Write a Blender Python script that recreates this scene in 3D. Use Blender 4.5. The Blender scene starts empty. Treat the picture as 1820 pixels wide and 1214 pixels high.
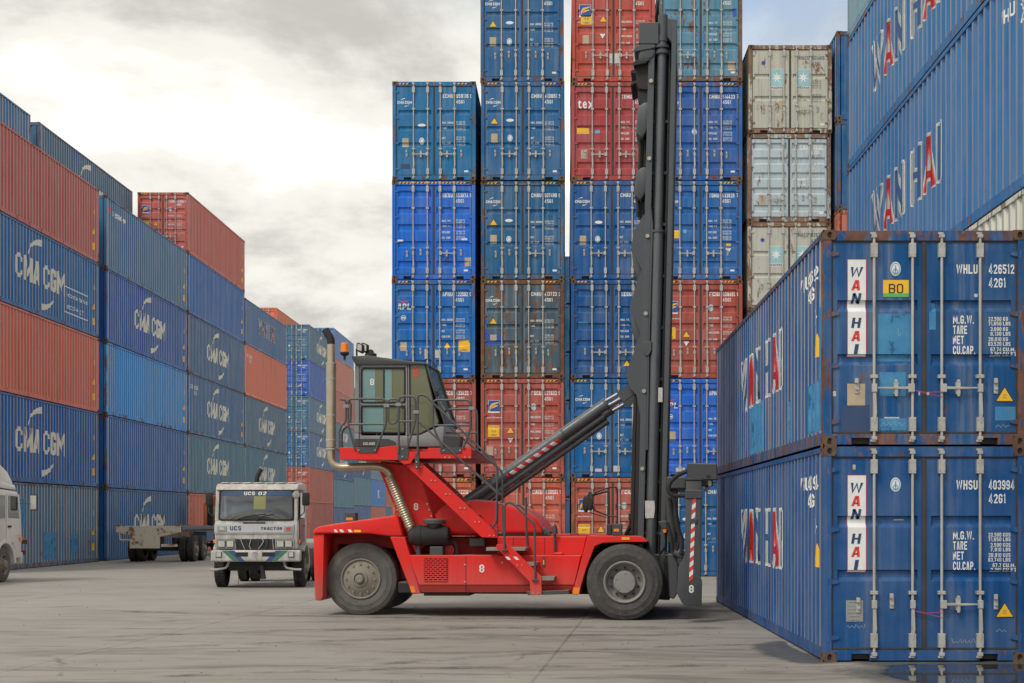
import bpy, bmesh, math, random
from mathutils import Vector, Matrix
random.seed(7)
SC = bpy.context.scene
COL = SC.collection
R = math.radians

# ------------------------------------------------------------------ camera, sky, sun, exposure
EYE = 1.74                       # eye height of the photographer
FPX = 2550.0                     # focal length in photo pixels (1820 wide)
PX, PY = 1005.0, 919.0           # where the level view axis meets the photo
cam_d = bpy.data.cameras.new('camera')
cam_d.sensor_width = 36.0
cam_d.lens = 36.0 * FPX / 1820.0
cam_d.shift_x = -(PX - 910.0) / 1820.0
cam_d.shift_y = (PY - 607.0) / 1820.0
cam_d.clip_end = 3000.0
cam = bpy.data.objects.new('camera', cam_d)
cam.location = (0, 0, EYE)
cam.rotation_euler = (R(90), 0, 0)
COL.objects.link(cam)
SC.camera = cam

SUN_DIR = Vector((-0.42, -0.50, 0.76)).normalized()      # towards the sun, veiled by thin cloud behind the camera
world = bpy.data.worlds.new('World')
SC.world = world
world.use_nodes = True
wn, wl = world.node_tree.nodes, world.node_tree.links
wn.clear()
def wnode(t, **kw):
    n = wn.new(t)
    for k, v in kw.items():
        setattr(n, k, v)
    return n
w_out = wnode('ShaderNodeOutputWorld')
w_bg = wnode('ShaderNodeBackground')
w_bg.inputs['Strength'].default_value = 0.14
w_sky = wnode('ShaderNodeTexSky', sky_type='NISHITA', sun_disc=False)
w_sky.sun_elevation = math.asin(SUN_DIR.z)
w_sky.sun_rotation = math.atan2(SUN_DIR.x, SUN_DIR.y)
w_sky.air_density = 1.2
w_sky.dust_density = 2.0
w_tc = wnode('ShaderNodeTexCoord')
w_sep = wnode('ShaderNodeSeparateXYZ')
wl.new(w_tc.outputs['Generated'], w_sep.inputs[0])
def wmath(op, a, b=None, clamp=False):
    n = wnode('ShaderNodeMath', operation=op, use_clamp=clamp)
    for i, v in enumerate((a, b)):
        if v is None: continue
        if isinstance(v, (int, float)): n.inputs[i].default_value = v
        else: wl.new(v, n.inputs[i])
    return n.outputs[0]
# cloud layer: directions projected on a flat cloud deck, so clouds shrink towards the horizon
zz = wmath('ADD', wmath('MAXIMUM', w_sep.outputs['Z'], 0.0), 0.28)
cx = wmath('DIVIDE', w_sep.outputs['X'], zz)
cy = wmath('DIVIDE', w_sep.outputs['Y'], zz)
w_cmb = wnode('ShaderNodeCombineXYZ')
wl.new(cx, w_cmb.inputs[0]); wl.new(cy, w_cmb.inputs[1])
def wnoise(scale, off, detail, rough, dist=0.0):
    m = wnode('ShaderNodeMapping')
    m.inputs['Location'].default_value = off
    wl.new(w_cmb.outputs[0], m.inputs['Vector'])
    n = wnode('ShaderNodeTexNoise')
    n.inputs['Scale'].default_value = scale
    n.inputs['Detail'].default_value = detail
    n.inputs['Roughness'].default_value = rough
    n.inputs['Distortion'].default_value = dist
    wl.new(m.outputs[0], n.inputs['Vector'])
    return n.outputs['Fac']
def wramp(fac, stops, interp='EASE'):
    r = wnode('ShaderNodeValToRGB')
    r.color_ramp.interpolation = interp
    e = r.color_ramp.elements
    e[0].position, e[0].color = stops[0][0], stops[0][1]
    e[1].position, e[1].color = stops[-1][0], stops[-1][1]
    for p, c in stops[1:-1]:
        x = e.new(p); x.color = c
    wl.new(fac, r.inputs[0])
    return r.outputs[0]
SKY_OFF = (5.74, 9.9, 0.0)
cov = wramp(wnoise(0.8, SKY_OFF, 6, 0.58, 0.2), [(0.30, (0.12, 0.12, 0.12, 1)), (0.49, (1, 1, 1, 1))])
TONE_OFF = (21.467, 11.067, 0)
tone = wramp(wnoise(1.5, TONE_OFF, 9, 0.60, 0.2),
             [(0.38, (2.95, 2.88, 2.62, 1)), (0.51, (4.75, 4.65, 4.28, 1)), (0.63, (7.4, 7.2, 6.65, 1))])
w_mix = wnode('ShaderNodeMixRGB')
wl.new(cov, w_mix.inputs['Fac'])
wl.new(w_sky.outputs[0], w_mix.inputs['Color1'])
wl.new(tone, w_mix.inputs['Color2'])
wl.new(w_mix.outputs[0], w_bg.inputs['Color'])
wl.new(w_bg.outputs[0], w_out.inputs['Surface'])

sun_d = bpy.data.lights.new('sun', 'SUN')
sun_d.energy = 1.4
sun_d.angle = R(18)
sun_d.color = (1.0, 0.95, 0.87)
sun = bpy.data.objects.new('sun', sun_d)
sun.rotation_euler = SUN_DIR.to_track_quat('Z', 'Y').to_euler()
COL.objects.link(sun)
SC.view_settings.view_transform = 'Standard'
SC.view_settings.look = 'None'
SC.view_settings.exposure = 0.52
SC.view_settings.gamma = 1.0
SC.view_settings.use_curve_mapping = False

def depth(y):                    # distance of a ground point seen at photo row y
    return FPX * EYE / (y - PY)

# ------------------------------------------------------------------ materials
def srgb(*c):
    return tuple(((v / 255.0) / 12.92 if v / 255.0 <= 0.04045 else ((v / 255.0 + 0.055) / 1.055) ** 2.4) for v in c)
MATS = {}
class NT:
    def __init__(self, name):
        self.m = bpy.data.materials.new(name); self.m.use_nodes = True
        self.n, self.l = self.m.node_tree.nodes, self.m.node_tree.links
        self.b = self.n['Principled BSDF']
        MATS[name] = self.m
    def node(self, t, **kw):
        x = self.n.new(t)
        for k, v in kw.items(): setattr(x, k, v)
        return x
    def put(self, v, sock):
        if hasattr(v, 'is_linked') or hasattr(v, 'links'): self.l.new(v, sock)
        else:
            if isinstance(v, tuple) and len(v) == 3 and sock.type == 'RGBA': v = v + (1,)
            sock.default_value = v
    def math(self, op, a, b=0.0, clamp=False):
        x = self.node('ShaderNodeMath', operation=op, use_clamp=clamp)
        self.put(a, x.inputs[0]); self.put(b, x.inputs[1]); return x.outputs[0]
    def mix(self, f, a, b, mode='MIX'):
        x = self.node('ShaderNodeMixRGB', blend_type=mode)
        self.put(f, x.inputs[0]); self.put(a, x.inputs[1]); self.put(b, x.inputs[2]); return x.outputs[0]
    def map(self, vec, scale=(1, 1, 1), loc=(0, 0, 0), rot=(0, 0, 0)):
        x = self.node('ShaderNodeMapping')
        self.l.new(vec, x.inputs[0]); x.inputs['Scale'].default_value = scale
        x.inputs['Location'].default_value = loc; x.inputs['Rotation'].default_value = rot; return x.outputs[0]
    def noise(self, vec, scale, detail=4, rough=0.5, dist=0.0):
        x = self.node('ShaderNodeTexNoise')
        self.l.new(vec, x.inputs['Vector']); x.inputs['Scale'].default_value = scale
        x.inputs['Detail'].default_value = detail; x.inputs['Roughness'].default_value = rough
        x.inputs['Distortion'].default_value = dist; return x.outputs['Fac']
    def ramp(self, f, a, b, lo=0.0, hi=1.0):
        x = self.node('ShaderNodeMapRange', clamp=True)
        self.put(f, x.inputs[0]); self.put(a, x.inputs[1]); self.put(b, x.inputs[2])
        x.inputs[3].default_value = lo; x.inputs[4].default_value = hi; return x.outputs[0]
    def bump(self, h, strength=0.3, dist=0.02):
        x = self.node('ShaderNodeBump'); x.inputs['Strength'].default_value = strength
        x.inputs['Distance'].default_value = dist
        self.l.new(h, x.inputs['Height']); self.l.new(x.outputs[0], self.b.inputs['Normal'])

def container_paint(name, bias, wear_sheen=0.0):
    t = NT(name)
    oi = t.node('ShaderNodeObjectInfo'); g = t.node('ShaderNodeNewGeometry')
    va = t.node('ShaderNodeVectorMath', operation='MULTIPLY_ADD')
    t.l.new(oi.outputs['Location'], va.inputs[0]); va.inputs[1].default_value = (3.7, 2.3, 5.1)
    t.l.new(g.outputs['Position'], va.inputs[2])
    v = va.outputs[0]
    base = oi.outputs['Color']; amt = oi.outputs['Alpha']
    big = t.noise(v, 0.85, 7, 0.66)
    fade = t.noise(t.map(v, (7, 7, 0.35)), 1.0, 5, 0.6)
    blot = t.noise(v, 3.0, 6, 0.65)
    col = t.mix(t.ramp(big, 0.40, 0.70, 0.0, 0.34), base, t.mix(0.5, base, (0.30, 0.33, 0.36)))
    chalk = t.math('MULTIPLY', t.ramp(fade, 0.50, 0.78), t.ramp(amt, 0.0, 0.5, 0.16, 0.62))
    col = t.mix(chalk, col, (0.27, 0.28, 0.28))          # chalky run-off
    col = t.mix(t.ramp(fade, 0.22, 0.48, 0.5, 0.0), col, t.mix(1.0, base, (0.42, 0.40, 0.38), 'MULTIPLY'))   # grime runs
    if wear_sheen: col = t.mix(t.math('MULTIPLY', t.ramp(t.noise(t.map(v, (3, 3, 0.8)), 1.0, 4, 0.6), 0.2, 0.7, wear_sheen * 0.6, wear_sheen), t.ramp(amt, 0.05, 0.4, 0.4, 1.25)), col, (0.38, 0.345, 0.325))   # chalked, rubbed outer ribs, with their grazing sky reflection painted in
    rs = t.noise(t.map(v, (1.6, 1.6, 0.75)), 2.2, 9, 0.72, 0.4)
    run = t.noise(t.map(v, (12, 12, 0.45)), 1.0, 3, 0.5)
    th = t.math('SUBTRACT', 0.735 - bias, t.math('MULTIPLY', amt, 0.30))
    rm = t.ramp(t.math('ADD', t.math('MULTIPLY', rs, 0.78), t.math('MULTIPLY', run, 0.22)), th, t.math('ADD', th, 0.045))
    drip = t.noise(t.map(v, (16, 16, 0.22)), 1.0, 4, 0.55)
    dm = t.math('MULTIPLY', t.ramp(drip, 0.62, 0.78), t.ramp(amt, 0.08, 0.45, 0.10, 0.75))
    col = t.mix(dm, col, (0.13, 0.075, 0.045))          # rusty drips
    rust = t.mix(t.ramp(blot, 0.3, 0.7), (0.085, 0.036, 0.018), (0.26, 0.115, 0.05))
    col = t.mix(t.math('MULTIPLY', rm, 0.85), col, rust)
    t.l.new(col, t.b.inputs['Base Color'])
    t.l.new(t.ramp(rm, 0, 1, 0.52, 0.9), t.b.inputs['Roughness'])
    t.b.inputs['Specular IOR Level'].default_value = 0.16
    dent = t.noise(v, 1.3, 2, 0.5)
    t.bump(t.math('ADD', t.math('MULTIPLY', dent, 1.0), t.math('MULTIPLY', blot, 0.08)), 0.35, 0.05)
    return t.m
container_paint('container_paint', 0.0)
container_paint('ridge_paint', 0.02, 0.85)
container_paint('frame_paint', 0.13)

def plain(name, c, rough=0.6, metal=0.0, dirt=0.25, dirtcol=(0.10, 0.09, 0.075), scale=3.0, spec=0.4, bump=0.0, chips=0.0, chipcol=(0.06, 0.05, 0.045)):
    t = NT(name)
    g = t.node('ShaderNodeNewGeometry'); v = g.outputs['Position']
    n1 = t.noise(v, scale, 6, 0.62)
    n2 = t.noise(t.map(v, (9, 9, 1.2)), 1.0, 4, 0.6)
    f = t.math('MULTIPLY', t.ramp(t.math('ADD', t.math('MULTIPLY', n1, .6), t.math('MULTIPLY', n2, .4)), 0.42, 0.68), dirt)
    col = t.mix(f, c, dirtcol)
    if chips:
        n3 = t.noise(v, scale * 5, 5, 0.7)
        col = t.mix(t.ramp(n3, 0.72 - chips, 0.76 - chips), col, chipcol)
    t.l.new(col, t.b.inputs['Base Color'])
    t.b.inputs['Roughness'].default_value = rough
    t.b.inputs['Metallic'].default_value = metal
    t.b.inputs['Specular IOR Level'].default_value = spec
    if bump: t.bump(n1, bump, 0.01)
    return t.m
plain('casting', (0.10, 0.055, 0.034), 0.85, dirt=0.6, dirtcol=(0.22, 0.12, 0.06), scale=9, bump=0.3)
plain('galvanised', (0.42, 0.42, 0.40), 0.5, 0.1, dirt=0.55, dirtcol=(0.22, 0.19, 0.15), scale=5)
plain('rubber_seal', (0.035, 0.035, 0.036), 0.7, dirt=0.4, dirtcol=(0.10, 0.085, 0.07))
plain('mark_white', (0.72, 0.73, 0.72), 0.6, dirt=0.35, dirtcol=(0.42, 0.42, 0.42), scale=7)
plain('mark_cream', (0.66, 0.64, 0.55), 0.6, dirt=0.35, dirtcol=(0.42, 0.42, 0.40), scale=7)
plain('mark_grey', (0.13, 0.15, 0.18), 0.6, dirt=0.2)
plain('mark_black', (0.02, 0.02, 0.022), 0.6, dirt=0.2)
plain('mark_yellow', (0.80, 0.46, 0.02), 0.55, dirt=0.25, dirtcol=(0.45, 0.28, 0.04))
plain('mark_red', (0.66, 0.045, 0.05), 0.55, dirt=0.2, dirtcol=(0.4, 0.07, 0.06))
plain('mark_green', (0.10, 0.42, 0.12), 0.55, dirt=0.2)
plain('mark_blue', (0.012, 0.045, 0.18), 0.55, dirt=0.2)
plain('mark_hull', (0.018, 0.085, 0.235), 0.55, dirt=0.2)
plain('mark_navy', (0.012, 0.05, 0.14), 0.55, dirt=0.2)
plain('mark_royal', (0.015, 0.075, 0.36), 0.55, dirt=0.2)
plain('mark_sky', (0.10, 0.34, 0.52), 0.55, dirt=0.3)
plain('mark_teal', (0.30, 0.52, 0.56), 0.55, dirt=0.3)
plain('patch_blue', (0.028, 0.20, 0.42), 0.55, dirt=0.3, dirtcol=(0.06, 0.16, 0.26))
plain('patch_dark', (0.022, 0.055, 0.15), 0.55, dirt=0.3)
plain('plate_tan', (0.44, 0.36, 0.25), 0.6, dirt=0.5, dirtcol=(0.22, 0.17, 0.11), scale=12)
plain('plate_steel', (0.34, 0.35, 0.34), 0.45, 0.4, dirt=0.5, dirtcol=(0.18, 0.17, 0.14), scale=12)

plain('paper', (0.55, 0.55, 0.53), 0.7, dirt=0.5, dirtcol=(0.28, 0.27, 0.25), scale=14)
def worn_patch():
    t = NT('patch_worn')
    g = t.node('ShaderNodeNewGeometry'); v = g.outputs['Position']
    n = t.noise(v, 4.5, 6, 0.65); st = t.noise(t.map(v, (10, 10, 0.8)), 1.0, 4, 0.6)
    col = t.mix(t.ramp(n, 0.35, 0.7), (0.022, 0.17, 0.37), (0.055, 0.24, 0.43))
    col = t.mix(t.ramp(st, 0.58, 0.75, 0, .5), col, (0.16, 0.14, 0.10))
    t.l.new(col, t.b.inputs['Base Color']); t.b.inputs['Roughness'].default_value = .6
    tr = t.n.new('ShaderNodeBsdfTransparent'); mx = t.n.new('ShaderNodeMixShader')
    t.l.new(t.ramp(t.math('ADD', t.math('MULTIPLY', n, .6), t.math('MULTIPLY', st, .4)), 0.36, 0.44), mx.inputs[0])
    t.l.new(tr.outputs[0], mx.inputs[1]); t.l.new(t.b.outputs[0], mx.inputs[2]); t.l.new(mx.outputs[0], t.n['Material Output'].inputs['Surface'])
worn_patch()

# ------------------------------------------------------------------ mesh helpers
class MB:
    def __init__(self):
        self.v, self.f, self.mi = [], [], []
    def poly(self, pts, mi=0):
        b = len(self.v); self.v += [tuple(p) for p in pts]
        self.f.append(tuple(range(b, b + len(pts)))); self.mi.append(mi); return self
    def faces(self, pts, fs, mi=0):
        b = len(self.v); self.v += [tuple(p) for p in pts]
        for q in fs: self.f.append(tuple(b + i for i in q)); self.mi.append(mi)
        return self
    def box(self, x0, x1, y0, y1, z0, z1, mi=0):
        p = [(x0, y0, z0), (x1, y0, z0), (x1, y1, z0), (x0, y1, z0), (x0, y0, z1), (x1, y0, z1), (x1, y1, z1), (x0, y1, z1)]
        return self.faces(p, [(0, 3, 2, 1), (4, 5, 6, 7), (0, 1, 5, 4), (1, 2, 6, 5), (2, 3, 7, 6), (3, 0, 4, 7)], mi)
    def prism(self, poly, axis, a, b, mi=0):
        """poly: 2-D outline; axis 'x': (y,z), 'y': (x,z), 'z': (x,y); extruded from a to b."""
        def P(q, t):
            return (t, q[0], q[1]) if axis == 'x' else (q[0], t, q[1]) if axis == 'y' else (q[0], q[1], t)
        n = len(poly)
        area = sum(poly[i][0] * poly[(i + 1) % n][1] - poly[(i + 1) % n][0] * poly[i][1] for i in range(n))
        flip = (area < 0) != (axis == 'y') 
        if a > b: a, b = b, a
        pl = list(poly)[::-1] if flip else list(poly)
        pts = [P(q, a) for q in pl] + [P(q, b) for q in pl]
        fs = [tuple(range(n - 1, -1, -1)), tuple(range(n, 2 * n))] + [(i, (i + 1) % n, n + (i + 1) % n, n + i) for i in range(n)]
        return self.faces(pts, fs, mi)
    def cyl(self, p0, p1, r0, r1=None, n=12, caps=True, mi=0):
        p0, p1 = Vector(p0), Vector(p1); r1 = r0 if r1 is None else r1
        d = (p1 - p0).normalized(); u = d.orthogonal().normalized(); w = d.cross(u)
        pts = [p0 + (u * math.cos(2 * math.pi * i / n) + w * math.sin(2 * math.pi * i / n)) * r0 for i in range(n)]
        pts += [p1 + (u * math.cos(2 * math.pi * i / n) + w * math.sin(2 * math.pi * i / n)) * r1 for i in range(n)]
        fs = [(i, (i + 1) % n, n + (i + 1) % n, n + i) for i in range(n)]
        if caps: fs += [tuple(range(n - 1, -1, -1)), tuple(range(n, 2 * n))]
        return self.faces(pts, fs, mi)
    def tube(self, pts, r, n=8, mi=0):
        pts = [Vector(p) for p in pts]; rings = []
        t0 = (pts[1] - pts[0]).normalized(); u = t0.orthogonal().normalized()
        for i, p in enumerate(pts):
            a = (pts[i] - pts[i - 1]).normalized() if i else t0
            c = (pts[i + 1] - pts[i]).normalized() if i < len(pts) - 1 else a
            d = (a + c).normalized() if (a + c).length > 1e-6 else a
            u = (u - d * u.dot(d))
            u = u.normalized() if u.length > 1e-6 else d.orthogonal().normalized()
            w = d.cross(u)
            k = 1.0 / max(0.5, math.sqrt(max(0.05, (1 + a.dot(c)) / 2)))
            rr = r[i] if isinstance(r, (list, tuple)) else r
            rings.append([p + (u * math.cos(2 * math.pi * j / n) + w * math.sin(2 * math.pi * j / n)) * rr * (k if 0 < i < len(pts) - 1 else 1) for j in range(n)])
        b = len(self.v)
        for q in rings: self.v += [tuple(x) for x in q]
        for i in range(len(rings) - 1):
            for j in range(n):
                self.f.append((b + i * n + j, b + i * n + (j + 1) % n, b + (i + 1) * n + (j + 1) % n, b + (i + 1) * n + j)); self.mi.append(mi)
        self.f.append(tuple(b + j for j in range(n - 1, -1, -1))); self.mi.append(mi)
        e = b + (len(rings) - 1) * n
        self.f.append(tuple(e + j for j in range(n))); self.mi.append(mi)
        return self
    def lathe(self, prof, o, axis='y', n=32, mi=0):
        """prof: (radius, offset along axis) pairs, revolved round the axis through o."""
        b = len(self.v); o = Vector(o); m = len(prof)
        for j in range(n):
            a = 2 * math.pi * j / n; c, s = math.cos(a), math.sin(a)
            for r, t in prof:
                q = (r * c, t, r * s) if axis == 'y' else (t, r * c, r * s) if axis == 'x' else (r * c, r * s, t)
                self.v.append(tuple(o + Vector(q)))
        for j in range(n):
            k = (j + 1) % n
            for i in range(m - 1):
                q = (b + j * m + i, b + j * m + i + 1, b + k * m + i + 1, b + k * m + i)
                self.f.append(q); self.mi.append(mi)
        return self
    def mesh(self, name, bevel=0.0, seg=1, smooth=True, angle=0.6, merge=False):
        me = bpy.data.meshes.new(name)
        me.from_pydata(self.v, [], self.f)
        me.polygons.foreach_set('material_index', self.mi)
        bm = bmesh.new(); bm.from_mesh(me)
        if merge: bmesh.ops.remove_doubles(bm, verts=bm.verts, dist=1e-5)
        if bevel:
            es = [e for e in bm.edges if len(e.link_faces) == 2 and e.calc_face_angle(0) > 0.5]
            bmesh.ops.bevel(bm, geom=es, offset=bevel, offset_type='OFFSET', segments=seg, profile=0.5, affect='EDGES', clamp_overlap=True)
        bmesh.ops.recalc_face_normals(bm, faces=bm.faces)
        bm.to_mesh(me); bm.free()
        if smooth:
            me.polygons.foreach_set('use_smooth', [True] * len(me.polygons))
            me.set_sharp_from_angle(angle=angle)
        return me
    def build(self, name, mats, parent=None, bevel=0.0, seg=1, smooth=True, angle=0.6, loc=None, merge=False):
        return put(name, self.mesh(name, bevel, seg, smooth, angle, merge), mats, parent, loc)
def put(name, me, mats, parent=None, loc=None, color=None):
    o = bpy.data.objects.new(name, me); COL.objects.link(o)
    if isinstance(mats, str): mats = [mats]
    for i, m in enumerate(mats):
        if len(me.materials) <= i: me.materials.append(MATS[m])
        elif me.materials[i] is not MATS[m]:
            o.material_slots[i].link = 'OBJECT'; o.material_slots[i].material = MATS[m]
    if parent is not None: o.parent = parent
    if loc is not None: o.location = loc
    if color is not None: o.color = color
    return o
def empty(name, loc=(0, 0, 0), rz=0.0):
    o = bpy.data.objects.new(name, None); COL.objects.link(o)
    o.location = loc; o.rotation_euler = (0, 0, rz); o.empty_display_size = 0.3; return o
def tag(o, label=None, cat=None, group=None, kind=None):
    for k, v in (('label', label), ('category', cat), ('group', group), ('kind', kind)):
        if v: o[k] = v
    return o
def fillet(pts, r, seg=4):
    """round the inner corners of a 3-D polyline"""
    pts = [Vector(p) for p in pts]; out = [pts[0]]
    for i in range(1, len(pts) - 1):
        a, b, c = pts[i - 1], pts[i], pts[i + 1]
        d1, d2 = (a - b), (c - b)
        k = min(r, d1.length * 0.48, d2.length * 0.48)
        p, q = b + d1.normalized() * k, b + d2.normalized() * k
        for s in range(seg + 1):
            t = s / seg
            out.append(p * (1 - t) ** 2 + b * 2 * t * (1 - t) + q * t ** 2)
    out.append(pts[-1]); return out

# ------------------------------------------------------------------ lettering (glyph outlines turned into meshes once)
GLYPH = {}
def load_glyphs():
    chars = 'ABCDEFGHIJKLMNOPQRSTUVWXYZabcdefghijklmnopqrstuvwxyz0123456789.,:/-'
    tmp = []
    for bold in (0, 1):
        for ch in chars:
            cu = bpy.data.curves.new('glyph', 'FONT'); cu.body = ch; cu.size = 1.0
            cu.resolution_u = 2; cu.offset = 0.022 if bold else 0.004; cu.fill_mode = 'FRONT'
            o = bpy.data.objects.new('glyph', cu); COL.objects.link(o); tmp.append((ch, bold, o, cu))
    bpy.context.view_layer.update()
    dg = bpy.context.evaluated_depsgraph_get()
    for ch, bold, o, cu in tmp:
        me = bpy.data.meshes.new_from_object(o.evaluated_get(dg))
        vs = [(v.co.x, v.co.y) for v in me.vertices]
        fs = [tuple(p.vertices) for p in me.polygons]
        x0 = min(v[0] for v in vs); x1 = max(v[0] for v in vs)
        GLYPH[(ch, bold)] = ([((x - x0) / 0.72, y / 0.72) for x, y in vs], fs, (x1 - x0) / 0.72)
        bpy.data.meshes.remove(me)
    for ch, bold, o, cu in tmp:
        bpy.data.objects.remove(o); bpy.data.curves.remove(cu)
load_glyphs()
def stroke_font():
    """condensed block capitals and figures, drawn as mitred strokes"""
    for bold in (0, 1):
        t = 0.175 if bold else 0.125
        w = 0.56; L, Rr, B, T, M, c = t / 2, w - t / 2, t / 2, 1 - t / 2, 0.5, 0.11
        O = [(L, B + c), (L, T - c), (L + c, T), (Rr - c, T), (Rr, T - c), (Rr, B + c), (Rr - c, B), (L + c, B), (L, B + c), (L, B + c + .02)]
        C = [(Rr, .33), (Rr, B + c), (Rr - c, B), (L + c, B), (L, B + c), (L, T - c), (L + c, T), (Rr - c, T), (Rr, T - c), (Rr, .67)]
        st = lambda x: [(x, 0), (x, 1)]
        mid = w / 2
        F = {'A': [[(L, 0), (mid - .05, T), (mid + .05, T), (Rr, 0)], [(.17, .28), (w - .17, .28)]],
             'B': [st(L), [(t, T), (Rr - c, T), (Rr, T - c), (Rr, M + .1), (Rr - .08, M), (t, M)], [(Rr - .08, M), (Rr, M - .1), (Rr, B + c), (Rr - c, B), (t, B)]],
             'C': [C], 'D': [st(L), [(t, T), (Rr - c, T), (Rr, T - c), (Rr, B + c), (Rr - c, B), (t, B)]],
             'E': [st(L), [(t, T), (w, T)], [(t, M), (w - .08, M)], [(t, B), (w, B)]], 'F': [st(L), [(t, T), (w, T)], [(t, M), (w - .08, M)]],
             'G': [[(mid, .46), (Rr, .46)] + C[1:]], 'H': [st(L), st(Rr), [(t, M), (w - t, M)]], 'I': [st(L)],
             'J': [[(L, .3), (L, B + c), (L + c, B), (Rr - c, B), (Rr, B + c), (Rr, 1)]], 'K': [st(L), [(Rr, 1), (t * .8, M)], [(t * 1.2, M + .08), (Rr, 0)]],
             'L': [st(L), [(t, B), (w, B)]], 'N': [st(L), st(Rr), [(L, 1), (Rr, 0)]], 'O': [O], 'P': [st(L), [(t, T), (Rr - c, T), (Rr, T - c), (Rr, M + .06), (Rr - c, M - .04), (t, M - .04)]],
             'Q': [O, [(mid, .25), (Rr + .04, -.05)]], 'R': [st(L), [(t, T), (Rr - c, T), (Rr, T - c), (Rr, M + .08), (Rr - c, M - .02), (t, M - .02)], [(mid, M), (Rr, 0)]],
             'S': [[(Rr, .72), (Rr, T - c), (Rr - c, T), (L + c, T), (L, T - c), (L, M + .12), (L + .1, M + .02), (Rr - .1, M - .02), (Rr, M - .12), (Rr, B + c), (Rr - c, B), (L + c, B), (L, B + c), (L, .28)]],
             'T': [st(mid), [(0, T), (mid - t / 2, T)], [(mid + t / 2, T), (w, T)]], 'U': [[(L, 1), (L, B + c), (L + c, B), (Rr - c, B), (Rr, B + c), (Rr, 1)]],
             'V': [[(L, 1), (mid - .03, B), (mid + .03, B), (Rr, 1)]], 'X': [[(L, 0), (Rr, 1)], [(L, 1), (Rr, 0)]], 'Y': [[(mid, 0), (mid, .45)], [(L, 1), (mid, .42)], [(Rr, 1), (mid, .42)]],
             'Z': [[(0, T), (Rr - .02, T), (L + .02, B), (w, B)]], '0': [O],
             '1': [[(L + .05, .78), (mid - .02, .97), (mid, 0)]], '2': [[(L, .70), (L, T - c), (L + c, T), (Rr - c, T), (Rr, T - c), (Rr, .62), (L, B), (w, B)]],
             '3': [[(L, .74), (L, T - c), (L + c, T), (Rr - c, T), (Rr, T - c), (Rr, M + .1), (Rr - .1, M), (Rr, M - .1), (Rr, B + c), (Rr - c, B), (L + c, B), (L, B + c), (L, .26)], [(mid - .08, M), (Rr - .1, M)]],
             '4': [[(Rr - .1, 0), (Rr - .1, 1), (L, .34), (L, .26), (w, .26)]], '5': [[(w - .03, T), (L, T), (L, M + .06), (Rr - c, M + .06), (Rr, M - .06), (Rr, B + c), (Rr - c, B), (L + c, B), (L, B + c), (L, .26)]],
             '6': [[(Rr, .74), (Rr, T - c), (Rr - c, T), (L + c, T), (L, T - c), (L, B + c), (L + c, B), (Rr - c, B), (Rr, B + c), (Rr, M - .04), (Rr - c, M + .06), (t, M + .06)]],
             '7': [[(0, T), (Rr, T), (mid - .06, 0)]],
             '8': [[(L + .1, M), (L, M + .1), (L, T - c), (L + c, T), (Rr - c, T), (Rr, T - c), (Rr, M + .1), (Rr - .1, M), (L + .1, M), (L, M - .1), (L, B + c), (L + c, B), (Rr - c, B), (Rr, B + c), (Rr, M - .1), (Rr - .1, M)]],
             '9': [[(L, .26), (L, B + c), (L + c, B), (Rr - c, B), (Rr, B + c), (Rr, T - c), (Rr - c, T), (L + c, T), (L, T - c), (L, M + .04), (L + c, M - .06), (w - t, M - .06)]],
             '.': [[(L, 0), (L, t)]], ',': [[(L, t), (L, -.09)]]}
        wm = 0.74
        F['M'] = [st(L), st(wm - t / 2), [(L, 1), (wm / 2, .30), (wm - t / 2, 1)]]
        ww = 0.84
        F['W'] = [[(L, 1), (ww * .26, B), (ww * .5, .9), (ww * .74, B), (ww - t / 2, 1)]]
        for ch, lines in F.items():
            vs, fs = [], []
            for pl in lines:
                b = len(vs); n = len(pl); a_, c_ = [], []
                for i, p in enumerate(pl):
                    p = Vector(p); d0 = (p - Vector(pl[i - 1])).normalized() if i else None; d1 = (Vector(pl[i + 1]) - p).normalized() if i < n - 1 else None
                    if d0 is None: d, k = d1, 1.0
                    elif d1 is None: d, k = d0, 1.0
                    else:
                        d = d0 + d1; d = d.normalized() if d.length > 1e-5 else d1
                        k = min(1.7, 1.0 / max(.3, d.dot(d1)))
                    nn = Vector((-d.y, d.x)) * (t / 2 * k)
                    a_.append(tuple(p + nn)); c_.append(tuple(p - nn))
                vs += a_ + c_
                fs += [(b + i, b + n + i, b + n + i + 1, b + i + 1) for i in range(n - 1)]
            x0 = min(v[0] for v in vs); x1 = max(v[0] for v in vs)
            GLYPH[(ch, bold)] = ([(x - x0, y) for x, y in vs], fs, x1 - x0)
stroke_font()
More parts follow.
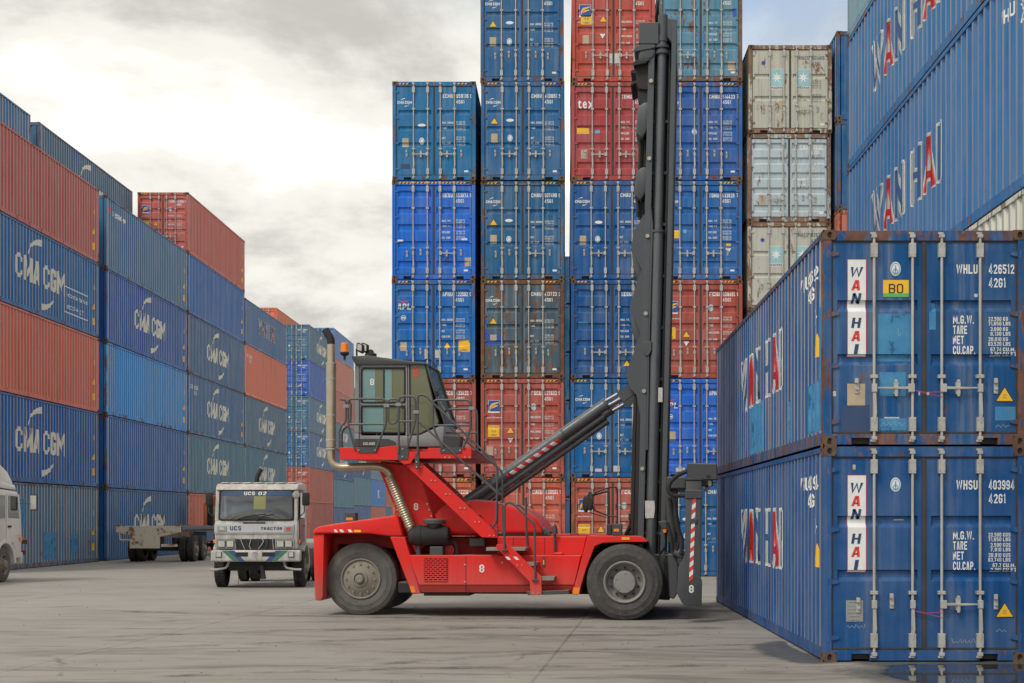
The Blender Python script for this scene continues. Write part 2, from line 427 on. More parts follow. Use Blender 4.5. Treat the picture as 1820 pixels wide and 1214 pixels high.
class Sheet:
    """flat marks in (u, v), later laid onto a surface"""
    def __init__(self): self.v, self.f, self.mi = [], [], []
    def add(self, vs, fs, mi=0):
        b = len(self.v); self.v += vs
        for q in fs: self.f.append(tuple(b + i for i in q)); self.mi.append(mi)
        return self
    def text(self, s, u, v, h, w=None, bold=1, mi=0, slant=0.0, gap=0.14, anchor='l', sx=0.8):
        """cap height h, left edge u, baseline v; w = total width to fit"""
        x = 0.0; parts = []
        for ch in s:
            if ch == ' ': x += 0.45; continue
            vs, fs, adv = GLYPH[(ch, bold)]
            parts.append((x, vs, fs)); x += adv + gap
        tot = max(x - gap, 1e-3)
        kx = (w / tot) if w else h * sx
        off = 0.0 if anchor == 'l' else -kx * tot / 2 if anchor == 'c' else -kx * tot
        for gx, vs, fs in parts:
            self.add([(u + off + (gx + a) * kx + slant * b * h, v + b * h) for a, b in vs], fs, mi)
        return self
    def rect(self, u0, u1, v0, v1, mi=0):
        return self.add([(u0, v0), (u1, v0), (u1, v1), (u0, v1)], [(0, 1, 2, 3)], mi)
    def poly(self, pts, mi=0):
        return self.add(list(pts), [tuple(range(len(pts)))], mi)
    def disc(self, u, v, ru, rv=None, n=16, mi=0):
        rv = rv or ru
        return self.poly([(u + ru * math.cos(2 * math.pi * i / n), v + rv * math.sin(2 * math.pi * i / n)) for i in range(n)], mi)
    def ring(self, u, v, ru, rv, t, n=20, mi=0):
        a = [(u + ru * math.cos(2 * math.pi * i / n), v + rv * math.sin(2 * math.pi * i / n)) for i in range(n)]
        c = [(u + (ru - t) * math.cos(2 * math.pi * i / n), v + (rv - t) * math.sin(2 * math.pi * i / n)) for i in range(n)]
        return self.add(a + c, [(i, (i + 1) % n, n + (i + 1) % n, n + i) for i in range(n)], mi)
    def swoosh(self, pts, widths, mi=0):
        a, c = [], []
        for i, (p, w) in enumerate(zip(pts, widths)):
            q0 = pts[max(0, i - 1)]; q1 = pts[min(len(pts) - 1, i + 1)]
            d = Vector((q1[0] - q0[0], q1[1] - q0[1])).normalized()
            a.append((p[0] - d.y * w / 2, p[1] + d.x * w / 2)); c.append((p[0] + d.y * w / 2, p[1] - d.x * w / 2))
        n = len(pts)
        return self.add(a + c, [(i, i + 1, n + i + 1, n + i) for i in range(n - 1)], mi)
    def lay(self, name, fn, cuts=(), axis=0):
        """cut along the given u (axis 0) or v (axis 1) lines, then move every vertex with fn(u, v) -> xyz"""
        bm = bmesh.new()
        vs = [bm.verts.new((a, b, 0)) for a, b in self.v]
        for q, m in zip(self.f, self.mi):
            try:
                fc = bm.faces.new([vs[i] for i in q]); fc.material_index = m
            except ValueError: pass
        lo = min(v[axis] for v in self.v); hi = max(v[axis] for v in self.v)
        for c in cuts:
            if lo < c < hi:
                bmesh.ops.bisect_plane(bm, geom=bm.verts[:] + bm.edges[:] + bm.faces[:], dist=1e-6,
                                       plane_co=(c, 0, 0) if axis == 0 else (0, c, 0), plane_no=(1, 0, 0) if axis == 0 else (0, 1, 0))
        bmesh.ops.triangulate(bm, faces=[f for f in bm.faces if len(f.verts) > 4])
        for v in bm.verts: v.co = fn(v.co.x, v.co.y)
        me = bpy.data.meshes.new(name); bm.to_mesh(me); bm.free()
        return me

# ------------------------------------------------------------------ ground
def ground_material():
    t = NT('concrete')
    g = t.node('ShaderNodeNewGeometry'); v = g.outputs['Position']
    n_big = t.noise(v, 0.09, 5, 0.6)
    n_mid = t.noise(v, 0.7, 7, 0.65)
    n_fine = t.noise(v, 22.0, 5, 0.7)
    n_str = t.noise(t.map(v, (0.30, 1.1, 1), rot=(0, 0, R(11))), 1.0, 8, 0.66, 1.4)
    n_str2 = t.noise(t.map(v, (0.5, 2.6, 1), loc=(7, 3, 0), rot=(0, 0, R(-14))), 1.0, 8, 0.68, 0.9)
    sp0 = t.node('ShaderNodeSeparateXYZ'); t.l.new(v, sp0.inputs[0])
    lane = t.ramp(t.math('ADD', sp0.outputs['Y'], t.math('MULTIPLY', n_big, 10.0)), 24.0, 34.0, 1.0, 0.0)      # the handler's working lane is dirtier
    col = t.mix(n_big, (0.215, 0.201, 0.181), (0.312, 0.296, 0.270))
    col = t.mix(t.ramp(n_mid, 0.35, 0.7, 0.0, 0.5), col, (0.335, 0.312, 0.278))
    col = t.mix(t.math('MULTIPLY', t.ramp(n_big, 0.38, 0.62), t.math('MULTIPLY', lane, 0.65)), col, (0.185, 0.162, 0.135))
    sf = t.math('ADD', 0.28, t.math('MULTIPLY', lane, 0.52))
    col = t.mix(t.math('MULTIPLY', t.ramp(n_str, 0.50, 0.66), sf), col, (0.105, 0.094, 0.082))
    col = t.mix(t.math('MULTIPLY', t.ramp(n_str2, 0.55, 0.70), sf), col, (0.115, 0.104, 0.092))
    col = t.mix(t.ramp(n_str, 0.28, 0.42, 0.4, 0.0), col, (0.42, 0.375, 0.315))
    col = t.mix(t.ramp(n_fine, 0.5, 0.8, 0.0, 0.28), col, (0.17, 0.16, 0.145))
    spot = t.noise(v, 3.2, 3, 0.5)
    col = t.mix(t.ramp(spot, 0.71, 0.75, 0.0, 0.4), col, (0.10, 0.09, 0.08))
    oil = t.noise(v, 0.55, 4, 0.55)
    col = t.mix(t.ramp(oil, 0.64, 0.72, 0.0, 0.45), col, (0.07, 0.065, 0.06))
    # hairline cracks: edges of big wobbling cells, shown only in places
    dv = t.node('ShaderNodeVectorMath', operation='ADD')
    nz = t.node('ShaderNodeTexNoise'); nz.inputs['Scale'].default_value = 0.8; nz.inputs['Detail'].default_value = 5
    t.l.new(v, nz.inputs['Vector'])
    sc = t.node('ShaderNodeVectorMath', operation='SCALE'); sc.inputs['Scale'].default_value = 0.9
    t.l.new(nz.outputs['Color'], sc.inputs[0]); t.l.new(v, dv.inputs[0]); t.l.new(sc.outputs[0], dv.inputs[1])
    vo = t.node('ShaderNodeTexVoronoi', feature='DISTANCE_TO_EDGE'); vo.inputs['Scale'].default_value = 0.13
    t.l.new(dv.outputs[0], vo.inputs['Vector'])
    crack = t.math('MULTIPLY', t.ramp(vo.outputs['Distance'], 0.0, 0.005, 0.8, 0.0), t.ramp(n_mid, 0.50, 0.60))
    # cast joints every 6 m
    sp = t.node('ShaderNodeSeparateXYZ'); t.l.new(t.map(v, rot=(0, 0, R(4))), sp.inputs[0])
    def joint(s, o):
        m = t.math('PINGPONG', t.math('ADD', s, o), 3.0)
        return t.ramp(t.math('ADD', m, t.math('MULTIPLY', t.math('SUBTRACT', n_mid, .5), .06)), 0.0, 0.03, 1.0, 0.0)
    jm = t.math('MAXIMUM', joint(sp.outputs['X'], 1.4), joint(sp.outputs['Y'], 2.2))
    jm = t.math('MULTIPLY', jm, t.ramp(n_str, 0.35, 0.6, 0.2, 0.8))
    line = t.math('MAXIMUM', crack, jm)
    col = t.mix(t.math('MULTIPLY', line, 0.7), col, (0.055, 0.05, 0.047))
    t.l.new(col, t.b.inputs['Base Color'])
    t.l.new(t.ramp(n_str, 0.4, 0.7, 0.85, 0.62), t.b.inputs['Roughness'])
    t.b.inputs['Specular IOR Level'].default_value = 0.35
    h = t.math('SUBTRACT', t.math('ADD', t.math('MULTIPLY', n_fine, 0.25), t.math('MULTIPLY', n_mid, 0.6)), line)
    t.bump(h, 0.55, 0.03)
ground_material()
gm = MB(); gm.poly([(-900, -60, 0), (900, -60, 0), (900, 1500, 0), (-900, 1500, 0)])
tag(gm.build('ground', 'concrete', smooth=False), kind='structure')

# ------------------------------------------------------------------ shipping containers
rnd = random.Random(11)
CL, CW = 12.192, 2.438
HC, STD = 2.896, 2.591
P_FLAT, P_SL, P_IN = 0.072, 0.068, 0.070
PITCH = P_FLAT + P_IN + 2 * P_SL
Y0, Y1 = -CL / 2 + 0.17, CL / 2 - 0.14
def corr_points(a, b, depth_in):
    """break points (position, inset) of a corrugated sheet between a and b"""
    n = int((b - a - P_FLAT) / PITCH); st = a + ((b - a) - n * PITCH - P_FLAT) / 2
    pts = [(a, 0.0)]; p = st
    for i in range(n):
        pts += [(p + P_FLAT, 0.0), (p + P_FLAT + P_SL, depth_in), (p + P_FLAT + P_SL + P_IN, depth_in), (p + PITCH, 0.0)]
        p += PITCH
    pts.append((b, 0.0)); return pts
SIDE = corr_points(Y0, Y1, 0.036)
END = corr_points(-CW / 2 + 0.13, CW / 2 - 0.13, 0.04)
def inset(prof, p):
    for (a, i), (b, j) in zip(prof, prof[1:]):
        if a <= p <= b: return i + (j - i) * (p - a) / (b - a) if b > a else i
    return 0.0
YD = -CL / 2 + 0.035            # outer plane of the doors
SILL, HEAD = 0.15, 0.125
def door_grooves(h, kind):
    H = h - SILL - HEAD
    if kind == 'A':                                   # few narrow grooves
        n = 3 if h > 2.7 else 2
        cs = (0.705, 0.525, 0.345) if n == 3 else (0.665, 0.385)
        return [(SILL + H * c - 0.075, SILL + H * c + 0.065) for c in cs]
    if kind == 'B':                                   # five broad grooves
        return [(SILL + H * c - 0.11, SILL + H * c + 0.10) for c in (0.90, 0.715, 0.525, 0.335, 0.115)]
    return [(SILL + H * c - 0.03, SILL + H * c + 0.03) for c in (0.80, 0.42)]
def groove_inset(gr, z):
    for a, b in gr:
        if a <= z <= b:
            d = 0.038
            if z > b - 0.012: return d * (b - z) / 0.012
            if z < a + 0.05: return d * (z - a) / 0.05
            return d
    return 0.0
DOORX = ((-CW / 2 + 0.10, -0.006), (0.006, CW / 2 - 0.10))
CM = {}
def cached(key, fn):
    if key not in CM: CM[key] = fn()
    return CM[key]
def m_frame(h, cast):
    m = MB(); x, y = CW / 2, CL / 2
    cz = 0.118 if cast else 0.0
    for s in (-1, 1):
        a, b = sorted((s * (x - 0.004), s * (x - 0.10)))
        m.box(a, b, -y + 0.004, -y + 0.165, cz, h - cz)               # door posts
        m.box(a, b, y - 0.135, y - 0.004, cz, h - cz)                 # rear posts
        a, b = sorted((s * (x - 0.006), s * (x - 0.055)))
        m.box(a, b, -y + 0.165, y - 0.135, 0.025, 0.168)              # bottom side rail
        a, b = sorted((s * (x + 0.002), s * (x - 0.062)))
        m.box(a, b, -y + 0.165, y - 0.135, h - 0.075, h - 0.012)      # top side rail
    m.box(-x + 0.10, x - 0.10, -y + 0.010, -y + 0.13, h - HEAD, h - 0.006)    # header
    m.prism([(-x + 0.10, 0.02), (-x + 0.34, 0.02), (-x + 0.34, 0.10), (-x + 0.56, 0.10), (-x + 0.56, 0.02),
             (x - 0.56, 0.02), (x - 0.56, 0.10), (x - 0.34, 0.10), (x - 0.34, 0.02), (x - 0.10, 0.02), (x - 0.10, SILL - 0.004), (-x + 0.10, SILL - 0.004)],
            'y', -y + 0.008, -y + 0.13)                              # sill with the two dark pockets
    m.box(-x + 0.10, x - 0.10, y - 0.10, y - 0.006, h - 0.11, h - 0.012)
    m.box(-x + 0.10, x - 0.10, y - 0.10, y - 0.006, 0.02, 0.16)
    m.box(-x + 0.07, x - 0.07, -y + 0.14, y - 0.12, 0.12, 0.15)       # floor
    m.box(-x + 0.14, x - 0.14, -y + 0.10, -y + 0.14, 0.03, 0.11, 1)   # dark pocket behind the sill
    return m.mesh('frame', smooth=False)
def m_wall(h, s):
    m = MB(); x = CW / 2 - 0.008; z0, z1 = 0.16, h - 0.07
    for (a, i), (b, j) in zip(SIDE, SIDE[1:]):
        q = [(s * (x - i), a, z0), (s * (x - j), b, z0), (s * (x - j), b, z1), (s * (x - i), a, z1)]
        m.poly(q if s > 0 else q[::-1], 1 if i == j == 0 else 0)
    return m.mesh('side_wall', smooth=False, merge=True)
def m_end(h, y, s):
    m = MB(); z0, z1 = 0.155, h - 0.10
    for (a, i), (b, j) in zip(END, END[1:]):
        q = [(a, y - s * i, z0), (b, y - s * j, z0), (b, y - s * j, z1), (a, y - s * i, z1)]
        m.poly(q[::-1] if s > 0 else q)
    return m.mesh('end_wall', smooth=False, merge=True)
def m_roof(h):
    m = MB(); x = CW / 2 - 0.05; n = 26; d = (CL - 0.3) / n
    for i in range(n):
        a = -CL / 2 + 0.15 + i * d
        for u0, u1, zz0, zz1 in ((0, .25, 0, 0), (.25, .45, 0, .018), (.45, .8, .018, .018), (.8, 1, .018, 0)):
            m.poly([(-x, a + u0 * d, h - 0.03 + zz0), (x, a + u0 * d, h - 0.03 + zz0), (x, a + u1 * d, h - 0.03 + zz1), (-x, a + u1 * d, h - 0.03 + zz1)])
    return m.mesh('roof_panel', smooth=False, merge=True)
def m_casting():
    """corner fitting 162 x 178 x 118 mm with its oval holes cut in; outer corner at local origin, body towards +x, +y, +z"""
    m = MB(); X, Y, Z = 0.162, 0.178, 0.118
    def holed(o, du, dv, U, V, ru, rv, nrm):
        o, du, dv, nrm = Vector(o), Vector(du), Vector(dv), Vector(nrm)
        n = 12; cu, cv = U / 2, V / 2
        rim = [(cu + ru * math.cos(2 * math.pi * (i + .5) / n), cv + rv * math.sin(2 * math.pi * (i + .5) / n)) for i in range(n)]
        cor = [(U, V / 2), (U, V), (U / 2, V), (0, V), (0, V / 2), (0, 0), (U / 2, 0), (U, 0)]
        outer = []
        for i in range(n):
            a = 2 * math.pi * (i + .5) / n; c, s = math.cos(a), math.sin(a)
            k = min(cu / abs(c) if abs(c) > 1e-6 else 9, cv / abs(s) if abs(s) > 1e-6 else 9)
            outer.append((cu + k * c, cv + k * s))
        P = lambda q, d=0: o + du * q[0] + dv * q[1] - nrm * d
        for i in range(n):
            j = (i + 1) % n
            m.poly([P(outer[i]), P(outer[j]), P(rim[j]), P(rim[i])])
            m.poly([P(rim[i]), P(rim[j]), P(rim[j], .03), P(rim[i], .03)])
        for q, i in (((U, V), 1), ((0, V), 4), ((0, 0), 7), ((U, 0), 10)):
            m.poly([P(outer[i]), P(q), P(outer[(i + 1) % n])])
        m.poly([P(r, .03) for r in rim], 1)
    holed((0, 0, 0), (1, 0, 0), (0, 0, 1), X, Z, 0.032, 0.040, (0, -1, 0))
    holed((0, Y, 0), (0, -1, 0), (0, 0, 1), Y, Z, 0.036, 0.040, (-1, 0, 0))
    m.poly([(0, 0, 0), (X, 0, 0), (X, Y, 0), (0, Y, 0)]); m.poly([(0, 0, Z), (X, 0, Z), (X, Y, Z), (0, Y, Z)])
    m.poly([(X, 0, 0), (X, Y, 0), (X, Y, Z), (X, 0, Z)]); m.poly([(0, Y, 0), (X, Y, 0), (X, Y, Z), (0, Y, Z)])
    return m.mesh('corner_casting', smooth=False)
def m_door(h, kind, side):
    m = MB(); x0, x1 = DOORX[side]; gr = door_grooves(h, kind); z0, z1 = SILL + 0.012, h - HEAD - 0.012
    xa, xb = x0 + 0.075, x1 - 0.075
    zs = sorted({z0, z1} | {z for a, b in gr for z in (a, a + 0.05, b - 0.012, b)})
    for a, b in zip(zs, zs[1:]):
        ia, ib = groove_inset(gr, a), groove_inset(gr, b)
        m.poly([(xa, YD + ia, a), (xb, YD + ia, a), (xb, YD + ib, b), (xa, YD + ib, b)])
        m.poly([(x0, YD, a), (xa, YD, a), (xa, YD, b), (x0, YD, b)])
        m.poly([(xb, YD, a), (x1, YD, a), (x1, YD, b), (xb, YD, b)])
        for x in (xa, xb):
            if ia or ib: m.poly([(x, YD, a), (x, YD + ia, a), (x, YD + ib, b), (x, YD, b)])
    m.poly([(x0, YD, z0), (x1, YD, z0), (x1, YD + .05, z0), (x0, YD + .05, z0)]); m.poly([(x0, YD, z1), (x1, YD, z1), (x1, YD + .05, z1), (x0, YD + .05, z1)])
    for x in (x0, x1): m.poly([(x, YD, z0), (x, YD + .05, z0), (x, YD + .05, z1), (x, YD, z1)])
    return m.mesh('door', smooth=False)
def m_seal(h):
    m = MB(); z0, z1 = SILL, h - HEAD
    for x0, x1 in DOORX:
        m.box(x0 - 0.002, x0 + 0.022, YD - 0.006, YD + 0.02, z0, z1); m.box(x1 - 0.022, x1 + 0.002, YD - 0.006, YD + 0.02, z0, z1)
        m.box(x0 + 0.022, x1 - 0.022, YD - 0.005, YD + 0.02, z0, z0 + 0.022); m.box(x0 + 0.022, x1 - 0.022, YD - 0.005, YD + 0.02, z1 - 0.022, z1)
    m.box(-0.03, 0.012, YD - 0.012, YD + 0.01, z0, z1)
    return m.mesh('door_seal', smooth=False)
def m_bar(h, fine):
    m = MB(); n = 10 if fine else 6; y = YD - 0.042; H = h - SILL - HEAD
    m.cyl((0, y, 0.085), (0, y, h - 0.055), 0.0175, n=n)
    for z, hh, w in ((SILL + 0.11, 0.085, 0.040), (h - HEAD - 0.12, 0.085, 0.040), (SILL + H * 0.295, 0.022, 0.045)) + (((SILL + H * 0.74, 0.022, 0.045),) if h > 2.7 else ()):
        m.box(-w, w, YD - 0.064, YD + 0.002, z - hh, z + hh)
        if fine:
            for sx in (-1, 1):
                m.cyl((sx * w * .72, YD - 0.064, z + hh * .6), (sx * w * .72, YD - 0.072, z + hh * .6), 0.007, n=6)
                m.cyl((sx * w * .72, YD - 0.064, z - hh * .6), (sx * w * .72, YD - 0.072, z - hh * .6), 0.007, n=6)
    for z in (0.095, h - 0.075):
        m.box(-0.032, 0.032, y - 0.022, -CL / 2 + 0.012, z - 0.022, z + 0.022)
        m.box(-0.045, 0.02, y - 0.012, y + 0.016, z - 0.045 if z < 1 else z + 0.02, z - 0.02 if z < 1 else z + 0.045)
    return m.mesh('locking_bar', smooth=fine, bevel=0.004 if fine else 0)
def m_handle(fine):
    m = MB(); y = YD - 0.05
    m.box(-0.02, 0.055, y - 0.03, y + 0.02, -0.05, 0.05)
    m.prism([(0.05, -0.016), (0.28, -0.014), (0.42, -0.008), (0.42, 0.010), (0.05, 0.018)], 'y', y - 0.022, y - 0.008)
    m.box(0.17, 0.225, YD - 0.055, YD + 0.002, -0.075, 0.075); m.cyl((0.2, YD - .06, .085), (0.2, YD - .02, .085), 0.02, n=8)
    m.box(0.18, 0.215, YD - 0.065, YD - 0.05, -0.10, 0.02)
    return m.mesh('handle', smooth=False, bevel=0.004 if fine else 0)
def m_catch(fine):
    m = MB()
    m.box(-0.026, 0.026, YD - 0.016, YD + 0.002, -0.085, 0.085); m.box(-0.03, 0.012, YD - 0.05, YD - 0.012, 0.04, 0.10)
    m.cyl((0, YD - .015, -.03), (0, YD - .04, -.03), 0.016, n=8)
    return m.mesh('handle_catch', smooth=False, bevel=0.004 if fine else 0)
def m_hang(fine):
    m = MB(); y = YD - 0.05
    m.box(-0.03, 0.03, y - 0.03, y + 0.02, -0.05, 0.05); m.prism([(-0.02, -0.05), (0.02, -0.05), (0.03, -0.3), (0.012, -0.42), (-0.005, -0.42), (-0.012, -0.3)], 'y', y - 0.02, y - 0.006)
    return m.mesh('handle', smooth=False, bevel=0.004 if fine else 0)
def m_hinge(s):
    m = MB(); x = s * (CW / 2 - 0.10)
    m.prism([(x - s * 0.09, -0.012), (x + s * 0.02, -0.035), (x + s * 0.06, -0.03), (x + s * 0.06, 0.03), (x + s * 0.02, 0.035), (x - s * 0.09, 0.018)], 'y', YD - 0.022, YD + 0.004)
    m.cyl((x + s * 0.035, YD - 0.02, -0.045), (x + s * 0.035, YD - 0.02, 0.045), 0.016, n=8)
    return m.mesh('hinge', smooth=False)
def m_stripes(full):
    """black and yellow hazard dashes on the door header"""
    s = Sheet(); z0, z1 = -HEAD + 0.04, -0.045
    spans = [(-CW / 2 + 0.18, CW / 2 - 0.18)] if full else [(-CW / 2 + 0.17, -CW / 2 + 0.55), (CW / 2 - 0.55, CW / 2 - 0.17)]
    for a, b in spans:
        s.rect(a, b, z0, z1, 1)
        n = int((b - a) / 0.105)
        for i in range(n):
            u = a + i * 0.105
            s.poly([(u + 0.004, z0), (u + 0.058, z0), (u + 0.098, z1), (u + 0.044, z1)], 0)
    me = s.lay('hazard_stripe', lambda u, v: (u, -CL / 2 + 0.006, v))
    for p in me.polygons:
        if p.material_index == 0:
            for i in p.vertices: me.vertices[i].co.y -= 0.002
    return me

DARKM = 'rubber_seal'
BAR_NEAR, BAR_FAR = (-0.61, -0.15, 0.20, 0.66), (-0.60, -0.185, 0.185, 0.60)
def make_container(label, group, x, y, z, h, color, rust=0.25, door=None, level=1, cast=True, hang=None, swap=False):
    """x: centre, y: door (near) end, z: base"""
    root = empty('shipping_container', (x, y + CL / 2, z), R(rnd.uniform(-.12, .12)) if level == 1 else 0.0)
    tag(root, label, 'container', group)
    c = tuple(color) + (rust,)
    sep = cast and level >= 1
    put('frame', cached(('frame', h, sep), lambda: m_frame(h, sep)), ['frame_paint', DARKM], root, color=c)
    for s in (1, -1):
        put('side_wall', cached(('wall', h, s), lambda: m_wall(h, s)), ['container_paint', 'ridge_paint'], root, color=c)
    put('end_wall', cached(('end', h), lambda: m_end(h, CL / 2 - 0.02, 1)), 'container_paint', root, color=c)
    put('roof_panel', cached(('roof', h), lambda: m_roof(h)), 'container_paint', root, color=c)
    if sep:
        cm = cached('casting', m_casting)
        for sx in (-1, 1):
            for sy in (-1, 1):
                for sz in (0, 1):
                    o = put('corner_casting', cm, ['casting', 'rubber_seal'], root, (sx * (CW / 2 + 0.002), sy * (CL / 2 + 0.002), h if sz else 0.0))
                    o.scale = (-sx, -sy, -1 if sz else 1)
    root['door'] = door or ''
    if door is None:
        put('end_wall', cached(('front', h), lambda: m_end(h, -CL / 2 + 0.02, -1)), 'container_paint', root, color=c)
        return root
    put('door_seal', cached(('seal', h), lambda: m_seal(h)), DARKM, root)
    fine = level >= 2
    bars = BAR_NEAR if fine else BAR_FAR
    zh = SILL + (h - SILL - HEAD) * 0.235
    for sd in (0, 1):
        d = put('door', cached(('door', h, door, sd), lambda: m_door(h, door, sd)), 'container_paint', root, color=c)
        for b in bars[sd * 2: sd * 2 + 2]:
            put('locking_bar', cached(('bar', h, fine), lambda: m_bar(h, fine)), 'galvanised', d, (b, 0, 0))
        hm, cm, hg = cached(('handle', fine), lambda: m_handle(fine)), cached(('catch', fine), lambda: m_catch(fine)), cached(('hang', fine), lambda: m_hang(fine))
        spec = (hang or 'hh')[sd]
        if spec == 'h':      # outer bar handle hangs down, inner bar handle lies in its catch
            k = 0 if sd == 0 else 1
            put('handle', hg, 'galvanised', d, (bars[sd * 2 + k], 0, zh))
            o = put('handle', hm, 'galvanised', d, (bars[sd * 2 + 1 - k], 0, zh))
            if sd == 0: o.scale = (-1, 1, 1)
            put('handle_catch', cm, 'galvanised', d, (bars[0] - 0.2 if sd == 0 else bars[3] + 0.2, 0, zh + 0.02))
        else:                # both catches empty
            for k in (0, 1): put('handle', hg, 'galvanised', d, (bars[sd * 2 + k], 0, zh))
            put('handle_catch', cm, 'galvanised', d, (bars[0] + 0.22 if sd == 0 else bars[2] + 0.22, 0, zh + 0.03))
            put('handle_catch', cm, 'galvanised', d, (bars[0] - 0.18 if sd == 0 else bars[3] + 0.16, 0, zh - 0.02))
        s = -1 if sd == 0 else 1
        for fz in ((0.06, 0.35, 0.62, 0.93) if fine else (0.07, 0.36, 0.64, 0.93)):
            put('hinge', cached(('hinge', s), lambda: m_hinge(s)), 'frame_paint', d, (0, 0, SILL + (h - SILL - HEAD) * fz), color=c)
    return root
def on_side(root, sheet, s, name, mats, h, key=None, lift=0.004, steps=()):
    """lay a sheet (u along the wall, v = height) onto the corrugated wall on side s"""
    def mk():
        x = CW / 2 - 0.008
        return sheet().lay(name, lambda u, v: (s * (x - inset(SIDE, s * u) + lift), s * u, v), [s * a for a, i in SIDE], 0)
    me = cached(key, mk) if key else mk()
    o = put(name, me, mats, root)
    if name == 'lettering': o['kind'] = 'stuff'
    return o
def on_door(root, sheet, name, mats, h, lift=0.004, key=None):
    gr = door_grooves(h, root['door'] or 'A')
    def fn(u, v):
        inside = any(a + 0.075 <= u <= b - 0.075 for a, b in DOORX)
        return (u, YD + (groove_inset(gr, v) if inside else 0) - lift, v)
    def mk(): return sheet.lay(name, fn, [z for a, b in gr for z in (a, a + 0.05, b - 0.012, b)], 1)
    return put(name, cached(key, mk) if key else mk(), mats, root)

# ---- marks
def logo_cma(s, u, v, k, mi=0, wide=5.2):
    """'CMA CGM' with its two swooshes; k = letter height, (u, v) = middle"""
    w = wide * k
    s.text('CMA', u - w / 2, v - k / 2, k, w=w * 0.46, mi=mi, gap=0.1)
    s.text('CGM', u + w * 0.02, v - k / 2, k, w=w * 0.48, mi=mi, gap=0.1)
    arc = [(u - w * 0.27 + w * 0.31 * (1 - math.cos(a * 1.5)), v + k * 0.62 + k * 0.72 * math.sin(a * 1.5)) for a in [i / 8 for i in range(9)]]
    s.swoosh(arc, [k * (0.04 + 0.26 * (i / 8) ** 1.2) for i in range(9)], mi)
    arc2 = [(2 * u - p[0] + w * 0.02, 2 * v - p[1]) for p in arc]
    s.swoosh(arc2, [k * (0.04 + 0.26 * (i / 8) ** 1.2) for i in range(9)], mi)
    return s
def lay_side(me_fn, s, name, h, key, mat, parent, lift=0.004):
    def mk():
        x = CW / 2 - 0.008
        return me_fn().lay(name, lambda u, v: (s * (x - inset(SIDE, s * u) + lift), s * u, v), [s * a for a, i in SIDE], 0)
    return put(name, cached(key, mk), mat, parent)
def side_cma(root, h, eco=False):
    """owner's name in tall cream letters with its two swooshes, letter by letter"""
    lg = empty('logo'); lg.parent = root
    k, w, v = 0.82, 4.35, 1.45
    full = logo_cma(Sheet(), 0, v, k, 0, w / k)
    x = -w / 2
    for wi, word in enumerate(('CMA', 'CGM')):
        x = -w / 2 - .12 if wi == 0 else 0.22
        for ci, ch in enumerate(word):
            cw = 0.82 if ch == 'M' else 0.58
            def mk(ch=ch, x=x, cw=cw):
                q = Sheet(); q.text(ch, x, v - k / 2, k, w=cw); return q
            lay_side(mk, 1, 'letter', h, ('cmal', h, wi, ci), 'mark_cream', lg)
            x += cw + 0.10
    for i in (0, 1):
        def mk(i=i):
            q = Sheet(); arc = [(-w * 0.27 + w * 0.31 * (1 - math.cos(a * 1.5)), k * 0.62 + k * 0.72 * math.sin(a * 1.5)) for a in [j / 8 for j in range(9)]]
            if i: arc = [(-p[0] + w * .02, -p[1]) for p in arc]
            q.swoosh([(p[0], v + p[1]) for p in arc], [k * (0.04 + 0.26 * (j / 8) ** 1.2) for j in range(9)]); return q
        lay_side(mk, 1, 'swoosh', h, ('cmas', h, i), 'mark_cream', lg)
    if eco:
        def mk():
            q = Sheet(); q.rect(2.35, 4.9, 1.42, 1.46); q.rect(2.35, 2.39, .54, 1.42); q.rect(2.35, 4.9, 0.5, 0.54)
            q.text('eco container', 2.5, 1.1, 0.20, w=2.3, bold=0); q.text('ecology', 2.6, 0.68, 0.2, w=1.8, bold=0); return q
        o = lay_side(mk, 1, 'slogan', h, ('eco', h), 'mark_white', lg); o['kind'] = 'stuff'
def side_serial(s_prefix, num, u0):
    def f():
        s = Sheet(); s.text(s_prefix, u0, 2.2, 0.2); s.text(num, u0 + 0.85, 2.2, 0.2); s.text('45G1', u0 + .85, 1.93, 0.2)
        return s
    return f
def side_tags(k):
    """small yellow stickers near the end of the wall"""
    def f():
        s = Sheet(); u = 5.55
        if k == 0: s.poly([(u - .13, 1.05), (u + .13, 1.05), (u, 1.3)], 0)
        elif k == 1: s.rect(u - .1, u + .1, 0.45, 0.72, 0)
        else: s.rect(u - .03, u + .03, 1.8, 2.0, 0)
        return s
    return f
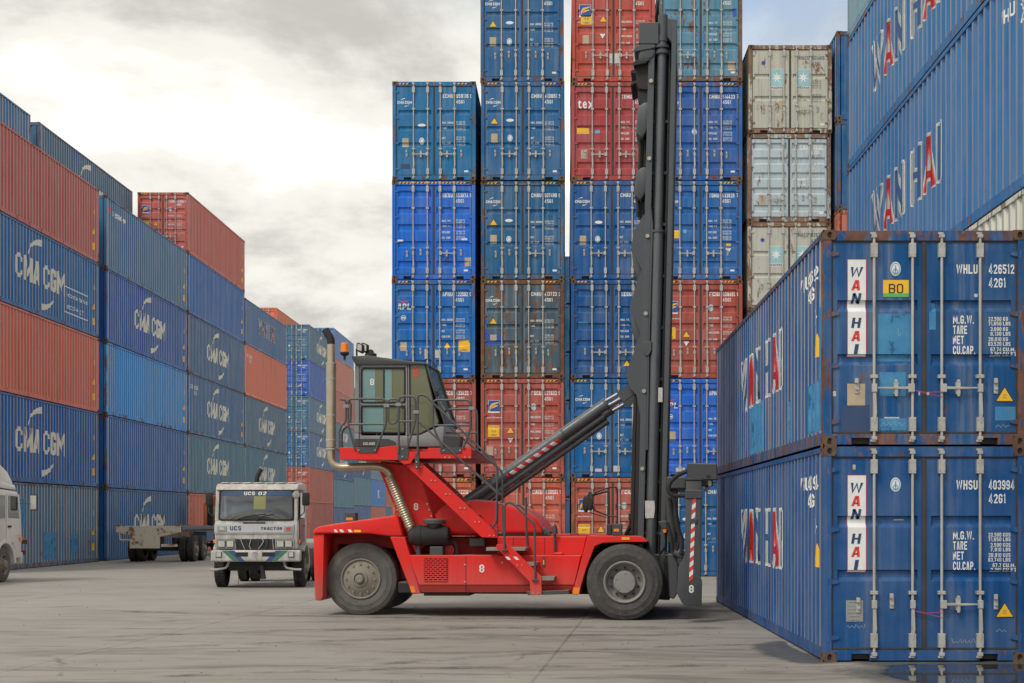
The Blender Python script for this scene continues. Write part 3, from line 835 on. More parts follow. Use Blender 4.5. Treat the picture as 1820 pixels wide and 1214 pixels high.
def side_wanhai(root, s, h, lo=1.05, k=0.85, shift=0.0):
    """broad white-rimmed letters, blue inside, the A's red"""
    lg = empty('logo'); lg.parent = root
    x = -2.5 + shift
    for ci, ch in enumerate('WAN HAI'):
        if ch == ' ': x += k * 0.42; continue
        vs, fs, adv = GLYPH[(ch, 1)]; v2, f2, a2 = GLYPH[(ch, 0)]
        w = {'W': 0.95, 'I': 0.26}.get(ch, 0.68) * k
        def rim(x=x, vs=vs, fs=fs, adv=adv, w=w):
            q = Sheet()
            for dx, dz in ((0, 0), (-.06, 0), (.06, 0), (0, .045), (0, -.045), (.045, .035), (-.045, -.035), (-.045, .035), (.045, -.035)):
                q.add([(x + a / adv * w + dx * k, lo + b * k + dz * k) for a, b in vs], fs)
            return q
        def face(x=x, v2=v2, f2=f2, a2=a2, w=w, ch=ch):
            q = Sheet(); wide = 1.0 if ch == 'A' else .92
            q.add([(x + (a / a2 * wide + (1 - wide) / 2) * w, lo + .02 * k + b * k * .96) for a, b in v2], f2)
            if ch == 'A':
                for dx in (-.03, .03): q.add([(x + a / a2 * w + dx * k, lo + b * k * .98) for a, b in v2], f2)
            return q
        lay_side(rim, s, 'letter', h, ('whr', s, h, ci, lo, k, shift), 'mark_white', lg, 0.004)
        lay_side(face, s, 'letter_face', h, ('whf', s, h, ci, lo, k, shift), 'mark_red' if ch == 'A' else 'mark_hull', lg, 0.008)
        x += w + k * 0.28
def tri_mark(s, u, v, r, mi_y=0, mi_k=1, up=1):
    s.poly([(u - r * 1.08, v - up * r * 0.68), (u + r * 1.08, v - up * r * 0.68), (u, v + up * r * 1.2)][::up], mi_k)
    return s
def add_triangle(root, u, v, r, h, col='mark_yellow', up=1, txt=False):
    a = Sheet(); a.poly([(u - r, v - up * r * 0.6), (u + r, v - up * r * 0.6), (u, v + up * r * 1.1)][::up])
    b = Sheet(); q = r * 0.86; b.poly([(u - q, v - up * q * 0.58), (u + q, v - up * q * 0.58), (u, v + up * q * 1.04)][::up])
    d = on_door(root, a, 'warning_triangle', 'mark_black', h, 0.004)
    if txt:
        c = Sheet(); c.text('SUPER', u, v + r * 0.05, r * 0.13, anchor='c', bold=0); c.text('HEAVY', u, v - r * 0.2, r * 0.13, anchor='c', bold=0)
        put('lettering', c.lay('lettering', lambda x, z: (x, YD - 0.009, z)), 'mark_grey', d)
    gr = door_grooves(h, root['door'])
    put('sticker_face', b.lay('sticker_face', lambda x, z: (x, YD + groove_inset(gr, z) - 0.007, z), [z for p, w in gr for z in (p, p + 0.05, w - 0.012, w)], 1), col, d)
def add_rect(root, u0, u1, v0, v1, h, mat, name='placard', lift=0.004, txt=None, tcol='mark_grey', th=None):
    s = Sheet(); s.rect(u0, u1, v0, v1)
    d = on_door(root, s, name, mat, h, lift)
    if txt:
        t = Sheet(); n = len(txt); th = th or (v1 - v0) / n * 0.5
        for i, l in enumerate(txt):
            t.text(l, (u0 + u1) / 2, v1 - (i + 0.78) * (v1 - v0) / n, th, anchor='c', bold=0, w=min((u1 - u0) * 0.85, th * len(l) * 0.75))
        gr = door_grooves(h, root['door'])
        put('lettering', t.lay('lettering', lambda x, z: (x, YD + groove_inset(gr, z) - lift - 0.003, z), [z for p, w in gr for z in (p, p + 0.05, w - 0.012, w)], 1), tcol, d)
    return d
def digits(n): return ''.join(rnd.choice('0123456789') for _ in range(n))
TABLES = {'cma': ('MAX. GROSS', 'TARE', 'NET', 'CU. CAP.'), 'apl': ('MAX. GROSS', 'TARE', 'NET', 'CUB.CAP.'), 'tex': ('MAX. WT.', 'TARE WT.', 'PAYLOAD', 'CU. CAP.'), 'flo': ('MAX.GROSS', 'TARE', 'MAX.CARGO', 'CU. CAP.')}
def door_marks(root, h, pre, num, chk, table='cma', logo=None, code='45G1', col='mark_white', logocol=None, tri=None, plate=None, disc=None, oval=None, caution=None, invtri=None, stripes='n', gap=None, code2=True):
    H = h
    s = Sheet(); zt = H * 0.835
    s.text(pre, 0.255, zt, 0.115, w=0.30); s.text(num, 0.645, zt, 0.115, w=0.36)
    if chk: s.text(chk, 1.06, zt, 0.115)
    s.text(code, 0.645, zt - 0.165, 0.105, w=0.24)
    rows = TABLES[table]
    ys = [H * f for f in ((0.575, 0.525, 0.420, 0.370) if table == 'cma' else (0.585, 0.535, 0.470, 0.415) if table in ('apl', 'tex') else (0.60, 0.53, 0.455, 0.385))]
    for rname, yy in zip(rows, ys):
        s.text(rname, 0.235, yy, 0.058, w=0.034 * len(rname), bold=1)
        s.text(digits(2) + '.' + digits(3) + ' KG', 0.65, yy + 0.028, 0.046, w=0.26, bold=0)
        s.text(digits(2) + '.' + digits(3) + ' LB', 0.65, yy - 0.035, 0.046, w=0.26, bold=0)
    if logo == 'cma':
        logo_cma(s, -0.86, H * 0.79, 0.085, 0, 5.0)
    elif logo == 'apl':
        s.text('APL', -1.06, H * 0.70, 0.17, w=0.40, slant=0.12)
    elif logo == 'tex':
        s.text('tex', -1.02, H * 0.735, 0.30, w=0.46)
    elif logo == 'flo':
        s.text('www.florens.com', -1.03, H * 0.60, 0.05, w=0.46)
    on_door(root, s, 'lettering', col, h)['kind'] = 'stuff'
    if logo == 'apl':
        r = Sheet(); z = H * 0.785
        r.poly([(-1.08, z + .03), (-.88, z - .01), (-.68, z + .03), (-.82, z - .02), (-.86, z - .06), (-.90, z - .06), (-.94, z - .02)])
        on_door(root, r, 'logo', 'mark_red', h)
        r = Sheet(); r.ring(-0.88, H * .615, 0.075, 0.075, 0.015); r.rect(-.93, -.83, H * .615 - .02, H * .615 + .02); on_door(root, r, 'class_mark', 'mark_white', h)
    if logo == 'flo':
        a = add_rect(root, -1.0, -0.67, H * 0.655, H * 0.655 + 0.37, h, 'mark_white', 'logo')
        q = Sheet(); q.rect(-0.99, -0.68, H * 0.655 + 0.055, H * 0.655 + 0.36)
        put('logo_field', q.lay('logo_field', lambda u, v: (u, YD - 0.007, v)), 'mark_royal', a)
        q = Sheet(); b = H * 0.655
        q.swoosh([(-0.955, b + 0.07), (-0.93, b + 0.17), (-0.88, b + 0.24), (-0.70, b + 0.30)], [0.02, 0.05, 0.07, 0.03])
        q.swoosh([(-0.90, b + 0.13), (-0.83, b + 0.18), (-0.71, b + 0.21)], [0.02, 0.055, 0.02])
        put('logo_mark', q.lay('logo_mark', lambda u, v: (u, YD - 0.010, v)), 'mark_yellow', a)
    if logo == 'star':
        for u in (-0.385, 0.385):
            a = add_rect(root, u - 0.20, u + 0.20, H * 0.50, H * 0.50 + 0.60, h, 'mark_white', 'logo')
            q = Sheet(); q.rect(u - 0.19, u + 0.19, H * 0.50 + 0.10, H * 0.50 + 0.59); put('logo_field', q.lay('logo_field', lambda x, z: (x, YD - 0.007, z)), 'mark_teal', a)
            q = Sheet(); cz = H * 0.50 + 0.345
            for i in range(7):
                t = math.pi / 2 + 2 * math.pi * i / 7
                q.poly([(u + .16 * math.cos(t), cz + .16 * math.sin(t)), (u + .06 * math.cos(t + .45), cz + .06 * math.sin(t + .45)), (u, cz), (u + .06 * math.cos(t - .45), cz + .06 * math.sin(t - .45))])
            put('logo_mark', q.lay('logo_mark', lambda x, z: (x, YD - 0.010, z)), 'mark_white', a)
            q = Sheet(); q.text('MAERSK', u, H * .50 + .02, 0.06, w=0.36, anchor='c'); put('lettering', q.lay('lettering', lambda x, z: (x, YD - 0.010, z)), 'mark_grey', a)
        r = Sheet(); r.disc(-0.78, H * .80, .06); on_door(root, r, 'class_mark', 'mark_royal', h)
    if disc:
        r = Sheet(); r.disc(disc[0], disc[1] * H, 0.075, 0.10); r2 = Sheet(); r2.ring(disc[0], disc[1] * H, 0.055, 0.078, 0.014)
        d = on_door(root, r, 'class_mark', 'mark_white', h); put('ring', r2.lay('ring', lambda u, v: (u, YD - 0.007, v)), 'mark_sky', d)
    if oval:
        r = Sheet(); r.disc(oval[0], oval[1] * H, 0.115, 0.045); on_door(root, r, 'oval_mark', 'mark_white', h)
    if tri: add_triangle(root, tri[0], tri[1] * H, 0.115, h)
    if invtri: add_triangle(root, invtri[0], invtri[1] * H, 0.10, h, 'mark_white', -1)
    if plate: add_rect(root, plate[0] - 0.095, plate[0] + 0.095, plate[1] * H - 0.13, plate[1] * H + 0.13, h, 'plate_tan', 'data_plate')
    if caution: add_rect(root, caution[0] - 0.165, caution[0] + 0.165, caution[1] * H - 0.17, caution[1] * H + 0.17, h, 'mark_yellow', 'caution_placard', txt=('CAUTION', '9.6', 'HIGH'))
    add_rect(root, 0.88, 1.0, 0.245, 0.30, h, 'mark_white', 'label_strip')
    if stripes: put('hazard_stripe', cached(('hz', stripes), lambda: m_stripes(stripes == 'f')), ['mark_yellow', 'mark_black'], root, (0, 0, h))

# ------------------------------------------------------------------ the stacks
def pc(r, g, b):                 # paint colour from its look under this flat light
    c = srgb(r, g, b)
    if b > r * 1.3: return (max(0.003, c[0] - 0.014) * 1.0 + .004, c[1] * 1.22, c[2] * 1.17)
    return tuple(min(0.8, max(0.004, v - 0.002) * (1.16 if i == 0 else 1.22)) for i, v in enumerate(c))
ORD = ('lowest', 'second', 'third', 'fourth', 'fifth', 'sixth', 'seventh')
# --- block of door ends facing the camera
BY = FPX / 60.8
G_BACK = 'containers stacked door end out behind the handler'
COLS = [(-3.85, 'five-high column behind cab'), (-1.255, 'six-high column beside it'), (1.38, 'column just rear of the mast'),
        (3.94, 'column just forward of the mast'), (6.55, 'pale column beside the near stack')]
BLOCK = [
 [('orange', (182, 94, 64), 'B', .34, dict(pre='CAIU', num='872210', chk='4', table='flo')),
  ('dull red', (150, 72, 66), 'B', .2, dict(pre='FSCU', num='433425', chk='7', table='flo', caution=(-.82, .42))),
  ('clean blue', (10, 90, 162), 'B', .14, dict(pre='APHU', num='722592', chk='0', table='apl', logo='apl', tri=(.40, .33), caution=(.90, .33), plate=(-.88, .325))),
  ('vivid royal blue', (0, 92, 188), 'B', .12, dict(pre='GESU', num='553074', chk='9', table='tex', stripes='f', plate=(1.0, .18))),
  ('steel blue', (36, 98, 148), 'A', .28, dict(pre='ECMU', num='959116', chk='0', logo='cma', oval=(-.36, .56), disc=(-.36, .40), plate=(-.84, .385)))],
 [('orange-red', (180, 82, 58), 'B', .32, dict(pre='CAIU', num='828581', chk='1', table='flo')),
  ('brick red', (158, 74, 64), 'B', .22, dict(pre='FSCU', num='837632', chk='8', table='flo', logo='flo', caution=(-.84, .47), tri=(-.35, .47), invtri=(-.35, .38), plate=(-.95, .27), disc=(.33, .715))),
  ('rust-browned dark', (72, 82, 98), 'A', .74, dict(pre='CMAU', num='413723', chk='3', logo='cma', tri=(-.85, .575), plate=(-.85, .40))),
  ('dusty blue', (44, 84, 128), 'A', .36, dict(pre='CMAU', num='507498', chk='9', logo='cma', tri=(-.85, .575), plate=(-.85, .41), oval=(-.40, .60), disc=(-.40, .41))),
  ('mid blue', (42, 86, 136), 'A', .25, dict(pre='CMAU', num='410861', chk='5', logo='cma', tri=(-.83, .595), plate=(-.83, .43), oval=(-.37, .61), disc=(-.37, .43))),
  ('mid blue', (44, 84, 132), 'A', .30, dict(pre='CMAU', num='471908', chk='2', logo='cma', tri=(-.85, .58), plate=(-.85, .41), oval=(-.36, .60), disc=(-.37, .41)))],
 [('rusty red', (160, 80, 64), 'B', .34, dict(pre='FCIU', num='856610', chk='4', table='flo', logo='flo', caution=(-.84, .47), tri=(-.35, .47), invtri=(-.35, .36), disc=(.33, .715))),
  ('deep blue', (30, 84, 142), 'A', .15, dict(pre='CMAU', num='498115', chk='7', logo='cma', tri=(-.85, .57), plate=(-.85, .41), disc=(-.38, .42))),
  ('navy', (36, 72, 130), 'B', .18, dict(pre='SEGU', num='552714', chk='3', table='tex', tri=(.42, .15))),
  ('navy', (38, 76, 136), 'A', .18, dict(pre='CMAU', num='493320', chk='1', logo='cma', oval=(-.38, .58), disc=(-.41, .41), plate=(-.84, .40))),
  ('crimson', (152, 62, 64), 'B', .18, dict(pre='TEMU', num='818240', chk='6', table='tex', logo='tex', plate=(-.84, .27))),
  ('tile red', (166, 70, 58), 'B', .2, dict(pre='FCIU', num='893347', chk='0', table='flo', logo='flo', caution=(-.79, .64), tri=(-.30, .63), invtri=(-.32, .47), plate=(-.81, .43)))],
 [('deep blue', (28, 80, 134), 'A', .15, dict(pre='CMAU', num='512209', chk='5', logo='cma', oval=(-.38, .58), disc=(-.38, .41))),
  ('vivid blue', (0, 86, 184), 'B', .12, dict(pre='APHU', num='690841', chk='2', table='apl', logo='apl', plate=(-.82, .42), tri=(.55, .4))),
  ('maroon', (152, 70, 60), 'B', .2, dict(pre='FCIU', num='909481', chk='8', table='flo', logo='flo', caution=(-.90, .46), tri=(-.42, .44), invtri=(-.42, .36), disc=(.30, .715))),
  ('slate blue', (46, 88, 152), 'B', .2, dict(pre='TGHU', num='633828', chk='7', table='tex', logo='cma', invtri=(.82, .30))),
  ('inky blue', (40, 78, 148), 'B', .28, dict(pre='CMAU', num='514423', chk='7', table='tex', logo='cma', disc=(-.18, .50))),
  ('faded rust-streaked blue', (86, 122, 150), 'B', .66, dict(pre='CMAU', num='447012', chk='9', table='tex', stripes='n', plate=(.9, .16)))],
 [('pale grey', (160, 160, 150), 'A', .4, None), ('pale grey', (160, 160, 150), 'A', .4, None), ('pale grey', (158, 158, 148), 'A', .4, None),
  ('pale grey', (172, 168, 158), 'A', .54, dict(pre='MAEU', num='829714', chk='', code='42G1', logo='star', col='mark_grey', plate=(-.2, .3), stripes='')),
  ('bluish grey', (164, 174, 180), 'B', .58, dict(pre='SEAU', num='788197', chk='1', code='4261', table='tex', plate=(-.78, .26), stripes='')),
  ('cream-grey', (170, 166, 154), 'A', .54, dict(pre='MAEU', num='501466', chk='3', code='42G1', logo='star', col='mark_grey', plate=(-.22, .33), stripes=''))],
]
BOX = {}
HANG = ('hh', 'xh', 'hx', 'xx')
for ci, ((cx_, cname), col_) in enumerate(zip(COLS, BLOCK)):
    z = 0.0; h = STD if ci == 4 else HC
    for ti, (cn, rgb, dk, rust, mk) in enumerate(col_):
        lab = '%s container, %s in the %s' % (cn, 'topmost' if ti == len(col_) - 1 else ORD[ti] + (' from the ground' if ti else ''), cname)
        jx, jy = rnd.uniform(-.02, .02), rnd.uniform(0, .05)
        ok = mk is not None
        c = make_container(lab, G_BACK, cx_ + jx, BY + jy, z, h, pc(*rgb), rust, dk if ok else None, 1, True, HANG[rnd.randrange(4)])
        if ok: door_marks(c, h, **mk)
        BOX[(ci, ti)] = c
        z += h
# repainted patches, torn papers and extra stickers told apart in the photograph
def bit(ci, ti, u0, u1, f0, f1, mat, name='paint_patch', lift=0.0025, txt=None):
    h = STD if ci == 4 else HC
    add_rect(BOX[(ci, ti)], u0, u1, f0 * h, f1 * h, h, mat, name, lift, txt)
bit(1, 2, -1.10, -.58, .34, .455, 'mark_royal'); bit(1, 2, -1.11, -1.03, .46, .60, 'mark_royal')
bit(0, 3, -1.06, -.90, .385, .405, 'mark_white', 'torn_paper'); bit(0, 3, .82, .98, .40, .42, 'mark_white', 'torn_paper'); bit(0, 3, .30, .45, .15, .215, 'mark_royal', 'sticker')
bit(0, 2, -.26, -.17, .20, .30, 'paper', 'torn_paper'); bit(0, 2, .05, .17, .21, .29, 'paper', 'torn_paper')
bit(2, 5, -.12, .20, .17, .29, 'paper', 'torn_paper'); bit(2, 4, -1.05, -.70, .475, .535, 'mark_yellow', 'caution_placard', .004, ('CAUTION',)); bit(2, 4, -.52, -.38, .48, .52, 'mark_sky', 'class_mark')
bit(3, 3, -.78, -.62, .42, .50, 'mark_yellow', 'caution_placard'); bit(3, 3, -.50, -.40, .47, .51, 'mark_sky', 'class_mark'); bit(3, 3, .76, .90, .345, .37, 'mark_yellow', 'sticker')
bit(3, 5, -.05, .10, .25, .48, 'patch_blue'); bit(3, 5, .93, 1.05, .66, .74, 'mark_royal'); bit(3, 4, -.02, -.12, .72, .85, 'mark_royal')
bit(0, 4, -.98, -.70, .12, .17, 'patch_dark'); bit(2, 2, -1.0, -.72, .545, .575, 'patch_blue'); bit(2, 2, -.52, -.28, .30, .36, 'patch_dark')
bit(3, 1, -.72, -.45, .05, .10, 'paper', 'torn_paper'); bit(2, 1, -.50, -.30, .055, .09, 'paper', 'torn_paper'); bit(2, 1, .04, .16, .06, .12, 'paper', 'torn_paper')
# --- stack seen as a narrow strip between the pale column and the near containers
z = 0.0
for ti, (cn, rgb, h) in enumerate([('blue', (40, 75, 120), STD), ('blue', (40, 75, 120), STD), ('blue', (40, 75, 120), STD), ('orange-red', (176, 88, 66), HC), ('navy', (38, 76, 124), STD), ('navy', (38, 78, 128), STD)]):
    make_container('%s container end, %s in the sliver beside the pale column' % (cn, ('lowest', 'second', 'third', 'fourth', 'fifth', 'topmost')[ti]), 'containers in the sliver column', 9.10, BY - .3, z, h, pc(*rgb), .3, None, 1)
    z += h
# --- a far stack glimpsed through the slot of the block
z = 0.0
for ti in range(6):
    make_container('dark blue container glimpsed through the slot, %s in its far stack' % (ORD[ti] if ti < 5 else 'topmost'), 'far stack behind the slot', 0.9, 86.0, z, HC, pc(40, 70, 105), .3, None, 0)
    z += HC

# --- long row on the far side of the yard, side walls towards the aisle
FX = -18.16
G_LEFT = 'containers of the long row, side walls out'
def lift_tone(rgb): return tuple(min(255, v * 1.07) for v in rgb)
def row(cx, y, items, cname, group, level=1, door=None):
    z = 0.0; out = []
    for ti, (cn, rgb, rust, h, mk) in enumerate(items):
        lab = '%s container, %s in the %s' % (cn, 'topmost' if ti == len(items) - 1 else ORD[ti] + (' from the ground' if ti else ''), cname)
        c = make_container(lab, group, cx, y, z, h, pc(*lift_tone(rgb)), rust, door if not isinstance(mk, dict) or 'door' not in mk else mk['door'], level)
        if mk:
            mk = mk if isinstance(mk, dict) else {'m': mk}
            kinds = mk.get('m', '')
            if 'c' in kinds: side_cma(c, h)
            if 'e' in kinds: side_cma(c, h, True)
            if 'w' in kinds: side_wanhai(c, 1, h)
            if 't' in kinds:
                for k_ in range(3): on_side(c, side_tags(k_), 1, 'sticker', 'mark_yellow', h, ('tg', h, k_))
            if 's' in kinds: on_side(c, side_serial(mk.get('p', 'CMAU'), mk.get('n', '481220'), -5.7), 1, 'lettering', 'mark_white', h)
            if 'p' in kinds:
                for u0, u1, v0, v1 in ((-2.3, -1.45, 1.35, 2.35), (0.25, 1.5, 0.25, 1.2), (3.0, 3.75, 0.4, 1.1)):
                    on_side(c, lambda: Sheet().rect(u0, u1, v0, v1), 1, 'paint_patch', 'patch_worn', h)
            if 'l' in kinds:
                def lg():
                    s = Sheet(); s.text('seaco', -5.3, 2.25, 0.3, w=1.7); return s
                on_side(c, lg, 1, 'logo', 'mark_white', h)
                def lr():
                    s = Sheet(); s.swoosh([(-5.75, 2.28), (-5.6, 2.45), (-5.4, 2.52)], [.1, .16, .05]); return s
                on_side(c, lr, 1, 'logo', 'mark_red', h)
            if 'a' in kinds:
                def ap():
                    s = Sheet(); s.text('APL', -0.9, 0.95, 0.9, w=2.0, slant=.1); return s
                on_side(c, ap, 1, 'logo', 'mark_white', h)
                def ar():
                    s = Sheet(); s.poly([(-.9, 2.35), (0, 2.1), (.9, 2.35), (.3, 2.0), (0, 1.95), (-.3, 2.0)]); return s
                on_side(c, ar, 1, 'logo', 'mark_red', h)
            if 'v' in kinds:      # vertical owner letters at the near end
                def ve():
                    s = Sheet()
                    for i, ch in enumerate('CAIU'): s.text(ch, -5.55, 2.15 - i * .42, .3)
                    return s
                on_side(c, ve, 1, 'lettering', 'mark_white', h)
            if 'x' in kinds: door_marks(c, h, **mk['marks'])
        z += h; out.append(c)
    return out
RX = FX - CW / 2
row(RX, 43.6 + .05, [('grey-blue patched', (70, 96, 126), .42, HC, 'pt'), ('blue logo-lettered', (32, 78, 140), .2, HC, 'ct'), ('orange-red', (180, 92, 74), .16, HC, 't'),
     ('blue logo-and-script', (44, 88, 140), .2, HC, 'et'), ('brownish red', (160, 84, 78), .16, HC, 't')], 'column beside the white lorry', G_LEFT)
row(RX, 56.75, [('blue logo-lettered', (44, 84, 134), .25, HC, 'c'), ('plain deep blue', (32, 84, 148), .30, HC, 't'), ('bright sky-blue', (22, 122, 190), .34, HC, 't'),
     ('indigo logo-lettered', (40, 78, 146), .25, HC, 'ct'), ('greyish blue', (66, 98, 138), .28, HC, 'lt')], 'column behind the flatbed trailer', G_LEFT)
row(RX, 69.05, [('red', (178, 88, 72), .2, HC, 'v'), ('teal-grey logo-lettered', (62, 100, 128), .3, HC, 'c'), ('blue logo-lettered', (52, 88, 134), .3, HC, {'m': 'cst'}),
     ('dark blue logo-lettered', (48, 84, 130), .35, HC, 'c'), ('plain violet-blue', (48, 88, 152), .22, HC, 't'),
     ('red doored', (166, 82, 74), .18, HC, {'m': 'tx', 'door': 'B', 'marks': dict(pre='FCIU', num='921655', chk='8', table='flo', logo='flo', tri=(-.35, .47), caution=(-.84, .47), disc=(.33, .715))})],
    'column under the doored red box', G_LEFT)
row(RX, 81.35, [('dark blue', (50, 84, 124), .3, HC, None), ('teal-grey logo-lettered', (64, 102, 132), .3, HC, 'c'), ('grey-blue logo-lettered', (68, 96, 128), .35, HC, 'c'),
     ('orange', (196, 102, 78), .2, HC, 's'), ('grey-blue hollow-lettered', (64, 94, 140), .25, STD, 'w')], 'column holding the orange box', G_LEFT)
# second row behind it
G_BEHIND = 'containers of the row behind the long row'
R2X = FX - CW - 0.2 - CW / 2
for y, nm, tint in ((43.6, 'brownish red box', (72, 106, 148)), (56.75, 'greyish blue box', (70, 92, 122))):
    for ti in range(6):
        c = make_container(('blue-grey container rising just behind the topmost %s' % nm) if ti == 5 else ('%s container hidden behind the column with the topmost %s' % (ORD[ti], nm)), G_BEHIND, R2X, y, ti * HC, HC, pc(*tint), .3, None, 0)
        if ti == 5 and y > 50: side_cma(c, HC)
# far columns down the aisle
G_FAR = 'far containers down the aisle'
EX = -20.8 - CW / 2
EY = FPX / 21.9
dm = lambda p, n, c, **k: dict(pre=p, num=n, chk=c, stripes='', **k)
row(EX, EY, [('brown-red', (140, 66, 58), .2, HC, {'door': 'B', 'm': 'x', 'marks': dm('FCIU', '862214', '5', table='flo')}),
     ('red-brown', (150, 74, 64), .2, HC, {'door': 'B', 'm': 'x', 'marks': dm('TEMU', '640022', '1', table='flo', tri=(-.6, .3))}),
     ('blue logo-lettered', (54, 88, 130), .3, HC, {'door': 'A', 'm': 'cx', 'marks': dm('CMAU', '448120', '3', disc=(-.4, .4))}),
     ('grey-blue logo-lettered', (66, 96, 126), .3, HC, {'door': 'A', 'm': 'cx', 'marks': dm('CMAU', '450771', '0', disc=(-.4, .4))}),
     ('violet-blue', (52, 82, 156), .2, HC, {'door': 'B', 'm': 'x', 'marks': dm('APHU', '668104', '2', table='apl', tri=(.5, .3))}),
     ('slate logo-lettered', (62, 92, 122), .3, HC, {'door': 'A', 'm': 'cx', 'marks': dm('CMAU', '430091', '6', disc=(-.4, .4))})], 'doored column down the aisle', G_FAR, 0)
row(EX, EY + 12.4, [('dark blue', (50, 82, 130), .3, STD, None), ('teal', (62, 104, 130), .3, STD, None), ('dark blue logo-lettered', (44, 70, 118), .2, STD, 'c'), ('grey logo-lettered', (76, 100, 124), .3, STD, 'c'),
     ('pinkish red', (160, 92, 84), .2, HC, None), ('faded red', (168, 102, 92), .2, HC, None), ('pale violet-blue', (90, 112, 166), .2, STD, {'door': 'B', 'm': 'x', 'marks': dm('APHU', '661250', '8', table='apl')})], 'column behind the exhaust pipe', G_FAR, 0)
row(EX, EY + 24.8, [('dark blue', (50, 82, 130), .3, HC, None), ('teal', (66, 104, 128), .3, HC, None), ('navy logo-lettered', (44, 70, 116), .2, HC, 'c'), ('grey-blue', (78, 104, 128), .3, HC, 'c'), ('red', (150, 80, 70), .2, HC, None)], 'far column below the cab platform', G_FAR, 0)
row(EX, EY + 37.2, [('red', (160, 84, 70), .2, HC, None), ('sky-blue logo-lettered', (48, 104, 170), .2, HC, 'a'), ('grey-teal', (80, 112, 132), .3, HC, None), ('blue', (60, 92, 140), .2, HC, None)], 'farthest full column of the aisle', G_FAR, 0)
row(EX, EY + 49.6, [('dull blue', (60, 92, 130), .2, HC, None), ('dull red', (150, 84, 70), .2, HC, None)], 'last low column of the aisle', G_FAR, 0)
row(-23.45 - CW / 2, EY, [('blue', (60, 90, 130), .2, STD, None)] * 5 + [('rust-red', (176, 96, 74), .2, HC, None), ('orange-red', (190, 96, 68), .2, HC, {'door': 'B'})], 'column behind it down the aisle', G_FAR, 0)

# --- near stack on the open side: two doored boxes, and the taller stack beyond
NX, NY = 3.09 + CW / 2, depth(1177)
G_NEAR = 'the two near doored containers'
def near_box(label, z, rgb, rust, hang):
    c = make_container(label, G_NEAR, NX, NY, z, STD, pc(*rgb), rust, 'A', 2, True, hang)
    side_wanhai(c, -1, STD, 1.02, 0.82, 0.55)
    return c
lowc = near_box('clean dark blue container on wet concrete, lower of the two nearest', 0.0, (22, 68, 122), .14, 'xh')
upc = near_box('patched dark blue container with rusty edges, upper of the two nearest', STD, (26, 70, 122), .40, 'hh')
def near_marks(c, num, chk, pre, words, sx):
    h = STD
    # tall owner sign
    a = add_rect(c, -0.925, -0.695, 1.075, 2.245, h, 'mark_red', 'owner_sign')
    q = Sheet(); q.rect(-0.918, -0.702, 1.082, 2.238)
    gr = door_grooves(h, 'A'); cuts = [z for p, w in gr for z in (p, p + 0.05, w - 0.012, w)]
    put('sign_face', q.lay('sign_face', lambda u, v: (u, YD + groove_inset(gr, v) - 0.007, v), cuts, 1), 'mark_white', a)
    for word, z0 in (('WAN', 2.03), ('HAI', 1.42)):
        for i, ch in enumerate(word):
            q = Sheet(); q.text(ch, -0.815, z0 - i * 0.158 , 0.122, w=0.15 if ch == 'W' else 0.045 if ch == 'I' else 0.105, anchor='c', slant=0.16)
            put('letter', q.lay('letter', lambda u, v: (u - .012, YD + groove_inset(gr, v) - 0.010, v), cuts, 1), 'mark_red' if ch == 'A' else 'mark_navy', a)
    s = Sheet()
    s.text(pre, 0.385, 2.07, 0.112, w=0.255); s.text(num, 0.775, 2.07, 0.112, w=0.305); s.text('42G1', 0.775, 1.905, 0.112, w=0.20)
    s.text(chk, 1.16, 2.07, 0.10); s.ring(1.187, 2.12, 0.05, 0.075, 0.01, 4)
    for i, (t, w) in enumerate((('M.G.W.', .25), ('TARE', .17), ('NET', .13), ('CU.CAP.', .265))):
        s.text(t, 0.345, 1.47 - i * 0.122, 0.10, w=w)
    for i, (t, k) in enumerate(words):
        zz = 1.535 - (i // 2) * 0.122 - (i % 2) * 0.056
        s.text(t, 0.925, zz - .03, 0.046, w=0.026 * len(t), anchor='r'); s.text(k, 0.945, zz - .03, 0.046, w=0.030 * len(k))
    on_door(c, s, 'lettering', 'mark_white', h)['kind'] = 'stuff'
    add_triangle(c, 0.965, 0.60, 0.115, h, txt=True)
    r = Sheet(); r.disc(-0.345, 2.13, 0.062, 0.085, 20); d = on_door(c, r, 'class_mark', 'mark_white', h)
    r = Sheet(); r.ring(-.345, 2.13, .052, .072, .008); r.rect(-.352, -.338, 2.08, 2.17); r.ring(-.345, 2.10, .03, .03, .008)
    put('emblem', r.lay('emblem', lambda u, v: (u, YD - .007, v)), 'mark_sky', d)
    # side lettering near the door end
    t = Sheet
    def sl():
        q = Sheet(); q.text(pre, 4.35, 2.08, .17, w=.5); q.text(num, 5.0, 2.08, .17, w=.62); q.text('42G1', 5.0, 1.86, .17, w=.42); q.ring(5.5, 1.62, .1, .12, .02, 4); return q
    on_side(c, sl, -1, 'lettering', 'mark_white', h)
    def st():
        q = Sheet(); q.poly([(5.45, 1.12), (5.75, 1.12), (5.6, 1.42)]); return q
    on_side(c, st, -1, 'warning_triangle', 'mark_yellow', h)
near_marks(upc, '426512', '6', 'WHLU', [('32,500', 'KG'), ('71,650', 'LBS'), ('3,690', 'KG'), ('8,130', 'LBS'), ('28,810', 'KG'), ('63,520', 'LBS'), ('67.74', 'CU.M.'), ('2,392', 'CU.FT.')], 0)
near_marks(lowc, '403994', '3', 'WHSU', [('32,500', 'KGS'), ('71,650', 'LBS'), ('3,590', 'KGS'), ('7,910', 'LBS'), ('28,910', 'KGS'), ('63,740', 'LBS'), ('67.7', 'CU.M.'), ('2,391', 'CU.FT.')], 1)
add_rect(upc, -0.925, -0.71, 0.49, 0.75, STD, 'plate_tan', 'data_plate')
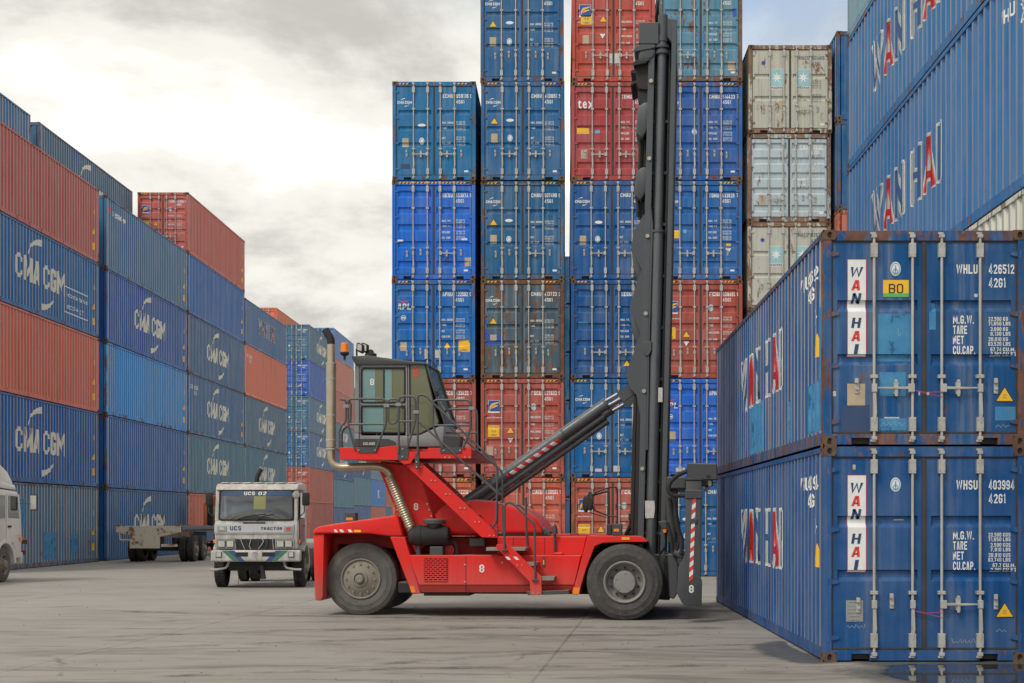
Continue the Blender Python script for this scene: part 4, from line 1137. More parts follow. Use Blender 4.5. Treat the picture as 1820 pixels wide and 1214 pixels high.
add_rect(lowc, -0.94, -0.735, 0.485, 0.74, STD, 'plate_steel', 'data_plate', txt=['CONVENTION PLATE', 'CSC SAFETY APPROVAL', 'DATE OF MANUFACTURE', 'IDENTIFICATION NO', 'MAXIMUM GROSS', 'STACKING WEIGHT'], th=0.012)
bo = add_rect(upc, -0.495, -0.185, 1.79, 1.995, STD, 'mark_yellow', 'placard', txt=['B0'], th=0.115, tcol='mark_black')
q = Sheet(); q.rect(-0.495, -0.185, 1.79, 1.835); put('placard_band', q.lay('placard_band', lambda u, v: (u, YD - 0.008, v)), 'mark_green', bo)
for u0, u1, v0, v1 in ((-.56, -.155, 1.02, 1.59), (-.54, -.22, .60, .89), (-.55, -.20, .19, .335), (.06, .14, 1.40, 1.72), (.85, 1.10, .31, .475)):
    add_rect(upc, u0, u1, v0, v1, STD, 'patch_worn', 'paint_patch', 0.0025)
add_rect(upc, -1.0, -.66, .17, .495, STD, 'patch_dark', 'paint_patch', 0.0025)
for u0, u1, v0, v1 in ((4.95, 5.9, .2, .82), (-1.0, 0.7, .2, 1.0), (3.35, 3.6, .2, .75), (5.75, 5.92, .82, 1.7)):
    on_side(upc, lambda: Sheet().rect(u0, u1, v0, v1), -1, 'paint_patch', 'patch_worn', STD, lift=0.002)
plain('twine', (0.55, 0.05, 0.12), 0.8, dirt=0.1)
for c in (upc, lowc):
    m = MB(); z = .62 if c is upc else .57
    m.tube([(-.15, YD - .062, z + .05), (.02, YD - .05, z + .02), (.2, YD - .065, z + .03)], 0.0028, 5)
    m.tube([(-.15, YD - .062, z + .05), (.05, YD - .045, z + .0), (.2, YD - .065, z - .03)], 0.0028, 5)
    m.build('twine', 'twine', c)
# taller stack behind the near pair
TX, TY = 5.64 + CW / 2, FPX / 88.65 - CL
z = 0.0
for ti, (lab, rgb, rust, h, wh) in enumerate([
    ('blue container hidden at the foot of the tall stack', (40, 76, 130), .2, HC, 0),
    ('cream container showing a corner above the near patched container', (205, 200, 182), .35, HC, 0),
    ('blue hollow-lettered container just above the near stack roof', (58, 98, 150), .18, HC, 1),
    ('blue hollow-lettered container, second above the near stack roof', (60, 100, 150), .22, STD, 1),
    ('grey-blue container, highest of the tall stack by the near pair', (116, 136, 156), .2, STD, 0)]):
    c = make_container(lab, 'tall stack beyond the near pair', TX, TY, z, h, pc(*rgb), rust, None, 1)
    if wh:
        side_wanhai(c, -1, h, h / 2 - .40, 0.85, -1.3)
        def sl2():
            q = Sheet(); q.text('WHLU', 4.0, h - .6, .18, w=.55); q.text('56091', 4.8, h - .6, .18, w=.6); q.text('42G1', 4.8, h - .83, .18, w=.42); return q
        on_side(c, sl2, -1, 'lettering', 'mark_white', h)
    z += h

# chalk scribbles, scuffs and scraps on the near doors
plain('chalk', (0.30, 0.36, 0.45), .8, dirt=.2)
def scribble(c, u0, v0, w, hgt, n, seed):
    rr = random.Random(seed); pts = [(u0 + w * i / n, v0 + hgt * (.5 + .5 * math.sin(i * 2.1 + seed)) * rr.uniform(.4, 1)) for i in range(n + 1)]
    s = Sheet(); s.swoosh(pts, [.006] * (n + 1)); on_door(c, s, 'chalk_scribble', 'chalk', STD, .003)
scribble(lowc, -.93, .40, .22, .07, 12, 1); scribble(lowc, .33, .22, .28, .07, 16, 2); scribble(lowc, .86, .36, .13, .06, 7, 3); scribble(lowc, .40, .07, .14, .04, 6, 7); scribble(upc, -.53, .24, .30, .08, 14, 4); scribble(upc, .86, .22, .16, .05, 8, 5); scribble(upc, -.33, 1.30, .05, .14, 4, 6)
for c, u0, u1, v0, v1, mt in ((upc, -.07, -.05, .61, .66, 'paper'), (upc, -.03, .06, .615, .65, 'paper'), (upc, -1.10, -1.06, .60, .66, 'paper'), (upc, -.48, -.30, .335, .35, 'paper'), (upc, .60, .64, 1.79, 1.83, 'paper'), (lowc, -.86, -.825, 2.31, 2.37, 'plate_tan'), (lowc, -.36, -.24, 1.70, 1.715, 'plate_steel')):
    add_rect(c, u0, u1, v0, v1, STD, mt, 'scrap', .003)

# ------------------------------------------------------------------ materials of the machines
def paint(name, c, rough=0.38, dirt=0.3, dirtcol=(0.20, 0.15, 0.12), coat=0.25, low=0.0, chips=0.012, spec=0.4):
    """vehicle paint with road dust, runs and small chips; low: dust that thickens on the lower edges of the thing"""
    t = NT(name)
    g = t.node('ShaderNodeNewGeometry'); v = g.outputs['Position']
    n1 = t.noise(v, 2.2, 6, 0.62); n2 = t.noise(t.map(v, (13, 13, 0.9)), 1.0, 5, 0.6); n3 = t.noise(v, 26, 4, 0.6)
    f = t.math('MULTIPLY', t.ramp(t.math('ADD', t.math('MULTIPLY', n1, .55), t.math('MULTIPLY', n2, .45)), 0.42, 0.70), dirt)
    col = t.mix(f, c, dirtcol)
    col = t.mix(t.ramp(n3, 0.71 - chips, 0.74 - chips, 0.0, 0.7), col, (0.09, 0.07, 0.06))
    if low:
        sp = t.node('ShaderNodeSeparateXYZ'); t.l.new(v, sp.inputs[0])
        d = t.math('MULTIPLY', t.ramp(t.math('ADD', sp.outputs['Z'], t.math('MULTIPLY', n2, 0.5)), 0.55, 1.25, 1.0, 0.0), low)
        col = t.mix(d, col, (0.26, 0.22, 0.19))
    up = t.node('ShaderNodeSeparateXYZ'); t.l.new(g.outputs['Normal'], up.inputs[0])
    col = t.mix(t.math('MULTIPLY', t.ramp(up.outputs['Z'], 0.5, 0.95), t.ramp(n1, 0.3, 0.6, 0.15, 0.55)), col, (0.33, 0.26, 0.21))   # settled dust on flat tops
    t.l.new(col, t.b.inputs['Base Color'])
    t.l.new(t.ramp(f, 0, 0.4, rough, 0.8), t.b.inputs['Roughness'])
    t.b.inputs['Specular IOR Level'].default_value = spec
    t.b.inputs['Coat Weight'].default_value = coat; t.b.inputs['Coat Roughness'].default_value = 0.15
    t.bump(n1, 0.08, 0.02)
    return t.m
paint('red_paint', (0.72, 0.017, 0.014), 0.40, 0.42, (0.36, 0.055, 0.045), 0.05, 0.38, chips=0.055, spec=0.25)
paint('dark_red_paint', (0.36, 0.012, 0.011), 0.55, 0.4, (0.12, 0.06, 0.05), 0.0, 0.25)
paint('mast_grey', (0.056, 0.064, 0.073), 0.42, 0.45, (0.10, 0.10, 0.098), 0.1, 0.0)
paint('upright_grey', (0.072, 0.080, 0.090), 0.45, 0.5, (0.07, 0.07, 0.07), 0.0)
paint('ram_grey', (0.062, 0.070, 0.080), 0.24, 0.35, (0.12, 0.12, 0.115), 0.3, spec=0.6)
paint('charcoal', (0.052, 0.056, 0.062), 0.5, 0.3, (0.09, 0.085, 0.08), 0.0, 0.0)
paint('cab_grey', (0.23, 0.235, 0.245), 0.45, 0.25, (0.18, 0.17, 0.15), 0.1)
paint('rail_grey', (0.062, 0.067, 0.075), 0.42, 0.2, (0.12, 0.11, 0.10), 0.1, chips=0.0)
paint('grease_black', (0.016, 0.016, 0.017), 0.6, 0.4, (0.05, 0.045, 0.04), 0.0)
paint('hub_grey', (0.24, 0.235, 0.22), 0.6, 0.5, (0.17, 0.15, 0.125), 0.0)
paint('steer_hub', (0.235, 0.215, 0.18), 0.75, 0.5, (0.15, 0.13, 0.105), 0.0)
plain('rubber_black', (0.018, 0.018, 0.019), 0.75, dirt=0.3, dirtcol=(0.06, 0.055, 0.05))
plain('steel_bolt', (0.45, 0.40, 0.32), 0.45, 0.5, dirt=0.4)
plain('tread_steel', (0.30, 0.27, 0.24), 0.6, 0.3, dirt=0.5)
plain('lamp_orange', (0.85, 0.22, 0.01), 0.25, dirt=0.2, dirtcol=(0.4, 0.1, 0.02), spec=0.6)
plain('lamp_red', (0.55, 0.03, 0.02), 0.25, dirt=0.2, spec=0.6)
plain('lamp_clear', (0.50, 0.50, 0.46), 0.15, dirt=0.35, spec=0.7, scale=12)
plain('bright_red_mark', (0.72, 0.03, 0.03), 0.5, dirt=0.1)
def exhaust_steel():
    t = NT('exhaust_steel')
    g = t.node('ShaderNodeNewGeometry'); v = g.outputs['Position']
    n = t.noise(v, 6, 5, 0.6); w = t.noise(t.map(v, (2, 2, 0.6)), 1.0, 3, 0.5)
    col = t.mix(n, (0.34, 0.27, 0.18), (0.52, 0.46, 0.35))
    col = t.mix(t.ramp(w, 0.5, 0.7, 0.0, 0.5), col, (0.20, 0.14, 0.085))
    t.l.new(col, t.b.inputs['Base Color']); t.b.inputs['Metallic'].default_value = 0.65
    t.b.inputs['Roughness'].default_value = 0.36
exhaust_steel()
def tyre_rubber(name, c, dust):
    t = NT(name)
    g = t.node('ShaderNodeNewGeometry'); v = g.outputs['Position']
    n1 = t.noise(v, 3.5, 6, 0.6); n2 = t.noise(v, 18, 4, 0.6)
    col = t.mix(t.ramp(n1, 0.3, 0.7), c, dust)
    col = t.mix(t.ramp(n2, 0.55, 0.75, 0, 0.4), col, (0.20, 0.18, 0.155))
    t.l.new(col, t.b.inputs['Base Color']); t.b.inputs['Roughness'].default_value = 0.85
    t.b.inputs['Specular IOR Level'].default_value = 0.25
    t.bump(n2, 0.2, 0.01)
tyre_rubber('tyre_dusty', (0.078, 0.078, 0.077), (0.145, 0.137, 0.124))
tyre_rubber('tyre_mid', (0.046, 0.046, 0.047), (0.082, 0.079, 0.074))
tyre_rubber('tyre_dark', (0.022, 0.022, 0.022), (0.06, 0.056, 0.05))
tyre_rubber('tyre_tread', (0.035, 0.038, 0.042), (0.09, 0.085, 0.078))
def tinted_glass(name, c, clear, rough=0.03):
    """tinted pane: partly see-through, mirror-like at the surface"""
    t = NT(name)
    n, l = t.n, t.l
    tr = n.new('ShaderNodeBsdfTransparent'); tr.inputs[0].default_value = c + (1,)
    t.b.inputs['Base Color'].default_value = tuple(x * 0.75 for x in c) + (1,)
    t.b.inputs['Roughness'].default_value = rough; t.b.inputs['Specular IOR Level'].default_value = 0.6
    mx = n.new('ShaderNodeMixShader'); mx.inputs[0].default_value = clear
    l.new(t.b.outputs[0], mx.inputs[1]); l.new(tr.outputs[0], mx.inputs[2])
    l.new(mx.outputs[0], n['Material Output'].inputs['Surface'])
tinted_glass('glass_olive', (0.215, 0.23, 0.13), 0.15)
tinted_glass('glass_sky_teal', (0.26, 0.45, 0.45), 0.2)  # teal is the sky showing in the panes, put into the tint
tinted_glass('glass_dark', (0.05, 0.055, 0.06), 0.20)
def windscreen_glass():
    t = NT('windscreen_glass')
    t.b.inputs['Base Color'].default_value = (0.02, 0.025, 0.03, 1); t.b.inputs['Roughness'].default_value = 0.02
    t.b.inputs['Specular IOR Level'].default_value = 0.9; t.b.inputs['IOR'].default_value = 1.9
    n, l = t.n, t.l
    tr = n.new('ShaderNodeBsdfTransparent'); tr.inputs[0].default_value = (0.62, 0.68, 0.66, 1)
    mx = n.new('ShaderNodeMixShader'); mx.inputs[0].default_value = 0.42
    l.new(t.b.outputs[0], mx.inputs[1]); l.new(tr.outputs[0], mx.inputs[2]); l.new(mx.outputs[0], n['Material Output'].inputs['Surface'])
windscreen_glass()

# ------------------------------------------------------------------ wheels
def tyre_mesh(R0, W, rim, n=56, lugs=0):
    m = MB(); s = R0 - rim
    prof = [(rim, 0.05 * W), (rim + .12 * s, 0.0 + .02 * W), (rim + .40 * s, -0.02 * W), (rim + .44 * s, -0.005 * W), (rim + .72 * s, 0.005 * W), (rim + .76 * s, 0.03 * W), (R0 - .13 * s, 0.05 * W), (R0 - .03 * s, 0.10 * W), (R0, 0.16 * W)]
    for k in range(4):
        a = 0.22 + 0.16 * k
        prof += [(R0, (a - .03) * W), (R0 - 0.016, (a - .02) * W), (R0 - 0.016, (a + .01) * W), (R0, (a + .02) * W)]
    prof += [(R0, 0.84 * W), (R0 - .03 * s, .9 * W), (R0 - .13 * s, .95 * W), (rim + .40 * s, 1.02 * W), (rim, .95 * W)]
    m.lathe(prof, (0, 0, 0), 'y', n)
    if lugs:
        for i in range(lugs):
            a = 2 * math.pi * i / lugs; c, q = math.cos(a), math.sin(a); t = R0 * math.pi / lugs * .52
            for y0, y1 in ((0.10 * W, .42 * W), (.58 * W, .90 * W)):
                b = [(R0 * c * 0.985 - q * t, y0, R0 * q * .985 + c * t), (R0 * c * .985 + q * t, y0, R0 * q * .985 - c * t), (R0 * c * .985 + q * t, y1, R0 * q * .985 - c * t), (R0 * c * .985 - q * t, y1, R0 * q * .985 + c * t)]
                e = [((R0 + .012) * c - q * t * .8, y0, (R0 + .012) * q + c * t * .8), ((R0 + .012) * c + q * t * .8, y0, (R0 + .012) * q - c * t * .8), ((R0 + .012) * c + q * t * .8, y1, (R0 + .012) * q - c * t * .8), ((R0 + .012) * c - q * t * .8, y1, (R0 + .012) * q + c * t * .8)]
                m.faces(b + e, [(4, 5, 6, 7), (0, 1, 5, 4), (1, 2, 6, 5), (2, 3, 7, 6), (3, 0, 4, 7)])
    return m.mesh('tyre', angle=0.5)
def drive_rim_mesh(r, W):
    m = MB()
    m.lathe([(r, 0.06 * W), (r * 1.0, -0.005), (r * .96, -0.015), (r * .90, 0.0), (r * .86, .04), (r * .80, 0.13), (r * .56, 0.16), (r * .54, 0.10), (r * .53, -0.01), (r * .50, -0.03), (r * .30, -0.035), (0.001, -0.035)], (0, 0, 0), 'y', 40)
    for i in range(10):
        a = 2 * math.pi * (i + .5) / 10
        m.cyl((r * .68 * math.cos(a), 0.15, r * .68 * math.sin(a)), (r * .68 * math.cos(a), 0.09, r * .68 * math.sin(a)), 0.020, n=6, mi=1)
    for i in range(5):
        a = 2 * math.pi * (i + .2) / 5
        m.cyl((r * .42 * math.cos(a), -0.03, r * .42 * math.sin(a)), (r * .42 * math.cos(a), -0.045, r * .42 * math.sin(a)), 0.012, n=6)
    return m.mesh('rim', angle=0.5)
def steer_rim_mesh(r, W):
    m = MB()
    m.lathe([(r, 0.06 * W), (r, -0.002), (r * .96, -0.012), (r * .92, 0.0), (r * .90, .03), (r * .70, 0.0), (r * .60, -0.03), (r * .40, -0.05), (r * .37, -0.075), (r * .30, -0.08), (r * .26, -0.05), (r * .22, -0.055), (r * .2, -0.12), (r * .15, -0.135), (0.001, -0.135)], (0, 0, 0), 'y', 40)
    for i in range(12):
        a = 2 * math.pi * i / 12
        m.cyl((r * .72 * math.cos(a), 0.0, r * .72 * math.sin(a)), (r * .72 * math.cos(a), -0.035, r * .72 * math.sin(a)), 0.020, n=6)
    return m.mesh('rim', angle=0.5)
def truck_rim_mesh(r, W):
    m = MB()
    m.lathe([(r, 0.08 * W), (r, -0.002), (r * .95, -0.008), (r * .90, 0.02), (r * .84, .08), (r * .62, 0.06), (r * .55, 0.02), (r * .40, 0.0), (r * .38, -0.05), (r * .30, -0.07), (0.001, -0.075)], (0, 0, 0), 'y', 32)
    for i in range(8):
        a = 2 * math.pi * i / 8
        m.cyl((r * .5 * math.cos(a), 0.03, r * .5 * math.sin(a)), (r * .5 * math.cos(a), -0.02, r * .5 * math.sin(a)), 0.016, n=6)
        a += math.pi / 8
        m.cyl((r * .74 * math.cos(a), 0.075, r * .74 * math.sin(a)), (r * .74 * math.cos(a), 0.055, r * .74 * math.sin(a)), 0.035, n=8, mi=1)
    return m.mesh('rim', angle=0.5)
def wheel(parent, x, y, R0, W, rimr, rim_mesh, mats, tyre='tyre_dusty', flip=False, lugs=0, name='wheel', n=56, along='y'):
    """wheel whose outer side looks along -y (or +y when flipped); y is the outer plane"""
    w = empty(name, (x, y, R0)); w.parent = parent
    if flip: w.rotation_euler = (0, 0, math.pi)
    key = ('tyre', round(R0, 3), round(W, 3), round(rimr, 3), lugs, n)
    put('tyre', cached(key, lambda: tyre_mesh(R0, W, rimr, n, lugs)), tyre, w)
    put('rim', cached(('rim', rim_mesh.__name__, round(rimr, 3), W), lambda: rim_mesh(rimr, W)), mats, w)
    return w

# ------------------------------------------------------------------ the empty-container handler
MD = depth(1103); MYAW = R(5.0)
MOX, MOY = (1110 - PX) / FPX * MD, MD
cs_, sn_ = math.cos(MYAW), math.sin(MYAW)
def Q(px, py, ly):
    """point of the machine's upright plane ly that the photo shows at (px, py) -> (lx, lz)"""
    a, b = (px - PX) / FPX, -(py - PY) / FPX
    t = (ly + MOX * sn_ + MOY * cs_) / (a * sn_ + cs_)
    xw, yw, zw = a * t, t, EYE + b * t
    return ((xw - MOX) * cs_ - (yw - MOY) * sn_, zw)
def QP(pts, ly): return [Q(x, y, ly) for x, y in pts]
def Q3(pts, ly): return [(Q(p[0], p[1], p[2] if len(p) > 2 else ly)[0], p[2] if len(p) > 2 else ly, Q(p[0], p[1], p[2] if len(p) > 2 else ly)[1]) for p in pts]
H = empty('container_handler', (MOX, MOY, 0), -MYAW)
tag(H, 'red empty-container handler with dark tall mast and raised grey cab', 'container handler')
YC = 2.0
def both(fn):
    """the same piece on the near side and mirrored on the far side"""
    fn(lambda y: y); fn(lambda y: 2 * YC - y)
def pr(name, pts, ly, y0, y1, mat, parent=H, bevel=0.01, seg=1):
    m = MB(); m.prism(QP(pts, ly), 'y', y0, y1)
    return m.build(name, mat, parent, bevel=bevel, seg=seg)
# wheels
WR = 0.645
steer_x = Q(641, 1032, 0.9)[0]
wheel(H, 0.0, 0.0, WR, 0.44, 0.355, drive_rim_mesh, ['hub_grey', 'grease_black'], 'tyre_mid')
wheel(H, 0.0, 0.98, WR, 0.44, 0.355, drive_rim_mesh, ['hub_grey', 'grease_black'], flip=True)
wheel(H, 0.0, 4.0, WR, 0.44, 0.355, drive_rim_mesh, ['hub_grey', 'grease_black'], flip=True)
wheel(H, 0.0, 3.02, WR, 0.44, 0.355, drive_rim_mesh, ['hub_grey', 'grease_black'])
wheel(H, steer_x, 0.9, WR, 0.42, 0.36, steer_rim_mesh, ['steer_hub'])
wheel(H, steer_x, 3.1, WR, 0.42, 0.36, steer_rim_mesh, ['steer_hub'], flip=True)
m = MB(); m.cyl((0, .9, WR), (0, 3.1, WR), 0.24, n=20); m.box(-.35, .35, 1.5, 2.5, .38, .95); m.build('drive_axle', 'grease_black', H, bevel=.02)
m = MB(); m.cyl((steer_x, 1.2, WR), (steer_x, 2.8, WR), 0.13, n=16); m.box(steer_x - .25, steer_x + .25, 1.4, 2.6, .42, .8); m.build('steer_axle', 'grease_black', H, bevel=.02)
# chassis core, counterweight
x0, x1 = Q(712, 1000, 1.4)[0], Q(1150, 1000, 1.4)[0]
m = MB(); m.box(x0, x1, 1.35, 1.62, 0.62, 1.28); m.box(x0, x1, 2.38, 2.65, 0.62, 1.28); m.box(x0 + .2, x1 - .3, 1.62, 2.38, .75, 1.1)
m.build('chassis_frame', 'dark_red_paint', H, bevel=.01)
pr('counterweight', [(560, 950), (700, 930), (735, 985), (700, 1000), (690, 962), (592, 962), (583, 1045), (562, 1045)], .95, 1.36, 2.64, 'dark_red_paint', bevel=.03, seg=2)
def rear_fender(Y):
    pr('rear_fender', [(555, 944), (565, 936), (600, 930), (702, 915.5), (707, 919), (716, 953), (691, 953), (657, 948.5), (564, 948.5), (556, 951)], .62, Y(.62), Y(1.42), 'red_paint', bevel=.045, seg=3)
    pr('bumper_post', [(556.5, 951), (576, 949), (573.5, 1060), (570, 1068), (559.5, 1067)], .66, Y(.66), Y(1.36), 'red_paint', bevel=.02, seg=2)
    pr('fender_leg', [(693, 954), (719, 954), (748, 1055), (732, 1056)], .60, Y(.60), Y(1.1), 'red_paint', bevel=.012)
    pr('wheel_housing', [(577, 951), (712, 955), (733, 1010), (700, 975), (590, 965)], 1.36, Y(1.365), Y(1.44), 'dark_red_paint', bevel=0)
both(rear_fender)
pr('engine_deck', [(580, 935), (700, 918), (706, 950), (580, 948)], 1.42, 1.43, 2.57, 'red_paint', bevel=.02)
# side boxes (tank / battery) with lower chamfer
def side_box(Y):
    m = MB()
    m.prism(QP([(726, 987), (1033, 987), (1021, 1040), (744, 1040)], .45), 'y', Y(.45), Y(1.34))
    o = m.build('side_box', 'red_paint', H, bevel=.012)
    pts = QP([(744, 1040.6), (1021, 1040.6), (1018, 1053), (748, 1053)], .47)
    q = MB(); a, b, c, d = pts
    q.faces([(a[0], Y(.45), a[1]), (b[0], Y(.45), b[1]), (c[0], Y(.53), c[1]), (d[0], Y(.53), d[1]), (a[0], Y(1.34), a[1]), (b[0], Y(1.34), b[1]), (c[0], Y(1.34), c[1]), (d[0], Y(1.34), d[1])],
            [(0, 1, 2, 3), (4, 5, 6, 7), (0, 1, 5, 4), (1, 2, 6, 5), (2, 3, 7, 6), (3, 0, 4, 7)])
    q.build('sill_panel', 'red_paint', o)
    return o
both(side_box)
m = MB(); m.box(steer_x + .7, -.75, .75, 3.25, .40, .60); m.box(steer_x + .3, .4, 1.45, 2.55, .36, .66); m.build('belly_light_block', 'grease_black', H, bevel=.02)  # fill added under the chassis to block sky light and deepen the shade
pr('drip_tray', [(753, 1054), (835, 1054), (835, 1059), (753, 1059)], .6, .6, 1.3, 'grease_black')
# grille: red lattice over a dark recess
gx0, gz1 = Q(753.4, 991.6, .45); gx1, gz0 = Q(795.4, 1032, .45)
m = MB(); m.box(gx0, gx1, .440, .452, gz0, gz1, 1)
rows = 11
for r in range(rows + 1):
    z = gz0 + (gz1 - gz0) * r / rows; m.box(gx0, gx1, .430, .440, z - .007, z + .007, 0)
for r in range(rows):
    za, zb = gz0 + (gz1 - gz0) * r / rows, gz0 + (gz1 - gz0) * (r + 1) / rows
    for k in range(6):
        x = gx0 + (gx1 - gx0) * (k + (.5 if r % 2 else 0)) / 5
        if x < gx1 - .005: m.box(max(gx0, x - .010), x + .010, .432, .440, za, zb, 0)
o = m.build('grille', ['red_paint', 'grease_black'], H, smooth=False); o['kind'] = 'stuff'
def seam(px_): 
    a = Q(px_, 988, .449); b = Q(px_, 1052, .449)
    m = MB(); m.box(a[0] - .006, a[0] + .006, .447, .46, b[1], a[1] - .01); m.build('panel_gap', 'grease_black', H, smooth=False)
seam(828)
for xs in (912, 968):      # joints in the flank above
    a = Q(xs, 955, .757); b = Q(xs, 986, .757); m = MB(); m.box(a[0] - .004, a[0] + .004, .7565, .77, b[1], a[1]); m.build('panel_gap', 'grease_black', H, smooth=False)
for xs in (640, 672):
    a = Q(xs, 936, .617); b = Q(xs, 947, .617); m = MB(); m.box(a[0] - .003, a[0] + .003, .6185, .63, b[1], a[1] - .02); m.build('panel_gap', 'dark_red_paint', H, smooth=False)
def numeral(txt, px_, py_, ly, hpx, mat, parent=H, lift=0.006):
    x, z = Q(px_, py_, ly); hh = hpx / FPX * (MOY + ly)
    s = Sheet(); s.text(txt, x, z - hh / 2, hh, anchor='c', w=hh * .62 * len(txt))
    return put('numeral', s.lay('numeral', lambda u, v: (u, ly - lift, v)), mat, parent)
numeral('8', 856.5, 1010.5, .45, 14, 'mark_white')
def bolts(pts, ly, r=.016, parent=H, mat='steel_bolt'):
    for p in pts:
        x, z = Q(p[0], p[1], ly)
        m = MB(); m.cyl((x, ly, z), (x, ly - .016, z), r, n=8); m.build('bolt', mat, parent, smooth=False)
bolts([(826.5, 1003.5), (826.5, 1034), (893, 1000)], .45)
# upper flank and deck
def flank(Y):
    pr('flank_panel', [(884, 953.5), (1043, 953.5), (1036, 987), (884, 987)], .76, Y(.76), Y(1.34), 'red_paint', bevel=.015)
both(flank)
pr('deck_plate', [(735, 950.5), (1145, 950.5), (1145, 953.3), (735, 953.3)], .8, 1.345, 2.655, 'red_paint', bevel=0)
pr('engine_block', [(735, 955), (884, 955), (884, 986), (735, 986)], 1.3, 1.36, 2.64, 'dark_red_paint', bevel=.02)
# front fender: one folded plate over the drive wheels
def front_fender(Y):
    pr('front_fender', [(1044.5, 952.3), (1138.5, 953.4), (1150, 963.5), (1088, 963.5), (1070, 965.5), (1057, 971), (1042, 1010), (1028, 1057), (1017, 1057)], .03, Y(.03), Y(1.0), 'red_paint', bevel=.008)
both(front_fender)
pr('inner_arch', [(1046, 966), (1150, 962), (1150, 990), (1040, 1045)], 1.02, 1.02, 1.34, 'grease_black', bevel=0)
pr('reflector', [(1019, 1044.5), (1031, 1044.5), (1028.5, 1056), (1017.3, 1056)], .024, .020, .029, 'lamp_orange', bevel=0)
pr('reflector', [(1105, 955), (1119, 955), (1119, 959.5), (1105, 959.5)], .024, .020, .029, 'mark_yellow', bevel=0)
for k, (a, b) in enumerate(((593, 601), (603, 612), (618, 627))): pr('reflector', [(a, 941), (b - 4, 941), (b, 946), (a + 2, 946)], .61, .612, .618, 'mark_white', bevel=0)
pr('reflector', [(629, 942), (641.5, 942), (641.5, 946), (629, 946)], .61, .612, .618, 'mark_yellow', bevel=0)
pr('reflector', [(728, 1042), (736, 1042), (739, 1053), (731, 1053)], .59, .592, .598, 'lamp_orange', bevel=0)
# rear lamp box, front lamp box
for name, (xa, ya, xb, yb), ly in (('lamp_housing', (612, 911, 632, 931), .66), ('lamp_housing', (1088, 931, 1105.5, 952), .10), ('lamp_housing', (1078, 932, 1087, 951), .5)):
    o = pr(name, [(xa, ya), (xb, ya), (xb, yb), (xa, yb)], ly, ly, ly + .2, 'charcoal')
    if xb != 1087: pr('lamp', [(xa + 3, ya + 9), (xb - 5, ya + 9), (xb - 5, ya + 14), (xa + 3, ya + 14)], ly - .008, ly - .014, ly, 'lamp_orange', o, bevel=.003)
# engine hood
hood = [(762, 951), (770, 915), (786, 900), (806, 892), (846, 887.5), (880, 890), (915, 899), (940, 911), (955, 925), (963, 938), (969, 951)]
m = MB(); m.prism(QP(hood, 1.0), 'y', .98, 3.02); m.build('engine_hood', 'red_paint', H, bevel=.16, seg=4, angle=.9)
pr('hood_seal', [(884, 949), (972, 949), (972, 953), (884, 953)], .97, .97, 3.03, 'rubber_black', bevel=0)
pr('hood_latch', [(963, 938), (967, 938), (977, 953), (968, 953)], .99, .99, 1.4, 'charcoal')
# access ladder
pr('ladder_stringer', [(882.3, 967.6), (903.4, 967.3), (962, 1024), (962.8, 1057.6), (942.5, 1057.6), (941.4, 1034), (882, 973)], .14, .14, .165, 'red_paint', bevel=.004)
for xa, xb, ya, yb in ((864, 935, 973, 979), (934, 955.5, 999, 1006), (961.5, 986, 1024.5, 1032)):
    pr('step', [(xa, ya), (xb, ya), (xb - 2, yb), (xa, yb)], .166, .167, .75, 'tread_steel', bevel=.004)
pr('bottom_step', [(936, 1051.5), (1010, 1049.5), (1012, 1056), (938, 1058)], .168, .168, .6, 'charcoal', bevel=.006)
for xa in (897.5, 912): pr('reflector', [(xa, 989.5), (xa + 6, 989.5), (xa + 11, 995), (xa + 5, 995)], .137, .1355, .139, 'mark_white', bevel=0)
bolts([(920, 1004.6), (928, 1004.6), (948, 1054), (956.5, 1054)], .139, .012)
def rail(name, pts, ly, r=.019, parent=H, mat='rail_grey', rad=.09, n=8):
    m = MB(); m.tube(fillet(Q3(pts, ly), rad, 4), r, n); return m.build(name, mat, parent)
rail('handrail', [(896.6, 978), (896.6, 898), (904, 891), (915, 898), (949, 931), (950.5, 942), (951, 1031)], .12)
rail('handrail', [(937.5, 976), (935.5, 940), (934.7, 884)], .74)
rail('handrail', [(915, 899, .74), (922, 897, .74), (934, 908, .74)], .74)
rail('handrail', [(884, 935), (884, 948), (894, 948), (893.5, 896), (884.5, 896), (884, 935)], .30, .016)
for xa, ya, ly in ((896.6, 978, .12), (951, 1031, .12)):
    pr('rail_foot', [(xa - 5.5, ya - 1.5), (xa + 5.5, ya - 1.5), (xa + 5.5, ya + 1.5), (xa - 5.5, ya + 1.5)], ly - .005, ly - .03, ly + .02, 'charcoal', bevel=.003)
pr('gauge', [(964, 990), (968.5, 990), (968.5, 1008), (964, 1008)], .44, .438, .45, 'charcoal', bevel=0)
pr('gauge_glass', [(965.3, 995), (967.3, 995), (967.3, 1004), (965.3, 1004)], .436, .434, .439, 'mark_yellow', bevel=0)
pr('filler_cap', [(983.5, 982), (1000, 982), (1000, 987), (983.5, 987)], .6, .6, .8, 'red_paint', bevel=.02)
m = MB(); x, z = Q(986, 951, .70); m.cyl((x, .72, z - .3), (x, .72, z + .02), .022, n=8); m.cyl((x, .72, z + .02), (x, .72, z + .16), .055, .04, n=14); m.cyl((x, .72, z + .16), (x, .72, z + .19), .014, n=8); m.build('washer_bottle', 'charcoal', H)
rail('grab_handle', [(1014, 952), (1015, 948.5), (1027, 948.5), (1030, 952)], 1.2, .012, rad=.02)
